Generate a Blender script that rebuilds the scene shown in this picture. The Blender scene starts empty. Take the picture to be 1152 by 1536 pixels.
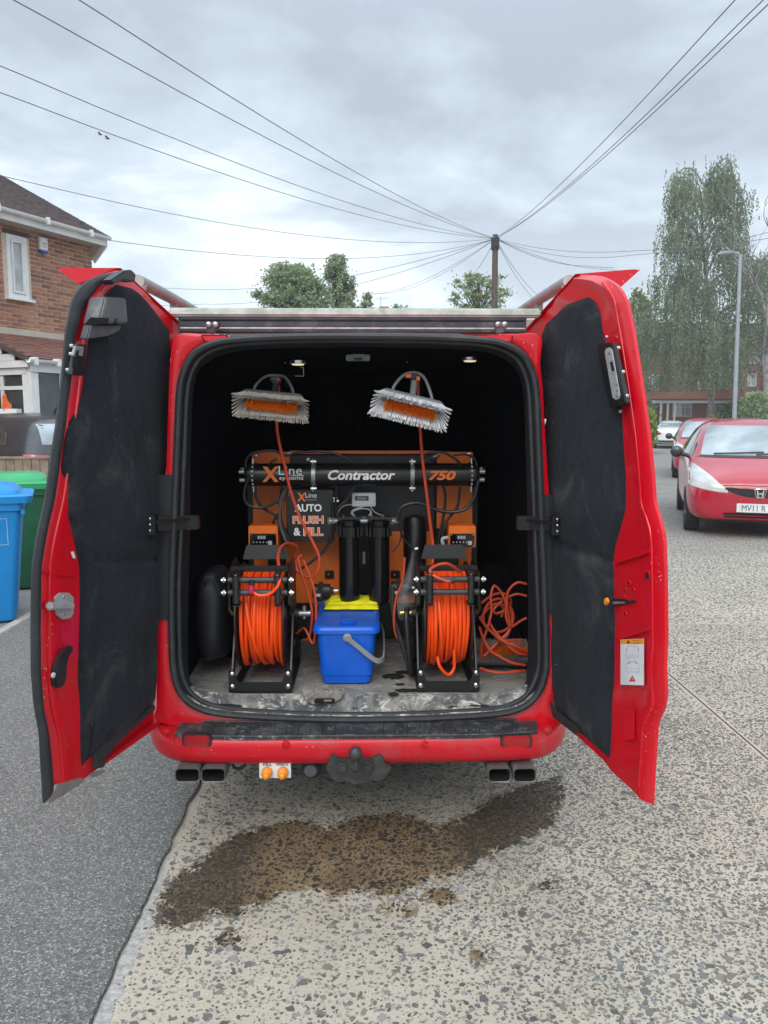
import bpy, bmesh, math, random
import numpy as np
from mathutils import Vector, Matrix, Euler, noise
from mathutils.bvhtree import BVHTree

random.seed(7)
rad = math.radians
SC = bpy.context.scene
COL = SC.collection

# ------------------------------------------------------------------ camera
EYE = 1.55
FPX = 1154.0
cam_d = bpy.data.cameras.new("camera")
cam_d.sensor_fit = 'VERTICAL'
cam_d.sensor_height = 24.0
cam_d.lens = FPX / 1536.0 * 24.0
cam_d.clip_start = 0.05
cam_d.clip_end = 2000
cam = bpy.data.objects.new("camera", cam_d)
COL.objects.link(cam)
cam.location = (0, 0, EYE)
cam.rotation_euler = (rad(90 - 7.015), 0, rad(-1.0))
SC.camera = cam

# ------------------------------------------------------------------ world: overcast daylight sky
CLOUD_SEED = 5.1
SUN_EL, SUN_AZ = rad(42), rad(192)       # azimuth clockwise from +Y
W = bpy.data.worlds.new("World")
SC.world = W
W.use_nodes = True
nt = W.node_tree
nt.nodes.clear()
def wn(t, **k):
    n = nt.nodes.new(t)
    for a, b in k.items():
        setattr(n, a, b)
    return n
out = wn('ShaderNodeOutputWorld')
bg = wn('ShaderNodeBackground')
bg.inputs['Strength'].default_value = 0.1
sky = wn('ShaderNodeTexSky')
sky.sky_type = 'NISHITA'
sky.sun_disc = False
sky.sun_elevation = SUN_EL
sky.sun_rotation = SUN_AZ
sky.air_density = 1.2
sky.dust_density = 2.0
tc = wn('ShaderNodeTexCoord')
sep = wn('ShaderNodeSeparateXYZ')
nt.links.new(tc.outputs['Generated'], sep.inputs[0])
def wmath(op, a, b=None, c=None):
    n = wn('ShaderNodeMath', operation=op)
    for i, x in enumerate((a, b, c)):
        if x is None:
            continue
        if isinstance(x, (int, float)):
            n.inputs[i].default_value = x
        else:
            nt.links.new(x, n.inputs[i])
    return n.outputs[0]
zz = wmath('ADD', wmath('MAXIMUM', sep.outputs[2], 0.0), 0.16)
cx = wmath('DIVIDE', sep.outputs[0], zz)
cy = wmath('DIVIDE', sep.outputs[1], zz)
comb = wn('ShaderNodeCombineXYZ')
nt.links.new(cx, comb.inputs[0]); nt.links.new(cy, comb.inputs[1])
comb.inputs[2].default_value = CLOUD_SEED
n1 = wn('ShaderNodeTexNoise'); n1.inputs['Scale'].default_value = 1.15; n1.inputs['Detail'].default_value = 7; n1.inputs['Roughness'].default_value = 0.58; n1.inputs['Distortion'].default_value = 0.25
n2 = wn('ShaderNodeTexNoise'); n2.inputs['Scale'].default_value = 0.33; n2.inputs['Detail'].default_value = 3; n2.inputs['Roughness'].default_value = 0.5
nt.links.new(comb.outputs[0], n1.inputs['Vector']); nt.links.new(comb.outputs[0], n2.inputs['Vector'])
mixn = wmath('ADD', wmath('MULTIPLY', n1.outputs[0], 0.6), wmath('MULTIPLY', n2.outputs[0], 0.4))
ramp = wn('ShaderNodeValToRGB')
nt.links.new(mixn, ramp.inputs[0])
cr = ramp.color_ramp
cr.elements[0].position = 0.41; cr.elements[0].color = (0.315, 0.365, 0.43, 1)
cr.elements[1].position = 0.60; cr.elements[1].color = (0.80, 0.875, 0.93, 1)
e = cr.elements.new(0.50); e.color = (0.47, 0.54, 0.61, 1)
# a paler band near the horizon, a brighter veil towards the zenith (overcast gradient)
hor = wn('ShaderNodeMapRange'); hor.inputs[1].default_value = 0.0; hor.inputs[2].default_value = 0.30; hor.inputs[3].default_value = 0.62; hor.inputs[4].default_value = 0.0
nt.links.new(sep.outputs[2], hor.inputs[0])
mh = wn('ShaderNodeMix', data_type='RGBA')
nt.links.new(hor.outputs[0], mh.inputs[0]); nt.links.new(ramp.outputs[0], mh.inputs[6]); mh.inputs[7].default_value = (0.66, 0.735, 0.79, 1)
zen = wn('ShaderNodeMapRange'); zen.interpolation_type = 'SMOOTHSTEP'
zen.inputs[1].default_value = 0.35; zen.inputs[2].default_value = 1.0; zen.inputs[3].default_value = 12.6; zen.inputs[4].default_value = 31.0
nt.links.new(sep.outputs[2], zen.inputs[0])
sc_ = wn('ShaderNodeVectorMath', operation='SCALE')
nt.links.new(mh.outputs[2], sc_.inputs[0]); nt.links.new(zen.outputs[0], sc_.inputs['Scale'])
mx = wn('ShaderNodeMix', data_type='RGBA')
mx.inputs[0].default_value = 0.94
nt.links.new(sky.outputs[0], mx.inputs[6]); nt.links.new(sc_.outputs[0], mx.inputs[7])
nt.links.new(mx.outputs[2], bg.inputs['Color'])
nt.links.new(bg.outputs[0], out.inputs['Surface'])

sun_d = bpy.data.lights.new("sun", 'SUN')
sun_d.energy = 1.4
sun_d.angle = rad(40)
sun_d.color = (1.0, 0.96, 0.9)
sun = bpy.data.objects.new("sun", sun_d)
COL.objects.link(sun)
sd = Vector((math.sin(SUN_AZ) * math.cos(SUN_EL), math.cos(SUN_AZ) * math.cos(SUN_EL), math.sin(SUN_EL)))
sun.rotation_euler = sd.to_track_quat('Z', 'Y').to_euler()
sun.location = (0, -5, 30)

SC.view_settings.view_transform = 'Standard'
SC.view_settings.look = 'None'
SC.view_settings.exposure = 0.38
SC.view_settings.gamma = 1.0
SC.view_settings.use_curve_mapping = False
SC.cycles.max_bounces = 8
SC.cycles.use_denoising = True

# ------------------------------------------------------------------ picture rays -> places
RC = cam.rotation_euler.to_matrix()
EYEV = Vector(cam.location)
def ray(u, v):
    return RC @ Vector(((u - 576.0) / FPX, (768.0 - v) / FPX, -1.0))
def PY(u, v, y):                      # on the plane Y = y
    d = ray(u, v)
    return EYEV + d * (y / d.y)
def PZ(u, v, z=0.0):                  # on the plane Z = z
    d = ray(u, v)
    return EYEV + d * ((z - EYE) / d.z)
def PP(u, v, p0, n):                  # on any plane
    d = ray(u, v)
    return EYEV + d * ((p0 - EYEV).dot(n) / d.dot(n))

# ------------------------------------------------------------------ mesh helpers
def catmull(pts, n=8, closed=False):
    pts = [Vector(p) for p in pts]
    m = len(pts)
    res = []
    rng = m if closed else m - 1
    for i in range(rng):
        p1, p2 = pts[i], pts[(i + 1) % m]
        p0 = pts[i - 1] if (i > 0 or closed) else p1 * 2 - p2
        p3 = pts[(i + 2) % m] if (i + 2 < m or closed) else p2 * 2 - p1
        for k in range(n):
            t = k / n
            res.append(0.5 * ((2 * p1) + (p2 - p0) * t + (2 * p0 - 5 * p1 + 4 * p2 - p3) * t * t + (3 * p1 - p0 - 3 * p2 + p3) * t ** 3))
    if not closed:
        res.append(pts[-1])
    return res
def resample(pts, n, closed=False):
    pts = [Vector(p) for p in pts]
    if closed:
        pts = pts + [pts[0]]
    L = [0.0]
    for a, b in zip(pts, pts[1:]):
        L.append(L[-1] + (b - a).length)
    tot = L[-1]
    res = []
    cnt = n if closed else n - 1
    j = 0
    for i in range(n):
        s = tot * i / cnt
        while j < len(L) - 2 and L[j + 1] < s:
            j += 1
        seg = L[j + 1] - L[j]
        t = 0 if seg < 1e-9 else (s - L[j]) / seg
        res.append(pts[j].lerp(pts[j + 1], min(max(t, 0), 1)))
    return res

class MB:
    def __init__(s):
        s.v = []; s.f = []; s.m = []
    def add(s, vs, fs, mi=0):
        o = len(s.v)
        s.v += [Vector(p) for p in vs]
        s.f += [tuple(i + o for i in f) for f in fs]
        s.m += [mi] * len(fs)
        return s
    def box(s, c, d, rot=None, mi=0):
        c = Vector(c); x, y, z = (k / 2 for k in d)
        vs = [Vector(p) for p in ((-x, -y, -z), (x, -y, -z), (x, y, -z), (-x, y, -z), (-x, -y, z), (x, -y, z), (x, y, z), (-x, y, z))]
        if rot is not None:
            vs = [rot @ p for p in vs]
        return s.add([c + p for p in vs], [(0, 3, 2, 1), (4, 5, 6, 7), (0, 1, 5, 4), (1, 2, 6, 5), (2, 3, 7, 6), (3, 0, 4, 7)], mi)
    def box2(s, lo, hi, mi=0):
        lo, hi = Vector(lo), Vector(hi)
        return s.box((lo + hi) / 2, hi - lo, None, mi)
    def bar(s, p, q, w, h, up=(0, 0, 1), mi=0):
        p, q = Vector(p), Vector(q)
        d = (q - p); L = d.length; d.normalize()
        up = Vector(up)
        if abs(d.dot(up)) > 0.98:
            up = Vector((0, 1, 0))
        sx = d.cross(up).normalized(); sz = sx.cross(d).normalized()
        R = Matrix((sx, d, sz)).transposed()
        return s.box((p + q) / 2, (w, L, h), R, mi)
    def tube(s, pts, r, seg=8, closed=False, cap=True, mi=0):
        pts = [Vector(p) for p in pts]
        n = len(pts)
        rr = r if isinstance(r, (list, tuple)) else [r] * n
        T = []
        for i in range(n):
            a = pts[i - 1] if (i > 0 or closed) else pts[i]
            b = pts[(i + 1) % n] if (i < n - 1 or closed) else pts[i]
            d = b - a
            T.append(d.normalized() if d.length > 1e-9 else (T[-1] if T else Vector((0, 0, 1))))
        u = T[0].orthogonal().normalized()
        vs = []
        for i in range(n):
            u = (u - T[i] * u.dot(T[i]))
            u = u.normalized() if u.length > 1e-6 else T[i].orthogonal().normalized()
            w = T[i].cross(u)
            for k in range(seg):
                a = 2 * math.pi * k / seg
                vs.append(pts[i] + (u * math.cos(a) + w * math.sin(a)) * rr[i])
        fs = []
        for i in range(n if closed else n - 1):
            j = (i + 1) % n
            for k in range(seg):
                l = (k + 1) % seg
                fs.append((i * seg + k, i * seg + l, j * seg + l, j * seg + k))
        if cap and not closed:
            fs.append(tuple(reversed(range(seg))))
            fs.append(tuple((n - 1) * seg + k for k in range(seg)))
        return s.add(vs, fs, mi)
    def cyl(s, p, q, r, seg=16, r2=None, mi=0):
        return s.tube([p, q], [r, r if r2 is None else r2], seg, mi=mi)
    def lathe(s, prof, c, axis=(0, 0, 1), seg=20, mi=0, cap=True):
        c = Vector(c); ax = Vector(axis).normalized()
        u = ax.orthogonal().normalized(); w = ax.cross(u)
        vs = []
        for (r, h) in prof:
            for k in range(seg):
                a = 2 * math.pi * k / seg
                vs.append(c + ax * h + (u * math.cos(a) + w * math.sin(a)) * r)
        fs = []
        for i in range(len(prof) - 1):
            for k in range(seg):
                l = (k + 1) % seg
                fs.append((i * seg + k, i * seg + l, (i + 1) * seg + l, (i + 1) * seg + k))
        if cap:
            fs.append(tuple(reversed(range(seg))))
            fs.append(tuple((len(prof) - 1) * seg + k for k in range(seg)))
        return s.add(vs, fs, mi)
    def sphere(s, c, r, seg=14, rings=9, mi=0, sc=(1, 1, 1)):
        prof = [(max(r * math.sin(math.pi * i / rings), 1e-4), -r * math.cos(math.pi * i / rings)) for i in range(rings + 1)]
        o = len(s.v)
        s.lathe(prof, (0, 0, 0), seg=seg, mi=mi)
        c = Vector(c)
        for i in range(o, len(s.v)):
            p = s.v[i]
            s.v[i] = Vector((p.x * sc[0], p.y * sc[1], p.z * sc[2])) + c
        return s
    def prism(s, poly, vec, mi=0):
        n = len(poly); vec = Vector(vec)
        a = [Vector(p) for p in poly]; b = [p + vec for p in a]
        nn = Vector((0, 0, 0))
        for i in range(n):
            nn += a[i].cross(a[(i + 1) % n])
        flip = nn.dot(vec) > 0
        fs = []
        top, bot = tuple(range(n, 2 * n)), tuple(range(n))
        if flip:
            fs += [tuple(reversed(bot)), top]
            fs += [(i, (i + 1) % n, n + (i + 1) % n, n + i) for i in range(n)]
        else:
            fs += [bot, tuple(reversed(top))]
            fs += [((i + 1) % n, i, n + i, n + (i + 1) % n) for i in range(n)]
        return s.add(a + b, fs, mi)
    def grid(s, P, mi=0, closeu=False):          # P[row][col]
        R, C = len(P), len(P[0])
        vs = [p for row in P for p in row]
        fs = []
        for i in range(R - 1):
            for j in range(C if closeu else C - 1):
                k = (j + 1) % C
                fs.append((i * C + j, i * C + k, (i + 1) * C + k, (i + 1) * C + j))
        return s.add(vs, fs, mi)
    def build(s, name, mats, parent=None, bevel=0, smooth=35, local=False, segs=2, fix=False, attr=None, beveldeg=30):
        me = bpy.data.meshes.new(name)
        vs = s.v
        if parent is not None and not local:
            inv = wm(parent).inverted()
            vs = [inv @ p for p in vs]
        me.from_pydata([tuple(p) for p in vs], [], s.f)
        if isinstance(mats, (list, tuple)):
            for m in mats:
                me.materials.append(m)
            me.polygons.foreach_set('material_index', s.m)
        else:
            me.materials.append(mats)
        if bevel or fix:
            bm = bmesh.new(); bm.from_mesh(me)
            bmesh.ops.remove_doubles(bm, verts=bm.verts, dist=1e-5)
            if fix:
                bmesh.ops.recalc_face_normals(bm, faces=bm.faces)
            if bevel:
                es = [e for e in bm.edges if len(e.link_faces) == 2 and e.calc_face_angle(0) > rad(beveldeg)]
                if es:
                    bmesh.ops.bevel(bm, geom=es, offset=bevel, segments=segs, affect='EDGES', clamp_overlap=True)
            bm.to_mesh(me); bm.free()
        if smooth:
            me.shade_smooth()
            me.set_sharp_from_angle(angle=rad(smooth))
        me.update()
        o = bpy.data.objects.new(name, me)
        COL.objects.link(o)
        o.parent = parent
        return o

def wm(o):
    m = Matrix.Identity(4)
    while o is not None:
        m = Matrix.LocRotScale(o.location, o.rotation_euler, o.scale) @ m
        o = o.parent
    return m
def tag(o, label=None, cat=None, group=None, kind=None):
    for k, v in (('label', label), ('category', cat), ('group', group), ('kind', kind)):
        if v:
            o[k] = v
    return o
def thing(name, label, cat, loc=(0, 0, 0), rz=0, group=None):
    o = bpy.data.objects.new(name, None)
    o.empty_display_size = 0.1
    COL.objects.link(o)
    o.location = loc
    o.rotation_euler = (0, 0, rz)
    return tag(o, label, cat, group)

def patch_pts(L, Rr, rows, cols, fn):            # between two 2-D curves, fn(u, v, s, t) -> 3-D
    L = resample([Vector((p[0], p[1], 0)) for p in L], rows)
    Rr = resample([Vector((p[0], p[1], 0)) for p in Rr], rows)
    G = []
    for i in range(rows):
        row = []
        for j in range(cols):
            s = j / (cols - 1)
            q = L[i].lerp(Rr[i], s)
            row.append(fn(q.x, q.y, s, i / (rows - 1)))
        G.append(row)
    return G

def text_obj(name, txt, bl, right, up, mat_, parent, shear=0.0, bold=0.0, ext=0.0008):
    """lettering fitted in the box bl, bl+right, bl+up"""
    cu = bpy.data.curves.new('lettering', 'FONT')
    cu.body = txt
    cu.size = 1
    cu.shear = shear
    cu.offset = bold
    cu.resolution_u = 3
    to = bpy.data.objects.new('lettering', cu)
    me0 = bpy.data.meshes.new_from_object(to)
    vs = [v.co.copy() for v in me0.vertices]
    fs = [tuple(p.vertices) for p in me0.polygons]
    bpy.data.objects.remove(to); bpy.data.meshes.remove(me0); bpy.data.curves.remove(cu)
    x0 = min(v.x for v in vs); x1 = max(v.x for v in vs); y0 = min(v.y for v in vs); y1 = max(v.y for v in vs)
    bl, right, up = Vector(bl), Vector(right), Vector(up)
    mb = MB()
    mb.add([bl + right * ((v.x - x0) / (x1 - x0)) + up * ((v.y - y0) / (y1 - y0)) for v in vs], fs)
    return mb.build(name, mat_, parent, smooth=0)

# ------------------------------------------------------------------ materials
def new_mat(name):
    m = bpy.data.materials.new(name)
    m.use_nodes = True
    t = m.node_tree
    return m, t, t.nodes['Principled BSDF']
def N(t, typ, **k):
    n = t.nodes.new(typ)
    for a, b in k.items():
        setattr(n, a, b)
    return n
def noise_tex(t, vec, scale, detail=4, rough=0.55, dist=0.0):
    n = N(t, 'ShaderNodeTexNoise')
    n.inputs['Scale'].default_value = scale; n.inputs['Detail'].default_value = detail
    n.inputs['Roughness'].default_value = rough; n.inputs['Distortion'].default_value = dist
    if vec is not None:
        t.links.new(vec, n.inputs['Vector'])
    return n.outputs[0]
def coords(t, kind='Object', scale=None):
    if kind == 'World':
        o = N(t, 'ShaderNodeNewGeometry').outputs['Position']
    else:
        o = N(t, 'ShaderNodeTexCoord').outputs[kind]
    if scale:
        mp = N(t, 'ShaderNodeMapping')
        mp.inputs['Scale'].default_value = scale
        t.links.new(o, mp.inputs['Vector']); o = mp.outputs[0]
    return o
def ramp_(t, fac, stops):
    r = N(t, 'ShaderNodeValToRGB')
    els = r.color_ramp.elements
    els[0].position, els[0].color = stops[0][0], (*stops[0][1], 1) if len(stops[0][1]) == 3 else stops[0][1]
    els[1].position, els[1].color = stops[-1][0], (*stops[-1][1], 1)
    for p, c in stops[1:-1]:
        e = els.new(p); e.color = (*c, 1)
    t.links.new(fac, r.inputs[0])
    return r.outputs[0]
def mixc(t, fac, a, b, blend='MIX'):
    m = N(t, 'ShaderNodeMix', data_type='RGBA', blend_type=blend)
    for i, x in ((0, fac), (6, a), (7, b)):
        if isinstance(x, (int, float)):
            m.inputs[i].default_value = x
        elif isinstance(x, tuple):
            m.inputs[i].default_value = (*x, 1) if len(x) == 3 else x
        else:
            t.links.new(x, m.inputs[i])
    return m.outputs[2]
def mth(t, op, a, b=None):
    n = N(t, 'ShaderNodeMath', operation=op)
    for i, x in enumerate((a, b)):
        if x is None: continue
        if isinstance(x, (int, float)): n.inputs[i].default_value = x
        else: t.links.new(x, n.inputs[i])
    return n.outputs[0]
def step_(t, x, a, b):
    n = N(t, 'ShaderNodeMapRange'); n.interpolation_type = 'SMOOTHSTEP'
    n.inputs[1].default_value = a; n.inputs[2].default_value = b
    t.links.new(x, n.inputs[0])
    return n.outputs[0]
def bump_(t, p, h, strength, dist=0.01):
    b = N(t, 'ShaderNodeBump')
    b.inputs['Strength'].default_value = strength; b.inputs['Distance'].default_value = dist
    t.links.new(h, b.inputs['Height']); t.links.new(b.outputs[0], p.inputs['Normal'])
def mat(name, col, rough=0.5, metal=0.0, col2=None, vs=6.0, bump=0.0, bs=60.0, coat=0.0, spec=0.5, dust=0.0, dustcol=(0.32, 0.3, 0.27), bd=0.004, lo=0.38, hi=0.64, rvar=0.0):
    m, t, p = new_mat(name)
    c = coords(t)
    base = None
    if col2 is None:
        col2 = tuple(min(1, k * 0.82) for k in col)
    f = noise_tex(t, c, vs, 5, 0.6)
    base = ramp_(t, f, [(lo, col2), (hi, col)])
    if dust:
        d = noise_tex(t, c, vs * 1.7, 6, 0.7, 0.4)
        base = mixc(t, mth(t, 'MULTIPLY', step_(t, d, 0.5, 0.72), dust), base, dustcol)
    t.links.new(base, p.inputs['Base Color'])
    p.inputs['Roughness'].default_value = rough
    if rvar:
        rn = noise_tex(t, c, vs * 2.3, 4, 0.6)
        t.links.new(mth(t, 'ADD', mth(t, 'MULTIPLY', rn, rvar), rough - rvar * 0.5), p.inputs['Roughness'])
    p.inputs['Metallic'].default_value = metal
    p.inputs['Specular IOR Level'].default_value = spec
    p.inputs['Coat Weight'].default_value = coat
    p.inputs['Coat Roughness'].default_value = 0.06
    if bump:
        bump_(t, p, noise_tex(t, c, bs, 3, 0.6), bump, bd)
    return m

def paint(name, col, chips=0.0, dirt=0.0, rough=0.32, coat=0.7, spec=.5):
    m, t, p = new_mat(name)
    c = coords(t, 'World')
    base = mixc(t, step_(t, noise_tex(t, c, 3.0, 4), 0.35, 0.65), tuple(k * 0.93 for k in col), col)
    if dirt:
        d = noise_tex(t, c, 9.0, 7, 0.7, 0.5)
        base = mixc(t, mth(t, 'MULTIPLY', step_(t, d, 0.5, 0.75), dirt), base, (0.16, 0.10, 0.085))
    if chips:
        a = noise_tex(t, c, 120.0, 2, 0.5)
        b = noise_tex(t, c, 7.0, 2, 0.5)
        k = mth(t, 'MULTIPLY', step_(t, a, 0.70, 0.74), step_(t, b, 0.48, 0.62))
        base = mixc(t, mth(t, 'MULTIPLY', k, chips), base, (0.62, 0.55, 0.54))
    if chips:
        sc_m = coords(t, 'World', (60.0, 60.0, 16.0))
        a2 = noise_tex(t, sc_m, 1.0, 3, 0.6, 1.5)
        b2 = noise_tex(t, c, 3.7, 3, 0.6)
        k2 = mth(t, 'MULTIPLY', step_(t, a2, 0.71, 0.75), step_(t, b2, 0.52, 0.62))
        base = mixc(t, mth(t, 'MULTIPLY', k2, chips * .8), base, (0.55, 0.30, 0.30))
    p.inputs['Specular IOR Level'].default_value = spec
    t.links.new(base, p.inputs['Base Color'])
    rn = noise_tex(t, c, 14.0, 5, 0.65)
    t.links.new(mth(t, 'ADD', mth(t, 'MULTIPLY', rn, 0.22), rough - 0.11), p.inputs['Roughness'])
    p.inputs['Coat Weight'].default_value = coat
    p.inputs['Coat Roughness'].default_value = 0.09
    bump_(t, p, noise_tex(t, c, 5.0, 2), 0.06, 0.02)
    return m

M = {}
M['red'] = paint('van_red_paint', (0.62, 0.002, 0.013), chips=1.0, dirt=0.16, coat=0.5, spec=.3)
M['red_dirty'] = paint('van_red_paint_grubby', (0.54, 0.003, 0.014), chips=0.6, dirt=0.5, rough=0.42, coat=0.25, spec=.3)
M['red_car'] = paint('car_red_paint', (0.40, 0.004, 0.022), rough=0.25, coat=.8)
M['red_car_b'] = paint('second_car_red_paint', (0.40, 0.008, 0.03), rough=0.28, coat=.8)
M['white_car'] = paint('car_white_paint', (0.78, 0.79, 0.80), rough=0.25, coat=1.0)
M['dark_car'] = paint('car_charcoal_paint', (0.03, 0.032, 0.038), rough=0.3, coat=.35)
M['rubber'] = mat('black_rubber', (0.022, 0.025, 0.029), 0.55, bump=0.15, bs=90, dust=0.35, dustcol=(0.09, 0.09, 0.088))
M['black_plastic'] = mat('black_plastic', (0.018, 0.019, 0.021), 0.45, bump=0.08, bs=300)
M['black_metal'] = mat('black_powder_coat', (0.008, 0.008, 0.009), 0.36, bump=0.15, bs=500, bd=0.001)
M['black_gloss'] = mat('black_gloss', (0.006, 0.006, 0.007), 0.12)
M['grey_plastic'] = mat('dark_grey_plastic', (0.085, 0.09, 0.098), 0.5, dust=0.4, bump=0.1, bs=200)
M['mid_grey'] = mat('mid_grey_plastic', (0.24, 0.25, 0.26), 0.45)
M['light_grey'] = mat('light_grey_plastic', (0.5, 0.51, 0.53), 0.42)
M['zinc'] = mat('zinc_plated_plate', (0.50, 0.50, 0.49), 0.35, 0.35, vs=40, bump=0.05)
M['steel'] = mat('brushed_steel', (0.62, 0.62, 0.62), 0.28, 1.0, rvar=0.25, vs=30)
M['galv'] = mat('galvanised_steel', (0.42, 0.44, 0.46), 0.42, 0.9, rvar=0.2, vs=20)
M['dull_alu'] = mat('dull_aluminium', (0.36, 0.35, 0.33), 0.5, 0.6, dust=0.4, vs=12)
M['algae_alu'] = mat('weathered_aluminium_green_film', (0.58, 0.64, 0.59), 0.65, 0.0, col2=(0.36, 0.43, 0.37), vs=22, dust=0.6, dustcol=(0.52, 0.55, 0.52))
M['rack_panel'] = mat('dark_rack_panel', (0.055, 0.055, 0.072), 0.4, 0.3, dust=0.3, vs=5)
M['orange'] = mat('orange_powder_coat', (0.88, 0.175, 0.008), 0.42, bump=0.05, bs=300)
M['hose'] = mat('orange_hose', (0.98, 0.088, 0.004), 0.36, col2=(0.90, 0.075, 0.004))
M['hose_worn'] = mat('orange_red_hose', (0.62, 0.066, 0.02), 0.45, col2=(0.50, 0.055, 0.02))
M['black_hose'] = mat('black_hose', (0.014, 0.014, 0.015), 0.4)
M['bucket_blue'] = mat('bucket_blue_plastic', (0.002, 0.105, 0.60), 0.36, col2=(0.002, 0.092, 0.54), bump=0.04, bs=120)
M['bin_blue'] = mat('bin_blue_plastic', (0.003, 0.25, 0.62), 0.45, col2=(0.004, 0.22, 0.57), bump=0.06, bs=100, vs=3)
M['bin_green'] = mat('bin_green_plastic', (0.012, 0.115, 0.052), 0.45, bump=0.06, bs=100)
M['bin_green_lid'] = mat('bin_light_green_plastic', (0.03, 0.36, 0.13), 0.42)
M['cloth_yellow'] = mat('yellow_microfibre', (0.86, 0.78, 0.02), 0.95, col2=(0.74, 0.64, 0.015), bump=0.5, bs=260, vs=20, spec=0.1)
M['white_plastic'] = mat('white_upvc', (0.78, 0.79, 0.79), 0.4, col2=(0.70, 0.71, 0.70))
M['white_bristle'] = mat('white_bristle', (0.86, 0.87, 0.89), 0.5)
M['worn_bristle'] = mat('worn_cream_bristle', (0.52, 0.48, 0.43), 0.55, col2=(0.36, 0.32, 0.28), vs=40)
M['orange_bristle'] = mat('orange_bristle', (0.97, 0.24, 0.01), 0.5)
M['white_print'] = mat('white_print', (0.92, 0.92, 0.92), 0.5)
M['orange_print'] = mat('orange_print', (0.95, 0.20, 0.025), 0.5)
M['dark_print'] = mat('dark_print', (0.03, 0.03, 0.035), 0.5)
M['red_print'] = mat('red_print', (0.6, 0.02, 0.04), 0.5)
M['grey_print'] = mat('grey_print', (0.42, 0.42, 0.45), 0.5)
M['label_white'] = mat('label_white', (0.74, 0.75, 0.77), 0.4)
M['label_orange'] = mat('label_orange', (0.85, 0.30, 0.02), 0.4)
M['valve_orange'] = mat('valve_orange', (0.85, 0.28, 0.015), 0.35)
M['reflector'] = mat('red_reflector', (0.36, 0.0, 0.006), 0.12, coat=0.8, bump=0.3, bs=240, bd=0.002)
M['pink_red'] = mat('pink_red_rubber', (0.55, 0.02, 0.07), 0.45)
M['towbar'] = mat('weathered_black_steel', (0.05, 0.05, 0.049), 0.5, 0.3, dust=0.6, dustcol=(0.15, 0.14, 0.128), vs=14, bump=0.2, bs=80)
M['exhaust'] = mat('dusty_black_steel', (0.13, 0.125, 0.118), 0.5, 0.2, dust=0.7, dustcol=(0.32, 0.29, 0.26), vs=9)
M['shade_black'] = mat('shade_black', (0.004, 0.004, 0.004), 0.9)  # near-black colour painting the shade in gaps, holes, recesses and under the van
M['tyre'] = mat('tyre_rubber', (0.02, 0.02, 0.021), 0.75, bump=0.2, bs=80)
M['alloy'] = mat('alloy_wheel', (0.5, 0.51, 0.52), 0.3, 0.8)
M['chrome'] = mat('chrome', (0.8, 0.8, 0.8), 0.08, 1.0)
M['brass'] = mat('brass', (0.6, 0.42, 0.15), 0.3, 1.0)
M['lens_clear'] = mat('headlamp_lens', (0.50, 0.52, 0.48), 0.12, coat=1.0)
M['lens_red'] = mat('tail_lamp_lens', (0.5, 0.01, 0.03), 0.1, coat=1.0)
M['pole_wood'] = mat('weathered_pole_timber', (0.13, 0.095, 0.07), 0.85, col2=(0.07, 0.05, 0.04), vs=9, bump=0.3)
M['bark'] = mat('grey_bark', (0.30, 0.285, 0.265), 0.9, col2=(0.09, 0.082, 0.075), vs=7, bump=0.4, bs=25)
M['twig'] = mat('dark_twig', (0.075, 0.06, 0.05), 0.9)
M['fence_wood'] = mat('weathered_fence_timber', (0.30, 0.225, 0.165), 0.85, col2=(0.19, 0.14, 0.10), vs=8, bump=0.3, bs=60)
M['lamp_steel'] = mat('grey_lamp_steel', (0.36, 0.39, 0.42), 0.5, 0.3)
M['cable'] = mat('cable_sheath', (0.13, 0.14, 0.155), 0.7)
M['tile_dark'] = mat('brown_roof_tile', (0.115, 0.075, 0.066), 0.85, col2=(0.065, 0.045, 0.042), vs=5, bump=0.3, bs=30)
M['tile_red'] = mat('red_brown_roof_tile', (0.24, 0.105, 0.075), 0.85, col2=(0.15, 0.07, 0.055), vs=5, bump=0.3, bs=30)
M['mortar'] = mat('mortar', (0.66, 0.53, 0.42), 0.9, bump=0.3)
M['cream'] = mat('cream_board', (0.5, 0.46, 0.38), 0.6)
M['far_roof'] = mat('far_brown_roof', (0.10, 0.07, 0.06), 0.85)
M['kerb'] = mat('kerb_concrete', (0.42, 0.40, 0.36), 0.85, col2=(0.3, 0.29, 0.26), vs=9, bump=0.3)
M['paving'] = mat('driveway_paving', (0.26, 0.25, 0.235), 0.85, col2=(0.18, 0.175, 0.165), vs=5, bump=0.3)
M['lamp_lens'] = mat('lamp_lens', (0.8, 0.72, 0.5), 0.4)
M['lamp_lens'].node_tree.nodes['Principled BSDF'].inputs['Emission Color'].default_value = (1, .82, .5, 1)
M['lamp_lens'].node_tree.nodes['Principled BSDF'].inputs['Emission Strength'].default_value = 0.55
BRICKS = [mat('brick_%s' % n, c, 0.85, col2=tuple(k * 0.7 for k in c), vs=9, bump=0.35, bs=70)
          for n, c in (('tan', (0.44, 0.235, 0.15)), ('red', (0.38, 0.165, 0.105)), ('brown', (0.30, 0.14, 0.09)), ('orange', (0.46, 0.215, 0.125)), ('plum', (0.24, 0.115, 0.08)))]

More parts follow.
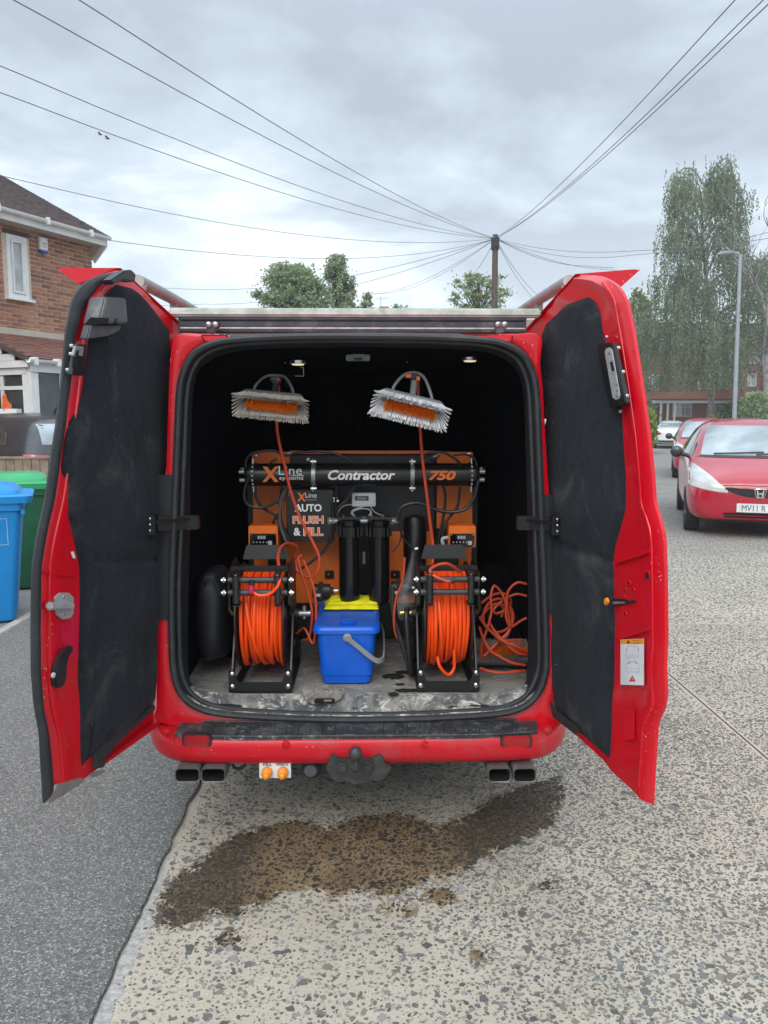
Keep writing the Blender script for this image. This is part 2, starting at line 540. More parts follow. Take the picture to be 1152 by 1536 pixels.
def glass_mat(name, col, rough=0.04, ior=1.9):
    m, t, p = new_mat(name)
    c = coords(t)
    b = mixc(t, step_(t, noise_tex(t, c, 2.2, 2), 0.35, 0.65), tuple(k * 0.6 for k in col), col)
    t.links.new(b, p.inputs['Base Color'])
    p.inputs['Roughness'].default_value = rough
    p.inputs['IOR'].default_value = ior
    return m
M['glass'] = glass_mat('car_glass', (0.035, 0.042, 0.048))
M['windscreen'] = glass_mat('windscreen_glass', (0.30, 0.36, 0.39), 0.06, 2.0)  # pale base colour paints in the brightness seen through the glass
M['house_glass'] = glass_mat('house_window_glass', (0.46, 0.50, 0.49), 0.05, 2.0)
M['dark_glass'] = glass_mat('porch_glass', (0.055, 0.065, 0.065), 0.06, 1.6)

def carpet(name, col, dust, lint):
    m, t, p = new_mat(name)
    c = coords(t, 'World')
    base = ramp_(t, mixc(t, 0.55, noise_tex(t, c, 6.0, 5, 0.6), noise_tex(t, c, 55.0, 4, 0.7)), [(0.38, tuple(k * 0.6 for k in col)), (0.62, tuple(k * 1.15 for k in col))])
    d = mth(t, 'MULTIPLY', step_(t, noise_tex(t, c, 4.5, 6, 0.7, 0.6), 0.52, 0.78), dust)
    base = mixc(t, d, base, (0.15, 0.145, 0.14))
    a = step_(t, noise_tex(t, c, 95.0, 2, 0.5, 0.6), 0.735, 0.77)
    b = step_(t, noise_tex(t, c, 5.5, 2, 0.5), 0.5, 0.66)
    base = mixc(t, mth(t, 'MULTIPLY', mth(t, 'MULTIPLY', a, b), lint), base, (0.42, 0.42, 0.41))
    t.links.new(base, p.inputs['Base Color'])
    p.inputs['Roughness'].default_value = 0.95
    p.inputs['Specular IOR Level'].default_value = 0.12
    p.inputs['Sheen Weight'].default_value = 0.05
    p.inputs['Sheen Roughness'].default_value = 0.6
    h = mth(t, 'ADD', noise_tex(t, c, 420.0, 2), mth(t, 'MULTIPLY', noise_tex(t, c, 38.0, 4), 1.5))
    bump_(t, p, h, 0.8, 0.006)
    return m
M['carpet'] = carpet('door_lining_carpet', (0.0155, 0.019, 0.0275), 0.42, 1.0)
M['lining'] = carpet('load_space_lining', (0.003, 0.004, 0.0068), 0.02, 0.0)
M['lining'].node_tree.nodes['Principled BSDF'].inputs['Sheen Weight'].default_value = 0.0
M['trim'] = mat('pillar_trim_vinyl', (0.0095, 0.011, 0.0135), 0.6, bump=0.2, bs=60, dust=0.3, dustcol=(0.035, 0.035, 0.035))

def grime(name, base_c, grime_c, chalk_c, s=7.0, g=(0.42, 0.62), k=(0.58, 0.66), rough=0.8, world=True):
    m, t, p = new_mat(name)
    c = coords(t, 'World')
    b = ramp_(t, noise_tex(t, c, s * 0.7, 6, 0.65), [(0.35, tuple(x * 0.72 for x in base_c)), (0.65, base_c)])
    b = mixc(t, step_(t, noise_tex(t, c, s * 1.4, 7, 0.7, 0.8), *g), b, grime_c)
    mp = coords(t, 'World', (1.0, 1.6, 1.0))
    b = mixc(t, step_(t, noise_tex(t, mp, s * 2.2, 8, 0.72, 1.2), *k), b, chalk_c)
    t.links.new(b, p.inputs['Base Color'])
    t.links.new(mth(t, 'ADD', mth(t, 'MULTIPLY', noise_tex(t, c, 20, 4), 0.4), rough - 0.25), p.inputs['Roughness'])
    bump_(t, p, noise_tex(t, c, 60, 5, 0.65), 0.35, 0.004)
    return m
M['van_floor'] = grime('van_floor_grime', (0.27, 0.255, 0.23), (0.14, 0.13, 0.12), (0.46, 0.42, 0.37), 7.0, (0.46, 0.64), (0.54, 0.66))
M['sill'] = grime('sill_grime', (0.075, 0.08, 0.085), (0.22, 0.21, 0.19), (0.52, 0.48, 0.43), 9.0, (0.42, 0.60), (0.52, 0.63))
M['step'] = grime('step_pad_plastic', (0.030, 0.033, 0.037), (0.075, 0.078, 0.08), (0.30, 0.30, 0.285), 11.0, (0.45, 0.65), (0.56, 0.70), 0.6)
M['chalk'] = grime('chalky_metal', (0.25, 0.225, 0.195), (0.10, 0.09, 0.08), (0.44, 0.40, 0.35), 16.0)

def brick_far(name, scale=1.0):
    m, t, p = new_mat(name)
    c = coords(t, 'Object')
    mp = N(t, 'ShaderNodeMapping')
    mp.inputs['Rotation'].default_value = (rad(-90), 0, 0)
    t.links.new(c, mp.inputs['Vector'])
    b = N(t, 'ShaderNodeTexBrick')
    b.inputs['Scale'].default_value = 1.0
    b.inputs['Brick Width'].default_value = 0.225; b.inputs['Row Height'].default_value = 0.075
    b.inputs['Mortar Size'].default_value = 0.006
    b.inputs['Color1'].default_value = (0.42, 0.17, 0.115, 1); b.inputs['Color2'].default_value = (0.31, 0.125, 0.09, 1)
    b.inputs['Mortar'].default_value = (0.33, 0.25, 0.20, 1)
    t.links.new(mp.outputs[0], b.inputs['Vector'])
    col = mixc(t, 0.35, b.outputs[0], ramp_(t, noise_tex(t, c, 0.9, 5, 0.6), [(0.35, (0.28, 0.12, 0.085)), (0.65, (0.45, 0.19, 0.13))]))
    t.links.new(col, p.inputs['Base Color'])
    p.inputs['Roughness'].default_value = 0.9
    return m
M['brick_far'] = brick_far('far_brickwork')

def leaf_mat(name, c1, c2, trans=0.3):
    m, t, p = new_mat(name)
    c = coords(t, 'World')
    f = mixc(t, 0.5, noise_tex(t, c, 1.1, 3, 0.6), noise_tex(t, c, 9.0, 2, 0.5))
    b = ramp_(t, f, [(0.36, c1), (0.62, c2)])
    t.links.new(b, p.inputs['Base Color'])
    p.inputs['Roughness'].default_value = 0.55
    tr = N(t, 'ShaderNodeBsdfTranslucent')
    t.links.new(mixc(t, 1.0, b, (1.15, 1.3, 0.6), 'MULTIPLY'), tr.inputs[0])
    ms = N(t, 'ShaderNodeMixShader')
    ms.inputs[0].default_value = trans
    t.links.new(p.outputs[0], ms.inputs[1]); t.links.new(tr.outputs[0], ms.inputs[2])
    t.links.new(ms.outputs[0], t.nodes['Material Output'].inputs['Surface'])
    return m
M['leaf_birch'] = leaf_mat('birch_leaf', (0.105, 0.13, 0.085), (0.22, 0.25, 0.16))
M['leaf_mid'] = leaf_mat('poplar_leaf', (0.17, 0.225, 0.13), (0.31, 0.37, 0.23))
M['leaf_pale'] = leaf_mat('pale_leaf', (0.16, 0.21, 0.09), (0.27, 0.32, 0.15))
M['leaf_hedge'] = leaf_mat('hedge_leaf', (0.03, 0.065, 0.022), (0.075, 0.125, 0.04), 0.2)
M['leaf_lime'] = leaf_mat('lime_leaf', (0.12, 0.19, 0.03), (0.24, 0.31, 0.06), 0.3)

def concrete():
    m, t, p = new_mat('exposed_aggregate_concrete')
    c = coords(t, 'World')
    base = ramp_(t, noise_tex(t, c, 1.3, 6, 0.65), [(0.35, (0.44, 0.39, 0.31)), (0.65, (0.57, 0.515, 0.42))])
    fine = noise_tex(t, c, 160.0, 4, 0.7)
    base = mixc(t, step_(t, fine, 0.42, 0.66), mixc(t, 0.35, base, (0.22, 0.19, 0.16)), base)
    # small chippings worn into the surface
    vor = N(t, 'ShaderNodeTexVoronoi'); vor.inputs['Scale'].default_value = 62.0; vor.inputs['Randomness'].default_value = 1.0
    wv = N(t, 'ShaderNodeVectorMath', operation='ADD')
    nz = N(t, 'ShaderNodeTexNoise'); nz.inputs['Scale'].default_value = 30; nz.inputs['Detail'].default_value = 3
    t.links.new(c, nz.inputs['Vector'])
    sc2 = N(t, 'ShaderNodeVectorMath', operation='SCALE'); sc2.inputs['Scale'].default_value = 0.03
    t.links.new(nz.outputs['Color'], sc2.inputs[0]); t.links.new(c, wv.inputs[0]); t.links.new(sc2.outputs[0], wv.inputs[1])
    t.links.new(wv.outputs[0], vor.inputs['Vector'])
    sepc = N(t, 'ShaderNodeSeparateColor'); t.links.new(vor.outputs['Color'], sepc.inputs[0])
    inside = mth(t, 'SUBTRACT', 1.0, step_(t, vor.outputs['Distance'], 0.28, 0.40))
    pick = step_(t, sepc.outputs[0], 0.42, 0.46)
    stone = ramp_(t, sepc.outputs[1], [(0.0, (0.075, 0.072, 0.07)), (0.5, (0.17, 0.165, 0.16)), (1.0, (0.26, 0.235, 0.20))])
    # farther off the stones fill the surface (no modelled stones there)
    geo = N(t, 'ShaderNodeNewGeometry'); sp = N(t, 'ShaderNodeSeparateXYZ'); t.links.new(geo.outputs['Position'], sp.inputs[0])
    far = step_(t, sp.outputs[1], 6.5, 12.0)
    base = mixc(t, mth(t, 'MULTIPLY', mth(t, 'MULTIPLY', inside, pick), mth(t, 'ADD', 0.45, mth(t, 'MULTIPLY', far, 0.4))), base, stone)
    patch = noise_tex(t, c, 0.55, 5, 0.7)
    base = mixc(t, mth(t, 'MULTIPLY', step_(t, patch, 0.45, 0.68), 0.35), base, (0.27, 0.25, 0.215))
    strk = noise_tex(t, coords(t, 'World', (1.0, 4.0, 1.0)), 1.1, 7, 0.72)
    base = mixc(t, mth(t, 'MULTIPLY', far, 0.78), base, ramp_(t, strk, [(0.38, (0.10, 0.102, 0.104)), (0.62, (0.185, 0.185, 0.183))]))
    at = N(t, 'ShaderNodeAttribute'); at.attribute_name = 'wet'
    wetn = mth(t, 'ADD', at.outputs['Fac'], mth(t, 'MULTIPLY', mth(t, 'MULTIPLY', mth(t, 'SUBTRACT', noise_tex(t, c, 19.0, 10, 0.85, 0.4), 0.5), 3.0), step_(t, at.outputs['Fac'], 0.0, 0.3)))
    wet = step_(t, wetn, 0.46, 0.56)
    wetc = ramp_(t, noise_tex(t, c, 8.0, 5, 0.6), [(0.35, (0.19, 0.125, 0.058)), (0.65, (0.30, 0.21, 0.11))])
    wetc = mixc(t, step_(t, fine, 0.5, 0.62), wetc, (0.08, 0.055, 0.035))
    ds = N(t, 'ShaderNodeAttribute'); ds.attribute_name = 'silt'
    blk = mth(t, 'MULTIPLY', step_(t, mth(t, 'ADD', noise_tex(t, c, 75.0, 5, 0.75, 0.4), mth(t, 'MULTIPLY', ds.outputs['Fac'], 0.07)), 0.50, 0.57), mth(t, 'ADD', 0.35, mth(t, 'MULTIPLY', ds.outputs['Fac'], 0.6)))
    wetc = mixc(t, blk, wetc, (0.040, 0.028, 0.018))
    wetc = mixc(t, mth(t, 'MULTIPLY', ds.outputs['Fac'], 0.45), wetc, (0.085, 0.058, 0.036))
    base = mixc(t, mth(t, 'MULTIPLY', wet, 0.95), base, wetc)
    # faint earlier drips
    dr = mth(t, 'MULTIPLY', step_(t, noise_tex(t, c, 3.4, 6, 0.75, 0.8), 0.62, 0.74), 0.4)
    base = mixc(t, dr, base, (0.25, 0.18, 0.11))
    t.links.new(base, p.inputs['Base Color'])
    t.links.new(mth(t, 'SUBTRACT', 0.9, mth(t, 'MULTIPLY', wet, 0.4)), p.inputs['Roughness'])
    p.inputs['Specular IOR Level'].default_value = 0.35
    bump_(t, p, mth(t, 'ADD', fine, mth(t, 'MULTIPLY', inside, 0.6)), 0.5, 0.003)
    return m
M['concrete'] = concrete()

def asphalt():
    m, t, p = new_mat('worn_asphalt')
    c = coords(t, 'World')
    b = ramp_(t, noise_tex(t, c, 0.9, 6, 0.65), [(0.35, (0.122, 0.121, 0.112)), (0.65, (0.172, 0.171, 0.159))])
    vor = N(t, 'ShaderNodeTexVoronoi'); vor.inputs['Scale'].default_value = 190.0
    t.links.new(c, vor.inputs['Vector'])
    sepc = N(t, 'ShaderNodeSeparateColor'); t.links.new(vor.outputs['Color'], sepc.inputs[0])
    st = ramp_(t, sepc.outputs[0], [(0.0, (0.045, 0.045, 0.044)), (0.55, (0.16, 0.16, 0.155)), (0.86, (0.31, 0.31, 0.30)), (1.0, (0.62, 0.61, 0.58))])
    b = mixc(t, 0.48, b, st)
    b = mixc(t, mth(t, 'MULTIPLY', step_(t, noise_tex(t, c, 330.0, 3, 0.6), 0.62, 0.70), 0.35), b, (0.40, 0.40, 0.385))
    b = mixc(t, mth(t, 'MULTIPLY', step_(t, noise_tex(t, c, 2.1, 6, 0.7), 0.55, 0.75), 0.35), b, (0.13, 0.13, 0.133))
    t.links.new(b, p.inputs['Base Color'])
    p.inputs['Roughness'].default_value = 0.92
    p.inputs['Specular IOR Level'].default_value = 0.15
    bump_(t, p, mth(t, 'ADD', vor.outputs['Distance'], noise_tex(t, c, 120, 3)), 0.7, 0.004)
    return m
M['asphalt'] = asphalt()

def stone_mat():
    m, t, p = new_mat('aggregate_stone')
    at = N(t, 'ShaderNodeAttribute'); at.attribute_name = 'tint'
    c = coords(t, 'World')
    b = mixc(t, mth(t, 'MULTIPLY', noise_tex(t, c, 90, 4, 0.6), 0.08), at.outputs['Color'], (0.22, 0.20, 0.17))
    t.links.new(b, p.inputs['Base Color'])
    p.inputs['Roughness'].default_value = 0.7
    bump_(t, p, noise_tex(t, c, 200, 3), 0.3, 0.002)
    return m
M['stone'] = stone_mat()
M['ground'] = mat('verge_ground', (0.17, 0.17, 0.14), 0.9, col2=(0.10, 0.12, 0.06), vs=0.3, bump=0.2)

# ================================================================== THE SETTING
def struct(o):
    o['kind'] = 'structure'
    return o

struct(MB().add([(-260, -40, -0.034), (260, -40, -0.034), (260, 420, -0.034), (-260, 420, -0.034)], [(0, 1, 2, 3)]).build('ground', M['ground'], smooth=0))

# concrete road laid in slabs with open joints
road = struct(MB().add([(-0.9, -6, -0.026), (46, -6, -0.026), (46, 60, -0.026), (-0.9, 60, -0.026)], [(0, 1, 2, 3)]).build('road', M['asphalt'], smooth=0))
WET_PX = [(243, 1392), (236, 1350), (272, 1308), (330, 1268), (375, 1243), (440, 1230), (490, 1240), (530, 1226), (600, 1216), (640, 1232), (660, 1242), (700, 1222),
          (740, 1195), (800, 1174), (840, 1164), (848, 1185), (832, 1232), (785, 1262), (730, 1286), (690, 1312), (640, 1322), (590, 1346), (540, 1338),
          (500, 1346), (450, 1332), (420, 1342), (370, 1372), (310, 1372), (262, 1396)]
WET = [(p.x, p.y) for p in (PZ(u, v) for u, v in WET_PX)]
def poly_dist(x, y, poly):
    """signed distance, positive inside"""
    ins = False; best = 1e9
    n = len(poly)
    for i in range(n):
        x1, y1 = poly[i]; x2, y2 = poly[(i + 1) % n]
        if (y1 > y) != (y2 > y) and x < (x2 - x1) * (y - y1) / (y2 - y1) + x1:
            ins = not ins
        dx, dy = x2 - x1, y2 - y1
        tt = max(0, min(1, ((x - x1) * dx + (y - y1) * dy) / (dx * dx + dy * dy)))
        d = (x - x1 - tt * dx) ** 2 + (y - y1 - tt * dy) ** 2
        best = min(best, d)
    return math.sqrt(best) * (1 if ins else -1)
BLOTS = [(*PZ(340, 1410).xy, 0.035), (*PZ(600, 1365).xy, 0.04), (*PZ(660, 1345).xy, 0.05), (*PZ(720, 1430).xy, 0.025), (*PZ(820, 1330).xy, 0.03)]
def wetness(x, y):
    w = 0.5 + poly_dist(x, y, WET) / 0.16
    for bx, by, br in BLOTS:
        w = max(w, 0.5 + (br - math.hypot(x - bx, y - by)) / 0.14)
    return max(0.0, min(1.0, w))
JX = [-0.86, 1.812, 5.4, 9.0, 12.6, 20.0, 34.0]
JY = [-4.0, 5.62, 9.27, 12.9, 16.6, 20.2, 24.0, 28.0, 36.0, 58.0]
g = 0.011
for i in range(len(JX) - 1):
    for j in range(len(JY) - 1):
        x0, x1, y0, y1 = JX[i] + g / 2, JX[i + 1] - g / 2, JY[j] + g / 2, JY[j + 1] - g / 2
        mb = MB()
        if i == 0 and j == 0:
            nx, ny = 88, 130
            ys0 = 0.8
            mb.box2((x0, y0, -0.03), (x1, ys0, 0.0))
            X = [x0 + (x1 - x0) * k / nx for k in range(nx + 1)]
            Y = [ys0 + (y1 - ys0) * k / ny for k in range(ny + 1)]
            mb.grid([[Vector((x, y, 0.0)) for x in X] for y in Y])
            o = mb.build('concrete_slab', M['concrete'], road, smooth=0)
            at = o.data.attributes.new('wet', 'FLOAT', 'POINT')
            vals = [0.0] * 8 + [wetness(x, y) for y in Y for x in X]
            at.data.foreach_set('value', vals)
            a2 = o.data.attributes.new('silt', 'FLOAT', 'POINT')
            a2.data.foreach_set('value', [0.0] * 8 + [max(0, min(1, (-.34 - x) / .12)) + max(0, min(1, (x - .26) / .10)) for y in Y for x in X])
        else:
            mb.box2((x0, y0, -0.03), (x1, y1, 0.0))
            o = mb.build('concrete_slab', M['concrete'], road, smooth=0)

# asphalt footway with a broken edge lapping the concrete
ED = []
y = -4.0
while y < 40:
    w = 0.022 * noise.noise(Vector((y * 3.1, 0, 0))) + 0.03 * noise.noise(Vector((y * 0.9, 5, 0))) + 0.012 * noise.noise(Vector((y * 9, 9, 0))) + 0.007 * noise.noise(Vector((y * 27, 9, 0)))
    ED.append((-0.722 + w, y))
    y += 0.02 if y < 4 else 0.15
top, mid, low = [], [], []
for (x, yy) in ED:
    top.append(Vector((x - 0.03, yy, 0.020))); mid.append(Vector((x - 0.003, yy, 0.016))); low.append(Vector((x - 0.001, yy, -0.004)))
far = [Vector((-2.62, p.y, 0.020)) for p in top]
mb = MB().grid([far, top, mid, low])
struct(mb.build('asphalt_pavement', M['asphalt'], fix=False, smooth=0))
# pale cement smear along the broken edge
sm = []
for k, (x, yy) in enumerate(ED):
    if 1.3 < yy < 2.55:
        wd = 0.034 + 0.03 * noise.noise(Vector((yy * 5, 2, 0))) + 0.02 * noise.noise(Vector((yy * 21, 2, 0)))
        wd *= min(1, (2.55 - yy) / 0.3)
        sm.append((Vector((x + 0.004, yy, 0.0045)), Vector((x + .006 + max(0.004, wd), yy, 0.0012))))
mb = MB().grid([[a for a, b in sm], [b for a, b in sm]])
struct(mb.build('cement_seam', mat('pale_cement', (0.46, 0.44, 0.41), 0.9, col2=(0.27, 0.265, 0.255), vs=60, bump=0.6), smooth=0))
# kerb edging and the driveways beyond it
kerb = struct(MB().box2((-2.70, -4, -0.03), (-2.615, 3.0, 0.03)).build('kerb', M['kerb'], bevel=0.008))
for k in range(12):
    MB().box2((-2.70, 3.006 + k * 0.915, -0.03), (-2.615, 3.006 + k * 0.915 + 0.907, 0.03)).build('kerb_stone', M['kerb'], kerb, bevel=0.008)
struct(MB().box2((-40, -4, -0.03), (-2.704, 60, 0.012)).build('driveway', M['paving'], smooth=0))

# loose and set chippings near the viewer: one mass nobody could count
def chippings():
    rng = np.random.default_rng(5)
    V, Fc, T = [], [], []
    x_lo = -0.70
    off = 0
    for (cell, y_lo, y_hi, med, sg, k_d) in ((0.0172, .7, 5.6, .0062, .48, 1.0), (0.0135, 1.2, 3.8, .0041, .35, .72), (0.026, 5.6, 15.5, .0100, .40, .92)):
      jy = y_lo
      while jy < y_hi:
        xr = 0.53 * jy + (1.3 if jy < 5.6 else .5)
        xl = x_lo if jy < 5.6 else jy * .31
        jx = xl
        while jx < xr:
            x = jx + rng.uniform(0, cell); yy = jy + rng.uniform(0, cell)
            jx += cell
            dn = noise.noise(Vector((x * 0.9, yy * 0.9, 1))) * 0.24 + noise.noise(Vector((x * 3.3, yy * 3.3, 4))) * 0.18
            dens = 0.60 + 0.40 * min(1, max(0, (x + 0.25) / 0.9)) + dn
            if yy > 3.4: dens += 0.12
            if yy < 2.2 and x < 0.6: dens -= 0.12
            w = 0.0
            if -0.75 < x < 0.9 and 1.7 < yy < 3.6:
                w = wetness(x, yy)
                if w > 0.5: dens += 0.10 + (0.42 if x < -0.42 else 0.0) + (0.25 if x > 0.33 else 0)
            if yy > 11: dens *= max(0, (15.5 - yy) / 4.5)
            if rng.random() > dens * k_d: continue
            if abs(x - 1.812) < 0.02 or abs(yy - 5.62) < 0.02 or abs(yy - 9.27) < 0.02 or abs(x - 5.4) < 0.02: continue
            r = min(0.0175, med * math.exp(rng.normal(0, sg)))
            n = int(rng.integers(6, 10)) if yy < 5 and cell > .02 else 5
            el = rng.uniform(0.42, 0.95); th = rng.uniform(0, math.pi) if rng.random() < 0.55 else rng.normal(0.1, 0.4)
            ang = np.sort(rng.uniform(0, 1, n) * 0.62 * 2 * math.pi / n + np.arange(n) * 2 * math.pi / n)
            rr = r * rng.uniform(0.78, 1.16, n)
            px = np.cos(ang) * rr; py = np.sin(ang) * rr * el
            ct, s_ = math.cos(th), math.sin(th)
            qx, qy = px * ct - py * s_, px * s_ + py * ct
            h = rng.uniform(0.0008, 0.0026)
            tl = rng.normal(0, 0.07, 2)
            for k in range(n): V.append((x + qx[k], yy + qy[k], -0.001))
            for k in range(n): V.append((x + qx[k] * 0.90, yy + qy[k] * 0.90, h + tl[0] * qx[k] + tl[1] * qy[k]))
            for k in range(n):
                l = (k + 1) % n
                Fc.append((off + k, off + l, off + n + l, off + n + k))
            Fc.append(tuple(off + n + k for k in range(n)))
            off += 2 * n
            base = rng.choice([0.085, 0.12, 0.155, 0.195, 0.24], p=[.14, .27, .29, .20, .10])
            hue = rng.random()
            c = np.array([1.0, 0.99, 0.96]) if hue < .55 else (np.array([0.96, 1.0, 1.03]) if hue < .70 else np.array([1.15, 1.01, 0.82]))
            c = c * base * rng.uniform(0.85, 1.15)
            if w > 0.5: c = c * np.array([0.22, 0.185, 0.155])
            T += [(*c, 1.0)] * (2 * n)
        jy += cell
    me = bpy.data.meshes.new('stone_chippings')
    me.from_pydata(V, [], Fc)
    at = me.attributes.new('tint', 'FLOAT_COLOR', 'POINT')
    at.data.foreach_set('color', np.array(T, dtype=np.float32).ravel())
    me.materials.append(M['stone'])
    o = bpy.data.objects.new('stone_chippings', me)
    COL.objects.link(o)
    tag(o, 'grey stone chippings set in the pale concrete road surface', 'stone chippings', kind='stuff')
    print('chippings', off, len(Fc))
chippings()

# ================================================================== TREES, HOUSES, POLE, CABLES (far to near)
def leaf_mesh(centres, size, rng, droop=False, out=None, jitter=0.0):
    """small leaf-clump faces at the given centres, one mesh"""
    n = len(centres)
    c = np.array(centres)
    a = rng.uniform(0, 2 * math.pi, n); b = rng.normal(0, 0.9, n)
    s = size * rng.uniform(0.6, 1.35, n)
    ux = np.stack([np.cos(a) * np.cos(b), np.sin(a) * np.cos(b), np.sin(b)], 1)
    r = rng.normal(0, 1, (n, 3)); w = np.cross(ux, r); w /= np.linalg.norm(w, axis=1)[:, None]
    if droop:
        ux = np.stack([rng.normal(0, .25, n), rng.normal(0, .25, n), -np.ones(n)], 1)
        ux /= np.linalg.norm(ux, axis=1)[:, None]
        w = np.cross(ux, r); w /= np.linalg.norm(w, axis=1)[:, None]
    L = ux * s[:, None]; Wd = w * (s * (0.34 if droop else 0.5))[:, None]
    p0 = c - L * .5; p1 = c + Wd; p2 = c + L * .5; p3 = c - Wd
    V = np.stack([p0, p1, p2, p3], 1).reshape(-1, 3)
    F = np.arange(4 * n).reshape(-1, 4)
    return V, F
def np_mesh(name, V, F, m, parent):
    me = bpy.data.meshes.new(name)
    inv = np.array(wm(parent).inverted())
    V = V @ inv[:3, :3].T + inv[:3, 3]
    me.vertices.add(len(V)); me.vertices.foreach_set('co', V.astype(np.float32).ravel())
    me.loops.add(F.size); me.loops.foreach_set('vertex_index', F.astype(np.int32).ravel())
    me.polygons.add(len(F)); me.polygons.foreach_set('loop_start', np.arange(0, F.size, 4, dtype=np.int32))
    try:
        me.polygons.foreach_set('loop_total', np.full(len(F), 4, dtype=np.int32))
    except Exception:
        pass
    me.update(calc_edges=True)
    me.materials.append(m)
    o = bpy.data.objects.new(name, me)
    COL.objects.link(o); o.parent = parent
    return o

def weeping_birch(px, y, top_v, half_px, label, seed, dens=1.0, name='birch_tree', low_v=600, group=None):
    rng = np.random.default_rng(seed); random.seed(seed)
    b = PY(px, 626, y); base = Vector((b.x, y, 0))
    top = PY(px, top_v, y).z
    hw = half_px / FPX * y
    root = thing(name, label, 'tree', base, group=group)
    tr = MB()
    trunk = catmull([base, base + Vector((0.15, 0, top * .22)), base + Vector((-0.1, .1, top * .42)), base + Vector((-0.5, 0.1, top * .62)), base + Vector((-0.9, 0, top * .8)), base + Vector((-0.8, 0, top * .96))], 5)
    nT = len(trunk)
    tr.tube(trunk, [0.17 * (1 - 0.9 * i / nT) + 0.012 for i in range(nT)], 9)
    centres = []; strands = MB()
    limbs = []
    for k in range(40):
        f = 0.22 + 0.76 * (k / 39.0)
        p0 = trunk[min(nT - 1, int(f * (nT - 1)))]
        az = k * 2.399 + rng.normal(0, .35)
        # widest in the lower half, narrower crown above
        prof = 1.0 if f < .40 else (1.0 - (f - .40) / .60 * 0.52)
        reach = hw * prof * rng.uniform(.62, 1.05)
        rise = rng.uniform(.16, .40) * reach + (1.2 if f > .6 else .5)
        ox, oy = math.cos(az) * reach, math.sin(az) * reach * 0.9
        tip = p0 + Vector((ox, oy, rise)); 
        if tip.z > top: tip.z = top - rng.uniform(0, .6)
        mid_ = p0.lerp(tip, .5) + Vector((0, 0, rise * .38))
        path = catmull([p0, mid_, tip, tip + Vector((ox * .12, oy * .12, -0.7))], 6)
        tr.tube(path, [0.075 * (1 - .85 * i / len(path)) * (1.15 - f * .6) + .008 for i in range(len(path))], 5)
        limbs.append(path)
        nst = int(66 * dens * (0.6 + reach / hw))
        for q in range(nst):
            t = rng.uniform(.22, 1.0)
            p = path[min(len(path) - 1, int(t * (len(path) - 1)))] + Vector((rng.normal(0, .3), rng.normal(0, .3), rng.normal(0, .15)))
            lowest = PY(px, low_v, y).z
            if p.x > base.x + .9: lowest = max(lowest, PY(px, 528, y).z + rng.normal(0, .35))
            maxlen = max(.4, p.z - lowest)
            ln = min(maxlen, rng.uniform(.5, 2.2) if f > .72 else rng.uniform(.9, 3.6) if f > .45 else rng.uniform(1.4, 5.6))
            sway = Vector((rng.normal(0, .10), rng.normal(0, .10), 0))
            m_ = max(3, int(ln / 0.085))
            pts = []
            for i in range(m_):
                s = i / m_
                qx = p + sway * s + Vector((0, 0, -ln * s))
                pts.append(qx)
                if rng.random() < 0.80:
                    centres.append((qx.x + rng.normal(0, .045), qx.y + rng.normal(0, .045), qx.z))
    V, F = leaf_mesh(centres, 0.125, rng, droop=True)
    tr.build('trunk', M['bark'], root)
    np_mesh('crown', V, F, M['leaf_birch'], root)
    print(name, len(centres))
    return root
weeping_birch(1062, 45, 250, 95, 'tall weeping birch with hanging strands of small leaves behind the parked red cars', 3, 1.0, low_v=588)
weeping_birch(1150, 49, 385, 52, 'smaller leafy birch standing between the street lamp and the bare tree', 11, .26, low_v=478)

def bare_tree(px, y, top_v, label, seed):
    rng = random.Random(seed)
    b = PY(px, 626, y); base = Vector((b.x, y, 0)); top = PY(px, top_v, y).z
    root = thing('bare_tree', label, 'tree', base)
    mb = MB()
    def grow(p, d, ln, r, lev):
        pts = [p]; dd = d.copy(); n = 5
        for i in range(n):
            dd = (dd + Vector((rng.gauss(0, .14), rng.gauss(0, .14), .05))).normalized()
            pts.append(pts[-1] + dd * ln / n)
        mb.tube(pts, [r * (1 - .6 * i / n) for i in range(n + 1)], 6 if lev < 2 else 4)
        if lev < 4:
            for k in range(3 if lev else 5):
                q = pts[rng.randint(2, n)]
                nd = (dd + Vector((rng.gauss(0, .55), rng.gauss(0, .55), rng.uniform(-.1, .35)))).normalized()
                grow(q, nd, ln * rng.uniform(.45, .68), r * .48, lev + 1)
    grow(base, Vector((-.02, 0, 1)), top * .62, .2, 0)
    mb.build('trunk', M['bark'], root)
bare_tree(1150, 38, 275, 'nearly leafless tree with pale bare limbs at the edge of the road', 21)

